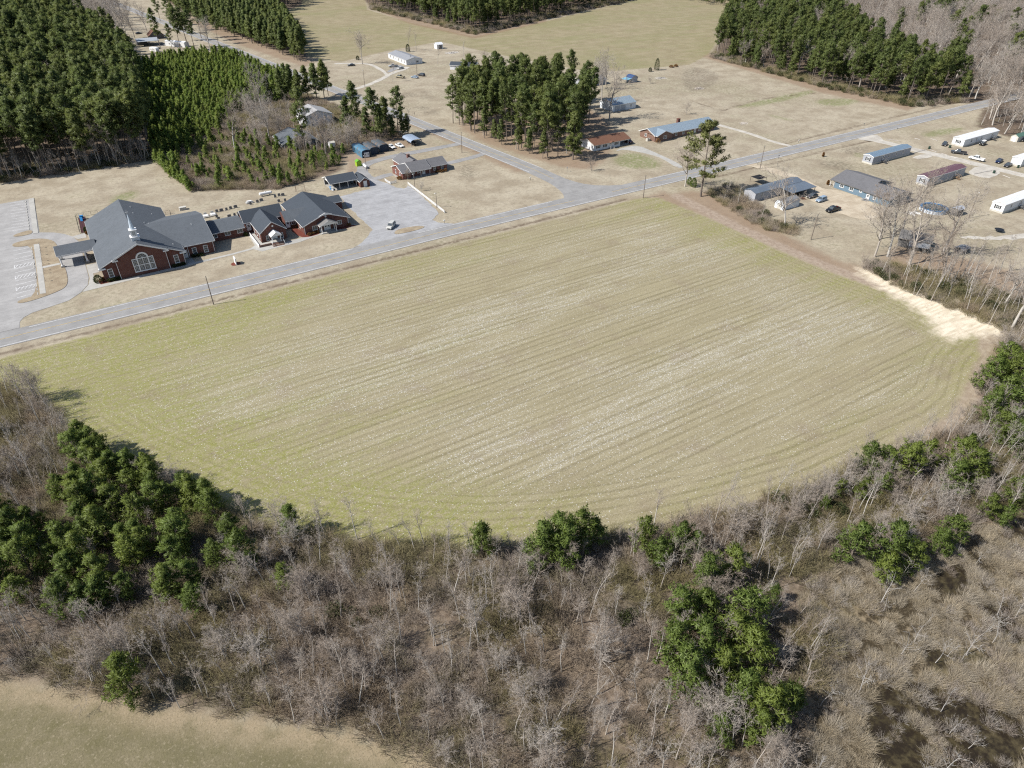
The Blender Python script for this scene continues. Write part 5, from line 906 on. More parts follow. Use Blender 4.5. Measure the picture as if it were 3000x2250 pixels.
cs_ = thing('church_sign', 'upright white church sign in a small mulch bed', 'sign', (28.9, 198.9)); sheet('mulch', smooth([(-1.4,-1.2),(1.4,-1.2),(1.2,1.2),(-1.2,1.2)], 2), .05, MULCH, cs_); MB().box(-.14,.14,-1.15,-.95,0,2.0).box(-.14,.14,.95,1.15,0,2.0).box(-.14,.14,-.95,.95,0,.35).build('base', WHITE, cs_); MB().box(-.10,.10,-.95,.95,.5,1.75).build('panel', WHITE, cs_); MB().prism([(-1.1,1.8),(1.1,1.8),(0,2.45)], 'x', -.12, .12).build('pediment', WHITE, cs_)
t = thing('road_sign', 'small sign on a post at the grove corner of the junction', 'sign', T2(1463,1112)); MB().tube((0,0,0),(0,0,1.9),.035).build('post', STEEL, t); MB().box(-.02,.02,-.3,.3,1.3,1.9).build('plate', STEEL, t)
# gravestones
gp = [(33.6,243.2),(35.1,243.2),(36.8,243.2),(38.3,243.7),(40,244),(45.2,244.3),(47.8,245),(49.3,245.6),(54.5,246.7),(56.1,247.3),(57.3,246.8),(56.4,241.2),(54.3,241.5),(55.2,237.3),(32.5,238.5),(32.6,236.1),(36.1,236.3),(37.9,236.6),(39.2,236.9)]
GRAN = plain('granite', (.20,.20,.205), .5, var=.3, scale=5)
for i, (x, y) in enumerate(gp):
    t = thing('gravestone', 'grey headstone standing in the small cemetery behind the church link', 'gravestone', (x, y, 0), group='headstones in the cemetery'); w = (.45,.6,.38)[i % 3]; MB().box(-w-.12,w+.12,-.22,.22,0,.18).build('base', CONC, t)
    MB().prism([(-w,.18),(w,.18),(w,.85),(w*.6,1.0),(-w*.6,1.0),(-w,.85)], 'y', -.10, .10).build('stone', GRAN, t)
for x, y, lb in ((29.6,241,'left of two'),(31.9,241.2,'right of two')):
    t = thing('grave_plot', lb+' raised concrete grave plots in the cemetery', 'grave', (x, y, 0)); MB().box(-.95,.95,-1.3,1.3,0,.35).build('curb', CONC, t); MB().box(-.7,.7,-.6,1.0,.35,.5).build('slab', WHITE, t); MB().box(-.5,.5,1.02,1.2,.35,1.1).build('headstone', CREAM, t)
t = thing('grave_vault', 'white concrete grave vault in the upper cemetery row', 'grave', (45.3, 246.2, 0)); MB().box(-1.3,1.3,-.9,.9,0,.3).build('slab', CONC, t); MB().box(-.8,.8,-.4,.4,.3,.75).build('vault', WHITE, t)
sg = thing('swing_frame', 'thin rusty swing frame behind the church hall roof', 'swing', (64, 247.4, 0)); RUST = plain('rusty pipe', (.14,.07,.045), .8)
for x in (-1.6, 1.6): MB().tube((x,-1.0,0),(x,0,2.4),.05,n=5).tube((x,1.0,0),(x,0,2.4),.05,n=5).build('leg', RUST, sg)
MB().tube((-1.7,0,2.4),(1.7,0,2.4),.05,n=5).build('top_bar', RUST, sg)
for x in (-.7, .7): MB().tube((x-.2,0,2.4),(x-.2,0,.5),.012,n=3).tube((x+.2,0,2.4),(x+.2,0,.5),.012,n=3).box(x-.24,x+.24,-.1,.1,.46,.5).build('seat', BLACK, sg)
# fenced play area against the church
pg = sheet('play_mat', [(-7.3,248),(-4.9,248),(-4.9,262.6),(-7.0,262.6)], .05, plain('maroon rubber', (.065,.022,.026), .9), label='maroon rubber play surface beside the church wall')
def cfence(line, label, h=1.3, n=8):
    t = thing('chain_fence', label, 'fence', (*line[0], 0)); L = np.array(line, float)-np.array(line[0]); seg = np.linalg.norm(np.diff(L, axis=0), axis=1); cum = np.concatenate([[0], np.cumsum(seg)]); ss_ = sorted(set(list(np.linspace(0, cum[-1], n+1))+list(cum)))
    P = [(np.interp(s, cum, L[:,0]), np.interp(s, cum, L[:,1])) for s in ss_]
    for p in P: MB().tube((*p,0),(*p,h),.035,n=5).build('post', CHAIN, t)
    for p, q in zip(P[:-1], P[1:]): MB().tube((*p,h-.03),(*q,h-.03),.025,n=4).tube((*p,.1),(*q,.1),.02,n=4).tube((*p,h*.55),(*q,h*.55),.012,n=3).build('rail', CHAIN, t)
cfence([(-5,247.6),(-7.6,247.6),(-7.5,263.2),(-.9,263)], 'dark fence round the maroon play area', n=12); cfence([(14.5,247),(14.8,250.4),(20,250.2),(19.5,246.4)], 'dark fence enclosure at the rear corner of the church', n=7)
ps = thing('play_set', 'blue plastic play set beside the church wall', 'play set', (-5.9, 260.4, .05)); MB().box(-.6,.6,-.5,.5,.5,1.3).build('platform', BLUEP, ps); MB().slab([(-.6,-1.9,.1),(.1,-1.9,.1),(.1,-.5,1.1),(-.6,-.5,1.1)], .08).build('chute', BLUEP, ps)
for x in (-.55, .55):
    for y in (-.45, .45): MB().box(x-.05,x+.05,y-.05,y+.05,0,1.9).build('leg', WHITE, ps)
t = thing('air_conditioner', 'pale equipment box beside the brush behind the church', 'appliance', R2(1860,300)); MB().box(-1.1,1.1,-.7,.7,.1,1.0).build('case', CREAM, t); MB().box(-1.2,1.2,-.8,.8,0,.1).build('pad', CONC, t)
# piles and oddments in the yards
def pile(name, p, label, cat, mat, n, r, h, seed):
    t = MB(); rr = random.Random(seed)
    for _ in range(n):
        a_, d_ = rr.uniform(0, 6.28), r*math.sqrt(rr.random()); x, y = d_*math.cos(a_), d_*math.sin(a_)*.6; an = rr.uniform(0, 3.14); L = rr.uniform(.3, 1.1)*(r/2); z = max(.05, h*(1-d_/r)*rr.uniform(.4, 1))
        t.tube((x-L*math.cos(an), y-L*math.sin(an), max(.03, z+rr.uniform(-.4,.1))), (x+L*math.cos(an), y+L*math.sin(an), z), rr.uniform(.03,.09), n=4)
    o = t.build(name, mat); o.location = (*p, 0); tag(o, label, cat)
pile('brush_pile', T3(105,575), 'heap of grey cut branches on the lawn', 'brush pile', BARE, 120, 2.6, 1.3, 3); pile('rubble_pile', Q4(1255,440), 'pile of pale rubble near the cedar', 'rubble', PALE, 70, 3.4, .6, 4); pile('rubble_pile', Q3(1820,340), 'pale rubble ring near the tiny white shed', 'rubble', PALE, 90, 4.6, .5, 5); pile('scrap_pile', Q1(1150,500), 'scattered scrap between pine trunks at top left', 'scrap', STEEL, 140, 7, 1.0, 6); pile('scrap_pile', Q1(800,480), 'dark scrap heap by the open pole barn', 'scrap', GREYWOOD, 90, 5, 1.0, 8); pile('yard_clutter', R8(910,1150), 'pale clutter on the grass left of the pool', 'clutter', WHITE, 40, 2.2, .7, 9); pile('yard_clutter', R8(345,990), 'grey clutter by the blue house entrance', 'clutter', STEEL, 40, 1.6, .8, 10); pile('flower_bed', T3(395,800), 'dark oval flower bed with bare stems', 'flower bed', BARE, 60, 2.2, .5, 12); pile('yard_clutter', R7(1370,790), 'reddish clutter beside the dark carport', 'clutter', RUST, 40, 1.8, .7, 13)
logs = [((R8(920,265)),(R8(985,280))),((R8(1110,270)),(R8(1190,292))),((R8(590,275)),(R8(760,300))),((R8(910,437)),(R8(1055,400))),((R8(1100,400)),(R8(1180,425))),((R8(1230,440)),(R8(1310,465))),((R8(1345,480)),(R8(1420,500))),((R8(1490,525)),(R8(1580,565))),((R8(1620,685)),(R8(1830,645))),((R8(1960,700)),(R8(2050,735))),((R8(2080,665)),(R8(2180,695)))]
for p, q in logs: o = MB().tube((0,0,.13),(q[0]-p[0],q[1]-p[1],.13),.13,n=6).build('border_log', PALE); o.location = (*p, 0); tag(o, 'pale landscape timber laid along the mobile home lots', 'timber', 'timbers edging the mobile home lots')
for p, lb in ((R8(1093,388),'dark green wheelie bin at the lane corner'),(R8(1855,675),'dark green bin beside the maroon roofed home spur'),(R8(1335,375),'dark bin at the end of the long white mobile home'),(R8(2140,610),'dark bin by the white mobile home at the right edge')):
    t = thing('rubbish_bin', lb, 'bin', p); MB().loft([[(-.25,-.28,.05),(.25,-.28,.05),(.25,.28,.05),(-.25,.28,.05)],[(-.33,-.36,1.0),(.33,-.36,1.0),(.33,.36,1.0),(-.33,.36,1.0)]]).build('body', plain('bin green',(.02,.05,.035),.5), t); MB().box(-.36,.36,-.40,.38,1.0,1.08).build('lid', plain('bin green',(.02,.05,.035),.5), t)
    MB().tube((-.34,.3,.14),(.34,.3,.14),.14,n=8).build('wheel', RUBBER, t)
# ------------------------------------------------------------------ vegetation: mesh makers
def unit(v): return v/max(1e-9, np.linalg.norm(v))
def seg_mesh(segs):
    """open tapered tubes from (p, q, r0, r1)"""
    V, F = [], []; k = 0
    for p, q, r0, r1 in segs:
        n = 6 if r0 > .08 else (4 if r0 > .03 else 3); d = q-p; L = np.linalg.norm(d)
        if L < 1e-5: continue
        d = d/L; u = unit(np.cross(d, (0,0,1.) if abs(d[2]) < .9 else (1.,0,0))); w = np.cross(d, u)
        cs = [(math.cos(6.28318*i/n), math.sin(6.28318*i/n)) for i in range(n)]
        V += [p+r0*(c*u+s*w) for c, s in cs]
        if r1 < .004: V.append(q); F += [(k+i, k+(i+1) % n, k+n) for i in range(n)]; k += n+1
        else: V += [q+r1*(c*u+s*w) for c, s in cs]; F += [(k+i, k+(i+1) % n, k+n+(i+1) % n, k+n+i) for i in range(n)]; k += 2*n
    return V, F
def tri_tufts(C, D, L, W, R, out=None):
    """one narrow triangle per needle tuft: centres C, directions D"""
    n = len(C); rv = R.normal(size=(n, 3)); rv = rv if out is None else out+rv*.35; S = np.cross(D, rv); S /= np.linalg.norm(S, axis=1)[:,None]+1e-9
    L = np.asarray(L).reshape(-1, 1) if np.ndim(L) else L; W = np.asarray(W).reshape(-1, 1) if np.ndim(W) else W
    if out is not None:                                             # every tuft turns its face outwards
        sw = np.einsum('ij,ij->i', np.cross(S, D), out) < 0; S[sw] *= -1
    A, B, T = C-S*W-D*L*.15, C+S*W-D*L*.15, C+D*L; V = np.stack([A, B, T], 1).reshape(-1, 3)
    return V, np.arange(3*n).reshape(-1, 3)
def mesh_of(name, parts):
    """parts: list of (V, F, material) joined in one mesh"""
    me = bpy.data.meshes.new(name); V, F, MI = [], [], []; k = 0
    NN = []
    for i, pt_ in enumerate(parts):
        v, f, mt = pt_[:3]; NN += [tuple(map(float, q)) for q in np.repeat(pt_[3], 3, axis=0)] if len(pt_) > 3 else [(0.,0.,0.)]*len(v)
        V += [tuple(map(float, q)) for q in v]; F += [tuple(int(a)+k for a in q) for q in f]; MI += [i]*len(f); k += len(v); me.materials.append(mt)
    me.from_pydata(V, [], F, shade_flat=False); me.polygons.foreach_set('material_index', np.array(MI, np.int32)); me.update()
    if any(len(q) > 3 for q in parts): me.normals_split_custom_set_from_vertices(NN)
    return me
def grow(segs, p, d, L, r, lvl, spec, R):
    nseg = spec['seg'][lvl]; pts_ = [p]; dd = d; q = p
    for i in range(nseg):
        dd = unit(dd+R.normal(0, spec['wob'][lvl], 3)+np.array([0, 0, spec['up'][lvl]])); q2 = q+dd*L/nseg
        ra = r*(1-.85*i/nseg); rb = r*(1-.85*(i+1)/nseg)
        if lvl == len(spec['seg'])-1 and i == nseg-1: rb = 0
        segs[lvl].append((q, q2, ra, rb)); q = q2; pts_.append(q)
    if lvl+1 < len(spec['seg']):
        for _ in range(spec['n'][lvl]):
            t = R.uniform(spec['t0'][lvl], 1.0); x = t*nseg; i = min(nseg-1, int(x)); b0 = pts_[i]+(pts_[i+1]-pts_[i])*(x-i); ax = unit(pts_[i+1]-pts_[i])
            rad = unit(np.cross(ax, R.normal(size=3))); an = R.uniform(*spec['ang'][lvl]); nd = unit(ax*math.cos(an)+rad*math.sin(an))
            grow(segs, b0, nd, L*spec['len'][lvl]*R.uniform(.6, 1.15)*(1.15-.5*t if lvl == 0 else 1), max(spec['rmin'], r*(1-.8*t)*spec['rr'][lvl]), lvl+1, spec, R)
SPECS = {
 'slim': dict(rmin=.011, seg=(7,4,2,1), n=(15,5,4), t0=(.40,.25,.2), ang=((.30,.65),(.35,.9),(.4,1.)), wob=(.05,.12,.2,.2), up=(.02,.10,.06,.04), len=(.34,.42,.5), rr=(.5,.55,.6)),
 'broad': dict(rmin=.013, seg=(5,5,3,1), n=(14,8,6), t0=(.22,.25,.2), ang=((.45,1.1),(.4,1.),(.4,1.1)), wob=(.10,.16,.24,.25), up=(.03,.07,.03,.02), len=(.62,.45,.45), rr=(.55,.55,.6)),
 'oak': dict(rmin=.024, seg=(6,6,4,2), n=(15,9,7), t0=(.25,.25,.2), ang=((.4,1.0),(.4,1.),(.4,1.1)), wob=(.08,.16,.22,.25), up=(.03,.08,.04,.02), len=(.60,.45,.42), rr=(.55,.55,.6)),
 'dead': dict(rmin=.012, seg=(6,3,2), n=(11,4), t0=(.3,.3), ang=((.5,1.2),(.4,1.)), wob=(.08,.16,.2), up=(.0,.05,.03), len=(.35,.45), rr=(.45,.6)),
}
def bare_mesh(kind, h, r, seed, mats=(BARE, TWIG)):
    R = np.random.default_rng(seed); sp = SPECS[kind]; segs = [[] for _ in sp['seg']]; multi = kind == 'broad'
    for k in range(int(R.integers(2, 4)) if multi else 1):
        d = unit(np.array([R.normal(0, .16), R.normal(0, .16), 1.0])) if multi else unit(np.array([R.normal(0, .05), R.normal(0, .05), 1]))
        grow(segs, np.array([R.normal(0,.12)*multi, R.normal(0,.12)*multi, -.15]), d, h*.82*(R.uniform(.75,1) if multi else 1), r, 0, sp, R)
    t = seg_mesh(segs[0]); c = seg_mesh([s for l in segs[1:] for s in l])
    return (mesh_of('trunk', [(*t, mats[0])]), mesh_of('branches', [(*c, mats[1])]), mesh_of('bare_tree', [(*t, mats[0]), (*c, mats[1])]))
def pine_mesh(h, R0, z0, nb, ncl, ntuft, tl, tw, seed, needle, r=.2, taper=1.0, flat=False, clump=.42, zsq=.75):
    R = np.random.default_rng(seed); segs = []; p = np.array([0, 0, -.15]); lean = R.normal(0, .02, 2); n = 8; pos_ = [p]
    for i in range(n):
        q = np.array([lean[0]*h*(i+1)/n+R.normal(0,.05), lean[1]*h*(i+1)/n+R.normal(0,.05), h*.96*(i+1)/n]); segs.append((p, q, r*(1-.85*i/n), r*(1-.85*(i+1)/n))); p = q; pos_.append(p)
    pz = np.array([q[2] for q in pos_]); C, D, O = [], [], []
    for k in range(nb):
        t = (k+R.random())/nb; t = t**.85; z = h*(z0+(1-z0)*t*.97); x0 = np.array([np.interp(z, pz, [q[0] for q in pos_]), np.interp(z, pz, [q[1] for q in pos_]), z])
        prof = (1-abs((t-.38)/.66)**2.2) if not flat else (1-t**1.6*.85)
        L = R0*max(.16, prof)**taper*R.uniform(.40, 1.2); a = R.uniform(0, 6.283); el = R.uniform(-.12, .45)+.35*t; d = np.array([math.cos(a)*math.cos(el), math.sin(a)*math.cos(el), math.sin(el)])
        e = x0+d*L+np.array([0,0,.10*L]); segs.append((x0, e, max(.018, .05*L/R0), .006))
        for j in range(ncl):
            f = 1-(j/ncl)**1.3*.62 if ncl > 1 else 1; c = x0+(e-x0)*f+R.normal(0, .30*min(1, L/2), 3)*np.array([1,1,.7]); m = ntuft
            o = R.normal(size=(m, 3)); o /= np.linalg.norm(o, axis=1)[:,None]; rad = clump*R.uniform(.7, 1.3); C.append(c+o*rad*R.random((m,1))**.5*np.array([1,1,zsq])); tg = np.cross(o, R.normal(size=(m, 3))); tg /= np.linalg.norm(tg, axis=1)[:,None]+1e-9; D.append(tg*.8+o*.42+d*.25+np.array([0,0,.30])); O.append(o*.75+d*.45+np.array([0,0,.40]))
    o = R.normal(size=(ntuft, 3)); C.append(pos_[-1]+o*.25); D.append(o+np.array([0,0,1.2])); O.append(o+np.array([0,0,.8]))
    C = np.concatenate(C); D = np.concatenate(D); O = np.concatenate(O); O /= np.linalg.norm(O, axis=1)[:,None]; D /= np.linalg.norm(D, axis=1)[:,None]; m = len(C)
    V, F = tri_tufts(C, D, tl*R.uniform(.7, 1.3, m), tw*R.uniform(.7, 1.3, m), R, O); ts = seg_mesh(segs)
    return (mesh_of('trunk', [(*ts, TRUNK)]), mesh_of('crown', [(V, F, needle, O)]), mesh_of('pine', [(*ts, TRUNK), (V, F, needle, O)]))
def shrub_mesh(h, w, n, seed, mat, leaves=0, leafmat=None, thick=.016):
    R = np.random.default_rng(seed); segs = []
    for _ in range(n):
        a = R.uniform(0, 6.283); s = R.random()**.6; b = np.array([math.cos(a)*s*w*.45, math.sin(a)*s*w*.45, -.05]); H = h*R.uniform(.5, 1.1)*(1-.35*s*s)
        m_ = b+np.array([math.cos(a)*s*w*.25, math.sin(a)*s*w*.25, H*.55])+R.normal(0, .12, 3); e = m_+np.array([math.cos(a)*s*w*.22, math.sin(a)*s*w*.22, H*.45])+R.normal(0, .2, 3)
        segs += [(b, m_, thick*1.5, thick), (m_, e, thick, 0)]
        for _ in range(3): f = R.random(); q = m_+(e-m_)*f; segs.append((q, q+R.normal(0, .28, 3)+np.array([0,0,.2]), thick*.8, 0))
    parts = [(*seg_mesh(segs), mat)]
    if leaves:
        o = R.normal(size=(leaves, 3)); o /= np.linalg.norm(o, axis=1)[:,None]; rr = R.random((leaves,1))**.35; C = o*rr*np.array([w*.5, w*.5, h*.42])+np.array([0,0,h*.52]); C[:,2] = np.maximum(.1, C[:,2]); D = o+R.normal(0,.5,(leaves,3)); D /= np.linalg.norm(D, axis=1)[:,None]
        parts.append((*tri_tufts(C, D, .26, .10, R), leafmat))
    return mesh_of('shrub', parts)
def reed_mesh(h, w, n, seed):
    R = np.random.default_rng(seed); lean_ = R.normal(0, .45, 2); a = R.uniform(0, 6.283, n); s = R.random(n)**.7*w*.5; B = np.stack([np.cos(a)*s, np.sin(a)*s, np.full(n, -.02)], 1); D = np.stack([np.cos(a)*.5+R.normal(0,.45,n)+lean_[0], np.sin(a)*.5+R.normal(0,.45,n)+lean_[1], np.ones(n)], 1); D /= np.linalg.norm(D, axis=1)[:,None]
    V, F = tri_tufts(B, D, h*R.uniform(.5, 1.3, n), .017, R); return mesh_of('reeds', [(V, F, REED)])
TALL = [pine_mesh(19, (2.5,3.1,3.5)[i % 3], (.30,.42,.52,.36)[i % 4], 46+4*(i % 4), 5, 9, .64, .14, 100+i, NEEDLE_T, .20, taper=(1,.7,1.2)[i % 3], clump=.54) for i in range(8)]
MIDP = [pine_mesh(12.5, 2.3, .22, 56, 4, 10, .62, .145, 140+i, NEEDLE_T, .17, flat=True, clump=.5) for i in range(4)]
BUSH = [pine_mesh(9, (2.9,2.4,3.3,2.7,3.1)[i], .12, 56, 5, 11, .42, .085, 180+i, NEEDLE_B, .15, flat=(i % 2 == 0), taper=(.8,1,.7,.9,1)[i], clump=.42) for i in range(5)]
SAPL = [pine_mesh(4, 1.0, .06, 34, 2, 10, .40, .085, 220+i, NEEDLE_Y, .06, flat=True, clump=.28) for i in range(4)]
SLIM = [bare_mesh('slim', 8, .085, 300+i) for i in range(7)]; BROAD = [bare_mesh('broad', 7.2, .085, 340+i) for i in range(6)]; OAK = [bare_mesh('oak', 14, .23, 380+i) for i in range(5)]; DEAD = [bare_mesh('dead', 5, .05, 420+i, (PALE, PALE)) for i in range(5)]
BRUSH = [shrub_mesh(2.1+.3*(i % 3), 3.0, 95, 460+i, BRUSHM) for i in range(6)]; GBRUSH = [shrub_mesh(2.0, 2.8, 40, 480+i, BRUSHM, 420, EVERG) for i in range(3)]; REEDS = [reed_mesh((.85,1.25,.65)[i % 3], 1.7, 300, 500+i) for i in range(8)]; PBRUSH = [shrub_mesh(2.0, 2.6, 75, 520+i, TWIG, thick=.013) for i in range(3)]

# ------------------------------------------------------------------ vegetation: placing
def scatter(polys, step, seed, excl=(), jit=.72, frame=(-160, 3160, -330, 2420), ztop=8):
    R = np.random.default_rng(seed); out = []
    for poly in polys:
        P = np.array(poly); x0, y0 = P.min(0); x1, y1 = P.max(0); xs = np.arange(x0, x1, step); ys = np.arange(y0, y1, step); X, Y = np.meshgrid(xs, ys); q = np.stack([X.ravel(), Y.ravel()], 1); q = q+R.uniform(-jit, jit, q.shape)*step
        q = q[inside(q, poly)]
        for e in excl: q = q[~inside(q, e)]
        if len(q):
            a, b = q[:,0], q[:,1]; Xc = a*_cy-b*_sy; Yc = a*_sy+b*_cy; ok = np.ones(len(q), bool)
            u0 = v0 = None
            for z in (0., ztop):
                dz = z-CAM_H; zc = Yc*_ct-dz*_st; yc = Yc*_st+dz*_ct; u = 1500+FPX*Xc/np.maximum(zc,1); v = 1125-FPX*yc/np.maximum(zc,1)
                if u0 is None: u0, v0 = u, v
            ok = (np.minimum(u0,u) < frame[1]) & (np.maximum(u0,u) > frame[0]) & (np.minimum(v0,v) < frame[3]) & (np.maximum(v0,v) > frame[2]) & (zc > 5)
            q = q[ok]
        out.append(q)
    return np.concatenate(out) if out else np.zeros((0, 2))
TREES = []          # (kind, variant meshes, x, y, scale, base height, label, category, group)
def plant(kind, meshes, x, y, s, h, label, cat='tree', group=None, must=False): TREES.append(dict(kind=kind, m=meshes, x=float(x), y=float(y), s=float(s), h=h*s, label=label, cat=cat, group=group, must=must))
def plant_all(kind, lib, q, h0, hr, label, group, seed):
    R = np.random.default_rng(seed)
    for x, y in q: s = R.uniform(*hr)/h0; plant(kind, lib[int(R.integers(len(lib)))], x, y, s, h0, label, group=group)
def crown(u, v, h, f=.55):
    """plan position of a tree whose crown centre (f of its height) shows at u, v"""
    return PX(u, v, h*f)
# tall pines
plant_all('tall_pine', TALL, scatter([FOREST_L], 6.2, 1, ztop=24), 19, (20, 26), 'tall pine in the dense forest at the upper left', 'pines of the upper left forest', 1)
GROVE = smooth([PX(*q) for q in ((1300,350),(1330,368),(1400,402),(1500,434),(1600,470),(1640,465),(1700,425),(1745,370),(1715,310),(1620,285),(1500,290),(1400,305))], 1)
plant_all('tall_pine', TALL, scatter([GROVE], 6.6, 2, ztop=24, excl=[[(250,320),(270,320),(270,340),(250,340)]]), 19, (18, 25), 'tall pine in the grove at the centre top', 'pines of the central grove', 2)
plant_all('tall_pine', TALL+MIDP[:2], scatter([[PX(1085,20),PX(1390,97),PX(1870,-8),PX(1900,-80),PX(1000,-80)]], 7, 3, ztop=22), 19, (18, 24), 'pine in the V shaped wood at the top centre', 'pines of the top centre wood', 3)
plant_all('tall_pine', TALL+MIDP, scatter([[PX(2085,168),PX(2425,258),PX(2669,308),PX(2815,298),PX(2770,240),PX(2570,165),PX(2450,60),PX(2300,-60),PX(2160,-50),PX(2150,60)]], 7.2, 4, ztop=22), 19, (17, 23), 'pine in the wood at the upper right', 'pines of the upper right wood', 4)
plant_all('mid_pine', MIDP, scatter([[PX(568,60),PX(884,187),PX(898,158),PX(840,72),PX(760,5),PX(600,-60),PX(430,-30)]], 5.4, 5, ztop=17), 12.5, (14, 18), 'pine in the strip between the side road and far field', 'pines of the roadside strip', 5)
plant_all('tall_pine', TALL, scatter([[PX(700,45),PX(800,40),PX(880,12),PX(880,-80),PX(560,-80)]], 7, 6, ztop=22), 19, (18, 23), 'dark pine in the wood at the far edge of the top left field', 'pines of the far top left wood', 6)
plant_all('mid_pine', MIDP, scatter([[PX(2020,5),PX(2150,25),PX(2300,-20),PX(2200,-60),PX(1950,-30)]], 7, 7, ztop=12), 12.5, (8, 11), 'low dark pine hedge tree at the top right field end', 'pines closing the top right field', 7)
for (u, v, h, lb) in ((896,454,25,'very tall lone pine with a bare trunk before the grey house'),(1051,398,22,'left of three tall pines behind the carports'),(1102,413,23,'middle of three tall pines behind the carports'),(1167,395,21,'right of three tall pines behind the carports')): plant('tall_pine', TALL[int(u) % 8], *PX(u, v), h/19, 19, lb, must=True)
for i, (u, v, h) in enumerate(((1117,412,16),(1075,408,14),(1135,400,17),(1180,402,11),(1195,398,10),(1150,408,9),(1020,392,16))): plant('mid_pine', MIDP[i % 4], *PX(u, v), h/12.5, 12.5, 'smaller pine in the clump behind the carports', group='small pines behind the carports', must=True)
for i, (u, v, h) in enumerate(((830,300,16),(860,296,17),(885,300,16),(905,292,17),(930,296,19),(950,286,18),(962,280,15),(845,280,15),(790,300,14))): plant('mid_pine', MIDP[i % 4], *PX(u, v), h/12.5, 12.5, 'pine in the clump between side road and white house', group='pines by the white house', must=True)
for i, (u, v, h) in enumerate(((470,140,24),(530,150,25),(555,148,24),(570,140,25),(545,120,23),(505,145,17),(590,112,24),(610,120,22),(520,100,22),(500,75,22),(470,62,21),(560,90,23),(640,130,19),(345,140,20))): plant('tall_pine', TALL[i % 5], *PX(u, v), h/19, 19, 'tall thin pine standing over the cluttered yard', group='pines over the cluttered yard', must=True)
for i, (u, v, h) in enumerate(((1345,365,14),(1380,385,13),(1420,405,12),(1470,425,11),(1550,450,10),(1590,465,11),(1450,415,9),(1520,440,13))): plant('mid_pine', MIDP[i % 4], *PX(u, v), h/12.5, 12.5, 'lower pine along the road side of the central grove', group='low pines of the central grove', must=True)
plant_all('bare_tree', OAK+SLIM, scatter([FOREST_L], 15, 41, ztop=20), 13, (13, 19), 'leafless tree among the upper left forest pines', 'bare trees in the upper left forest', 41)
plant_all('bare_tree', SLIM, scatter([GROVE], 13, 42, ztop=12), 8, (8, 13), 'leafless tree under the pines of the central grove', 'bare trees in the central grove', 42)
plant_all('bare_tree', OAK, scatter([[PX(2085,168),PX(2425,258),PX(2669,308),PX(2815,298),PX(2770,240),PX(2570,165),PX(2450,60),PX(2300,-60),PX(2160,-50),PX(2150,60)]], 17, 43, ztop=20), 13, (12, 18), 'leafless tree among the upper right pines', 'bare trees in the upper right pines', 43)
plant_all('tall_pine', TALL, scatter([[PX(2600,120),PX(2900,250),PX(3100,260),PX(3050,40),PX(2700,0)]], 26, 44, ztop=20), 19, (18, 23), 'pine standing among the bare wood at the upper right', 'pines in the upper right bare wood', 44)
# big lone pine at the road, its own open-branched shape
LONE = pine_mesh(24, 8.2, .24, 40, 7, 22, .72, .16, 777, leaf('open pine needles', ((.11,.125,.040),(.20,.21,.070),(.22,.215,.07))), .42, .8, clump=1.15, zsq=.42)
plant('lone_pine', LONE, *R6(1950,1635), 1.0, 24, 'big lone pine with open spreading branches beside the road', must=True)
plant('lone_pine', pine_mesh(20, 4.2, .14, 74, 6, 14, .7, .16, 778, NEEDLE_T, .34, flat=True, clump=.7), *T2(1500,1035), 1.0, 20, 'large dark pine at the front corner of the grove', must=True)
# bushy pines of the near thicket: crowns seen one by one
BP = [(365,1985,9,'round bright pine alone at the edge of the near field'),(1410,1580,8,'upright pine at the field edge left of centre'),(2115,2135,6,'small yellow green pine at the bottom of the pine clump'),(2270,1740,4.5,'small pine between the two large pine clumps'),(830,1685,6,'small pale pine right of the left pine stand'),(850,1525,7,'dark narrow pine at the field edge right of the left stand')]
for u, v, h, lb in BP: plant('bushy_pine', BUSH[int(u) % 5], *crown(u, v, h), h/9, 9, lb, must=True)
def clump_of(pts_, label, group, h=(8, 10)):
    for i, q in enumerate(pts_):
        hh = q[2] if len(q) > 2 else rnd.uniform(*h); plant('bushy_pine', BUSH[(i*3+int(q[0])) % 5], *crown(q[0], q[1], hh), hh/9, 9, label, group=group, must=True)
clump_of([(1590,1600),(1640,1570),(1700,1550),(1740,1560,7),(1660,1600)], 'pine in the small clump at the field edge near the centre', 'centre field edge pines')
clump_of([(1890,1570,8),(1990,1590,8),(1930,1620,7),(2040,1600,7)], 'pine in the pair left of the large right clump', 'pines left of the right clump')
clump_of([(2070,1690),(2150,1650),(1990,1790),(2060,1780),(2190,1790),(1975,1890),(2060,1880),(2150,1850),(2200,1900),(2010,1970),(2120,1960)], 'bright pine in the large clump right of centre', 'pines of the large right clump', (8.5, 10.5))
clump_of([(2180,2030,9),(2250,2070,9.5),(2320,2050,7),(2230,2130,7)], 'bright pine at the lower end of the right clump', 'pines at the lower end of the right clump')
clump_of([(2510,1590,9.5),(2620,1600,10),(2680,1640,7),(2600,1660,7),(2790,1560,7.5),(2760,1590,6)], 'pine in the clump above the marsh', 'pines above the marsh')
clump_of([(2550,1345),(2600,1350,7),(2670,1350),(2720,1330,7),(2530,1430,5.5),(2590,1420,5.5),(2820,1330,10),(2850,1370,10),(2800,1400,8),(2460,1430,4.5),(2420,1470,4)], 'pine on the field edge at the right', 'pines of the right field edge')
clump_of([(2910,1090,10),(2950,1060,10),(2990,1090,11),(2950,1150,10),(2990,1190,10),(2910,1190,9),(2940,1250,8),(2990,1270,9),(2900,1480,6),(2980,1440,7),(3030,1120,11),(3020,1300,9),(2950,1510,5)], 'dark pine at the far right edge beside the field corner', 'pines at the right edge of the field')
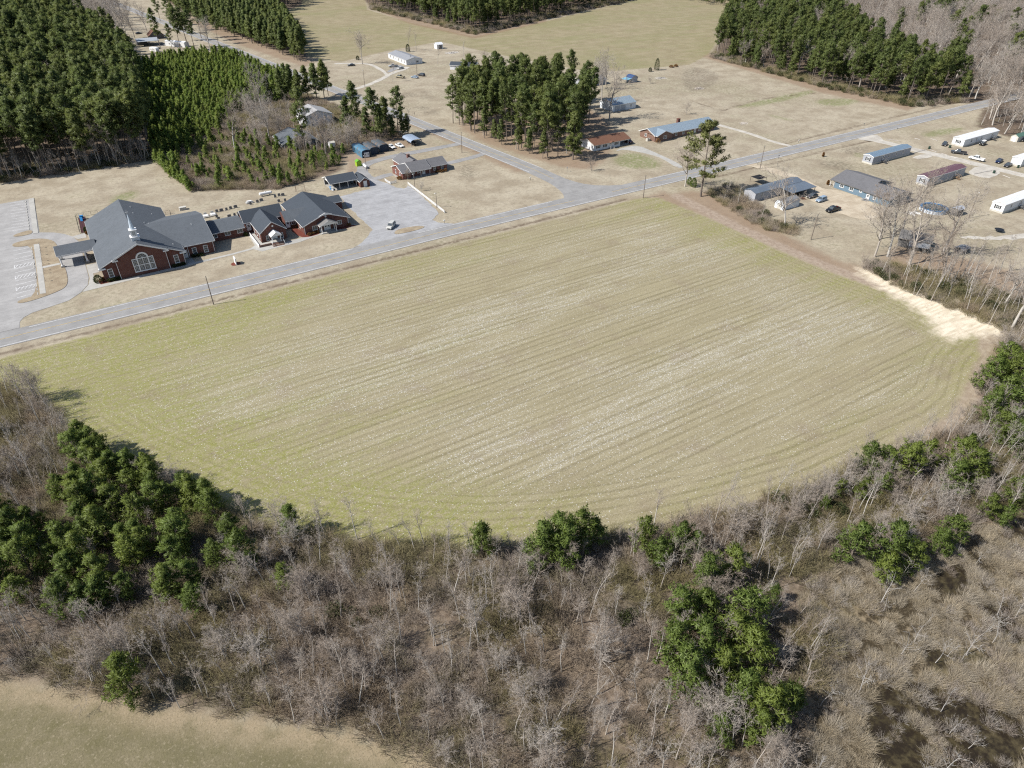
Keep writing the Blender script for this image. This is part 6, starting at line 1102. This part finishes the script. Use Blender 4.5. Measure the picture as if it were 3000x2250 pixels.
BPOLY = [crown(*q, 7) for q in ((215,1275),(270,1270),(330,1320),(450,1375),(560,1420),(680,1470),(715,1540),(700,1650),(640,1700),(560,1760),(480,1790),(380,1770),(230,1790),(150,1730),(-120,1760),(-120,1480),(130,1500),(180,1390))]
plant_all('bushy_pine', BUSH, scatter([BPOLY], 3.9, 8, ztop=9), 9, (6, 9), 'dark green pine in the thick stand at the lower left', 'pines of the lower left stand', 8)
# young pines
PLANT = [T1(*q) for q in ((835,420),(1100,375),(1480,345),(1760,480),(1640,570),(1560,650),(1500,760),(1290,930),(1130,1000),(1010,1030),(930,800),(860,560))]
plant_all('young_pine', SAPL, scatter([PLANT], 2.5, 9, ztop=4), 4, (2.4, 6.2), 'bright young pine in the dense plantation at the upper left', 'young pines of the plantation', 9)
YP2 = [T1(*q) for q in ((1480,760),(1560,520),(1760,480),(1880,500),(1960,600),(1850,660),(1680,690),(1560,740))]
plant_all('young_pine', SAPL, scatter([YP2], 3.4, 45, ztop=5), 4, (3.5, 7), 'young pine near the clump by the side road', 'young pines by the side road', 45)
OLDF = [T1(*q) for q in ((1060,1050),(1250,1225),(1800,1225),(2200,1105),(2240,980),(1700,930),(1500,760),(1290,930),(1130,1000))]
plant_all('young_pine', SAPL, scatter([OLDF], 5.2, 10, ztop=4), 4, (2.4, 6.0), 'young pine scattered in the brush behind the church', 'young pines in the brush', 10)
plant_all('young_pine', SAPL, [(25.9+5*t+rng.normal(0,.8), 314-45*t) for t in np.linspace(0, 1, 46)], 4, (3, 5.5), 'young pine in the row edging the church lawn', 'young pines edging the lawn', 11)
for i, q in enumerate(((1060,1125),(900,1080))): pass
# bare trees
MARSH_IN = MARSH
plant_all('bare_tree', SLIM+SLIM+SLIM+BROAD[:3], scatter([WOODA], 3.2, 12, excl=[MARSH, BPOLY], ztop=8), 7.6, (5.5, 10.5), 'leafless grey tree in the near thicket below the field', 'bare trees of the near thicket', 12)
plant_all('bare_tree', SLIM, scatter([BPOLY], 8, 13, ztop=8), 8, (5, 8), 'leafless tree showing between the lower left pines', 'bare trees among the lower left pines', 13)
plant_all('dead_tree', DEAD, scatter([MARSH], 6.2, 14, ztop=5), 5, (2.5, 8), 'bleached dead tree standing in the marsh', 'dead trees of the marsh', 14)
plant_all('bare_tree', OAK+SLIM, scatter([[PX(2440,60),PX(2620,180),PX(2800,262),PX(2860,300),PX(3100,330),PX(3160,120),PX(2960,10),PX(2860,-40),PX(2400,-60)]], 7.5, 15, ztop=20), 13, (16, 22), 'leafless grey tree in the bare wood at the upper right', 'bare trees of the upper right wood', 15)
plant_all('bare_tree', OAK+SLIM, scatter([[PX(2865,365),PX(2950,395),PX(3100,420),PX(3100,330),PX(2890,318)]], 6, 16, ztop=18), 13, (14, 21), 'leafless tree at the road end on the right', 'bare trees at the road end', 16)
RT = [PX(*q) for q in ((2570,830),(2700,880),(2900,960),(3000,1010),(3150,1030),(3150,820),(2960,800),(2800,800),(2650,790),(2540,790))]
plant_all('bare_tree', SLIM+OAK[:1], scatter([RT], 4.2, 17, ztop=16), 10, (11, 18), 'tall thin leafless tree along the right edge of the field', 'bare trees along the right field edge', 17)
plant_all('bare_tree', SLIM+OAK[:2], scatter([[T1(150,170),T1(560,0),T1(640,-20),T1(820,60),T1(870,230),T1(640,190),T1(420,200)]], 8, 18, ztop=20), 12, (15, 21), 'leafless grey tree behind the upper left forest', 'bare trees at the top left', 18)
EDGE_L = [(-60,316),(25,313.5),(27,330),(-60,331)]
plant_all('bare_tree', SLIM, scatter([EDGE_L], 4.2, 19, ztop=12), 8, (7, 13), 'thin leafless tree at the foot of the upper left forest', 'bare trees at the forest foot', 19)
plant_all('bare_tree', SLIM+BROAD, scatter([[PX(700,340),PX(740,300),PX(800,330),PX(1010,400),PX(1180,400),PX(1180,385),PX(960,470),PX(860,470),PX(760,440)]], 7.0, 20, excl=[[(73,299),(89,299),(89,316),(73,316)],[(91,326),(106,326),(106,342),(91,342)]], ztop=10), 8, (9, 15), 'thin leafless tree around the grey house', 'bare trees around the grey house', 20)
for (u, v, h, lib, lb) in ((2298,668,21,OAK,'large pale leafless tree beside the white gambrel shed'),(2007,546,18,OAK,'leafless tree left of the big lone pine'),(1733,500,7,BROAD,'small round leafless tree on the brown roofed house lawn'),(1785,352,23,OAK,'tall pale leafless tree behind the brown roofed house'),(1762,300,22,OAK,'leafless tree nearest the white metal garage'),(1738,262,21,OAK,'spreading leafless tree by the hidden house'),(1775,250,18,OAK,'leafless tree beside the blue roofed shed'),(690,445,23,OAK,'tall pale leafless tree in the brush behind the church'),(770,330,21,OAK,'leafless tree at the lower edge of the young pines'),(790,410,18,OAK,'leafless tree left of the grey house'),(1062,188,20,OAK,'round leafless tree on the far lawn left of the double wide'),(1149,240,11,SLIM,'slim leafless tree on the far lawn'),(1196,148,17,SLIM,'tall slim leafless tree behind the double wide home'),(1220,150,14,SLIM,'second slim leafless tree behind the double wide home'),(1282,188,13,SLIM,'leafless tree right of the double wide home'),(1360,177,13,SLIM,'leafless tree near the dark roofed garage'),(1420,180,8,BROAD,'leafless brushy tree at the far field edge'),(1195,400,15,SLIM,'leafless tree at the road end of the carport clump'),(1195,525,4.5,BROAD,'dark leafless shrub tree before the ranch house'),(1235,560,4,BROAD,'small leafless tree beside the white fence'),(617,150,23,OAK,'pale leafless tree beside the far road at top left'),(370,118,23,OAK,'tall leafless tree in the cluttered yard'),(338,122,23,OAK,'dark leafless tree left of the cluttered yard'),(430,90,20,OAK,'leafless tree between the barn and far road'),(395,112,21,OAK,'leafless tree beside the pole barn roof'),(250,60,21,OAK,'grey leafless tree high at the upper left'),(310,125,23,OAK,'leafless tree at the yard edge by the forest'),(2120,590,9,SLIM,'slim leafless tree in brush left of the grey single wide home'),(2160,600,8,SLIM,'second slim leafless tree left of the grey single wide home'),(2230,640,9,SLIM,'slim leafless tree in front of the grey single wide home'),(2680,620,17,OAK,'pale leafless tree between pool and maroon roofed home'),(2575,700,18,OAK,'leafless tree in front of the blue house corner'),(2640,690,17,OAK,'leafless tree below the pool'),(2562,752,20,OAK,'ivy hung leafless tree at the right field edge'),(2600,752,22,OAK,'very large leafless tree before the derelict barn'),(2665,775,21,OAK,'leafless tree standing in front of the derelict barn'),(2760,745,23,OAK,'wide forked leafless tree right of the derelict barn'),(2010,335,7,BROAD,'small leafless tree on the lawn by the cedar'),(1905,245,5,BROAD,'reddish leafless shrub tree near the blue shed')):
    plant('bare_tree', lib[int(u) % len(lib)], *PX(u, v), h/{id(OAK):14,id(BROAD):7.2,id(SLIM):8}[id(lib)], {id(OAK):14,id(BROAD):7.2,id(SLIM):8}[id(lib)], lb, must=True)
# evergreen shrubs and cedars that can be told apart
def cone_shrub(h, w, n, seed, mat, top=.3):
    R = np.random.default_rng(seed); a = R.uniform(0, 6.283, n); t = R.random(n); prof = np.where(t < top, .75+.25*t/top, np.sqrt(np.maximum(0, 1-((t-top)/(1-top))**1.5))); s = prof*w*.5*R.random(n)**.25
    C = np.stack([np.cos(a)*s, np.sin(a)*s, .1+t*h*.95], 1); D = np.stack([np.cos(a), np.sin(a), np.full(n, .5)], 1)+R.normal(0, .4, (n,3)); D /= np.linalg.norm(D, axis=1)[:,None]; V, F = tri_tufts(C, D, .26, .09, R); return V, F
def shrub(p, h, w, label, mat=EVERG, cat='shrub', name='shrub', n=700, top=.3, stem=TRUNK):
    t = thing(name, label, cat, p); V, F = cone_shrub(h, w, n, int(h*100+p[0]*7) % 9999, mat, top); me = mesh_of('foliage', [(V, F, mat)]); o = bpy.data.objects.new('foliage', me); COL.objects.link(o); o.parent = t; MB().tube((0,0,-.05),(0,0,h*.55),.05,.02,5).build('stem', stem, t)
shrub(Q4(1210,335), 7, 3.4, 'dark pointed cedar at the edge of the far field', cat='tree', name='cedar_tree', n=1400, top=.2); shrub(Q4(1125,355), 2.4, 2.2, 'small round bush left of the cedar'); shrub(Q4(1400,300), 1.4, 3, 'low brown shrub right of the cedar', DRYLEAF); shrub(Q4(1460,290), 1.4, 2.6, 'rightmost low brown shrub beyond the cedar', DRYLEAF)
shrub(Q3(1135,325), 5, 3.2, 'dark round cedar behind the double wide home', cat='tree', name='cedar_tree', n=1200); shrub(Q3(232,885), 4.2, 1.4, 'slim dark cypress beside the curved far drive', cat='tree', name='cypress', n=700, top=.15); shrub(Q3(360,450), 2.5, 2.4, 'bush at the far field edge left of the double wide')
shrub((-6.4,207.0), 2.2, 2.3, 'round dark green bush at the church front corner'); shrub((-4.9,207.2), 1.1, 1.3, 'yellow green plant beside the dark church bush', DRYLEAF); shrub((-5.6,247.2), 2.0, 1.7, 'upright green bush behind the church canopy'); shrub((-5.6,246.0), .8, 1.3, 'yellow plant below the bush behind the church canopy', DRYLEAF)
for i, (x, y) in enumerate(((-3.8,205.95),(-2.6,205.95),(-1.5,205.95),(13.4,206.0),(14.6,206.0),(15.8,206.1),(19.5,210.0),(20.6,210.0),(21.8,209.9))): shrub((x, y), .75, 1.3, 'low clipped hedge shrub under church windows', n=320)
for i, q in enumerate(((790,1400),(870,1375),(955,1345),(1640,1185))): shrub(R4(*q), .8, 1.2, ('first','second','third','fourth')[i]+' rusty round shrub from the left before the hall', DRYLEAF, n=320)
shrub(R4(450,1225), 2.0, 2.6, 'large tan ornamental bush between chapel and hall', DRYLEAF, n=900); shrub(R3(1190,1260), 1.1, 1.3, 'small green shrub at the chapel side door')
for i, q in enumerate(((1660,690),(1730,690),(1795,675))): shrub(R5(*q), 1.0, 1.5, ('left','middle','right')[i]+' yellowish shrub under the ranch house bedroom windows', DRYLEAF, n=360)
shrub(R5(1060,800), 1.0, 2.4, 'tan shrub at the ranch house left corner', DRYLEAF); shrub(R6(1255,770), 2.0, 2.2, 'bare brown shrub at the corner of the metal roofed house', DRYLEAF, n=260); shrub(R7(1795,560), 1.7, .9, 'small reddish cone shrub at the blue house porch', DRYLEAF, top=.15); shrub(R7(1720,105), 1.8, .8, 'small reddish cone shrub on the lawn across the sandy drive', DRYLEAF, top=.15)
shrub(R6(1830,1480), 3.4, 2.4, 'young green pine beside the lone pine trunk', NEEDLE_Y, name='young_pine', cat='tree', n=800, top=.2); shrub(R6(1760,1440), 2.8, 1.9, 'smaller green pine left of the lone pine trunk', NEEDLE_Y, name='young_pine', cat='tree', n=600, top=.2)
shrub(Q2(1140,1290), 4.2, 3.0, 'bright young pine at the end of the brush by the drive', NEEDLE_Y, name='young_pine', cat='tree', n=900, top=.25)
shrub(Q2(930,1310), 6.5, 4.2, 'largest bright young pine in the brush before the grey house', NEEDLE_Y, name='young_pine', cat='tree', n=1600, top=.3)

# ------------------------------------------------------------------ the 300 largest of each kind stand as things, the rest as one stuff object for each wood
LIBC = bpy.data.collections.new('plant_library')
def lib_object(me):
    for o in LIBC.objects:
        if o.data == me: return o
    o = bpy.data.objects.new(me.name, me); LIBC.objects.link(o); return o
def stuff(name, label, items):
    """one object that carries all its plants: items (mesh, x, y, z, rz, scale)"""
    ms = []; [ms.append(i[0]) for i in items if i[0] not in ms]
    sub = bpy.data.collections.new(name+'_parts')
    for k, me in enumerate(ms): o = bpy.data.objects.new('%03d_%s' % (k, me.name), me); sub.objects.link(o)
    pm = bpy.data.meshes.new(name); n = len(items); pm.vertices.add(n); pm.vertices.foreach_set('co', np.array([(i[1], i[2], i[3]) for i in items], np.float32).ravel())
    a = pm.attributes.new('rz', 'FLOAT_VECTOR', 'POINT'); a.data.foreach_set('vector', np.array([(rnd.gauss(0,.05), rnd.gauss(0,.05), i[4]) for i in items], np.float32).ravel())
    a = pm.attributes.new('sc', 'FLOAT_VECTOR', 'POINT'); a.data.foreach_set('vector', np.array([(i[5], i[5], i[5]*rnd.uniform(.88,1.12)) for i in items], np.float32).ravel())
    a = pm.attributes.new('ix', 'INT', 'POINT'); a.data.foreach_set('value', np.array([ms.index(i[0]) for i in items], np.int32))
    o = bpy.data.objects.new(name, pm); COL.objects.link(o); tag(o, label, kind='stuff')
    ng = bpy.data.node_groups.new(name, 'GeometryNodeTree'); ng.interface.new_socket('Geometry', in_out='INPUT', socket_type='NodeSocketGeometry'); ng.interface.new_socket('Geometry', in_out='OUTPUT', socket_type='NodeSocketGeometry')
    N = ng.nodes; L = ng.links; gi = N.new('NodeGroupInput'); go = N.new('NodeGroupOutput'); ci = N.new('GeometryNodeCollectionInfo'); ci.inputs['Collection'].default_value = sub; ci.inputs['Separate Children'].default_value = True; ci.inputs['Reset Children'].default_value = True
    m2p = N.new('GeometryNodeMeshToPoints'); ip = N.new('GeometryNodeInstanceOnPoints'); ip.inputs['Pick Instance'].default_value = True
    def na(nm, dt): q = N.new('GeometryNodeInputNamedAttribute'); q.data_type = dt; q.inputs['Name'].default_value = nm; return q.outputs['Attribute']
    L.new(gi.outputs[0], m2p.inputs['Mesh']); L.new(m2p.outputs[0], ip.inputs['Points']); L.new(ci.outputs[0], ip.inputs['Instance']); L.new(na('ix','INT'), ip.inputs['Instance Index']); L.new(na('rz','FLOAT_VECTOR'), ip.inputs['Rotation']); L.new(na('sc','FLOAT_VECTOR'), ip.inputs['Scale']); L.new(ip.outputs[0], go.inputs[0])
    md = o.modifiers.new('plants', 'NODES'); md.node_group = ng; return o
STUFFN = {'pines of the upper left forest': ('pine_forest','dense pine forest filling the upper left'), 'young pines of the plantation': ('young_pine_plantation','bright green mass of young planted pines'), 'bare trees of the near thicket': ('bare_thicket','grey mass of leafless trees below the field'), 'pines of the upper right wood': ('pine_wood','pine wood at the upper right'), 'pines of the top centre wood': ('pine_wood','pine wood at the top centre'), 'bare trees of the upper right wood': ('bare_wood','grey leafless wood at the upper right'), 'pines of the roadside strip': ('pine_strip','strip of pines along the side road at top left')}
KIND300 = {}
for t in TREES: KIND300.setdefault(t['kind'], []).append(t)
left = {}
for kind, L in KIND300.items():
    for t in L:
        u, v, zc = PROJ(t['x'], t['y'], t['h']*.6); vis = -60 < u < 3060 and -60 < v < 2310
        t['rank'] = (1e6 if t['must'] else 0)+(t['h']/zc if vis else -1)
    L.sort(key=lambda t: -t['rank'])
    for i, t in enumerate(L):
        if i < 296 and t['rank'] > 0:
            r = thing(kind, t['label'], t['cat'], (t['x'], t['y'], 0), rnd.uniform(0, 6.28), t['group']); r.scale = (t['s'], t['s'], t['s']*rnd.uniform(.94,1.06))
            for me, nm in ((t['m'][0], 'trunk'), (t['m'][1], 'crown' if 'pine' in kind else 'branches')):
                o = bpy.data.objects.new(nm, me); COL.objects.link(o); o.parent = r
        else: left.setdefault(t['group'], []).append(t)
for g, L in left.items():
    nm, lb = STUFFN.get(g, ('tree_mass', 'more of the '+g)); stuff(nm, lb, [(t['m'][2], t['x'], t['y'], 0, rnd.uniform(0, 6.28), t['s']) for t in L])
# undergrowth
def under(name, label, polys, step, seed, lib, sc, excl=(), ztop=3):
    q = scatter(polys, step, seed, excl, ztop=ztop); R = np.random.default_rng(seed)
    if len(q): stuff(name, label, [(lib[int(R.integers(len(lib)))], x, y, 0, R.uniform(0, 6.28), R.uniform(*sc)) for x, y in q])
OPENW = smooth([PX(*q) for q in ((1600,1880),(1780,1800),(1960,1900),(2080,2080),(2200,2200),(2150,2330),(1700,2330),(1640,2100))], 1)
def thin(q, keep, seed): R = np.random.default_rng(seed); return q[R.random(len(q)) < keep]
def under_pts(name, label, q, seed, lib, sc):
    R = np.random.default_rng(seed); stuff(name, label, [(lib[int(R.integers(len(lib)))], x, y, 0, R.uniform(0, 6.28), R.uniform(*sc)) for x, y in q])
q = scatter([WOODA], 1.7, 31, [MARSH], ztop=3); io = inside(q, OPENW); q = np.concatenate([q[~io], thin(q[io], .38, 3)]); nq = vnoise(q, 9, 5); q = q[(nq > -.55) | (np.random.default_rng(6).random(len(q)) < .35)]
ng = vnoise(q, 12, 8) > .75
under_pts('brush', 'brown and grey brush filling the near thicket', q[~ng], 31, BRUSH, (.5, 1.2)); under_pts('evergreen_brush', 'olive evergreen patches in the near thicket', q[ng], 30, BRUSH*2+GBRUSH, (.5, 1.1))
q = scatter([MARSH], .95, 32, ztop=2); wt = np.zeros(len(q), bool)
for w_ in WATER: wt |= inside(q, w_)
wt |= POOL(q) > .15
nq = vnoise(q, 2.6, 15); q = q[np.where(wt, nq > .62, nq > -.25)]
under_pts('marsh_reeds', 'dry tan reeds and grass clumps of the marsh', q, 32, REEDS, (.45, 1.35))
q = scatter([MARSH], 2.6, 33, ztop=2); nq = vnoise(q, 6, 19); q = q[nq > -.1]; under_pts('marsh_brush', 'low pale grey scrub on the marsh', q, 33, PBRUSH, (.4, .95))
under('old_field_brush', 'mauve brown brush behind the church cemetery', [WOODS[1]], 2.0, 34, BRUSH, (.5, 1.0), [PLANT, [(73,299),(89,299),(89,316),(73,316)],[(91,326),(106,326),(106,342),(91,342)],[(74,238),(130,238),(130,273),(97,286),(74,262)]])
under('hedge_brush', 'tangled hedge brush along the right field edge', [[PX(*q) for q in ((2530,780),(2600,830),(2750,890),(2950,975),(3150,1030),(3150,900),(2960,870),(2800,820),(2660,790),(2560,760))]], 1.7, 35, BRUSH*2+GBRUSH, (.6, 1.25))
under('yard_brush', 'brush along the field side of the grey single wide home', [[PX(*q) for q in ((2060,560),(2120,600),(2180,640),(2260,680),(2330,690),(2330,660),(2270,650),(2200,580),(2140,545))]], 1.6, 36, BRUSH*2+GBRUSH[:1], (.5, 1.0))
under('forest_undergrowth', 'brown undergrowth at the foot of the upper left forest', [EDGE_L], 2.2, 37, BRUSH+GBRUSH, (.6, 1.2))
under('woodland_undergrowth', 'undergrowth at the edge of the upper right wood', [[PX(2080,168),PX(2425,262),PX(2669,314),PX(2827,302),PX(2800,280),PX(2660,295),PX(2430,245),PX(2090,155)]], 2.6, 38, BRUSH+GBRUSH, (.7, 1.4))
under('wood_edge_brush', 'undergrowth at the edge of the top centre wood', [[PX(1085,28),PX(1390,103),PX(1870,-2),PX(1870,-20),PX(1390,85),PX(1085,12)]], 2.8, 39, BRUSH+GBRUSH, (.7, 1.5))
# ------------------------------------------------------------------ look-alikes in small groups are told apart by their order in the view
ORD = 'first second third fourth fifth sixth seventh eighth ninth tenth eleventh twelfth thirteenth fourteenth fifteenth sixteenth seventeenth eighteenth nineteenth twentieth twenty-first twenty-second twenty-third twenty-fourth twenty-fifth twenty-sixth'.split()
bylab = {}
for o in scn.objects:
    if o.parent is None and 'label' in o and 'category' in o: bylab.setdefault(o['label'], []).append(o)
for lb, L in bylab.items():
    if not 1 < len(L) <= len(ORD): continue
    P = [PROJ(o.location.x, o.location.y, 1.0) for o in L]; us = [p[0] for p in P]; vs = [p[1] for p in P]; hz = max(us)-min(us) >= .8*(max(vs)-min(vs))
    for i, k in enumerate(sorted(range(len(L)), key=lambda k: us[k] if hz else vs[k])): L[k]['label'] = '%s, %s from the %s' % (lb, ORD[i], 'left' if hz else 'top')
print('objects', len(scn.objects))
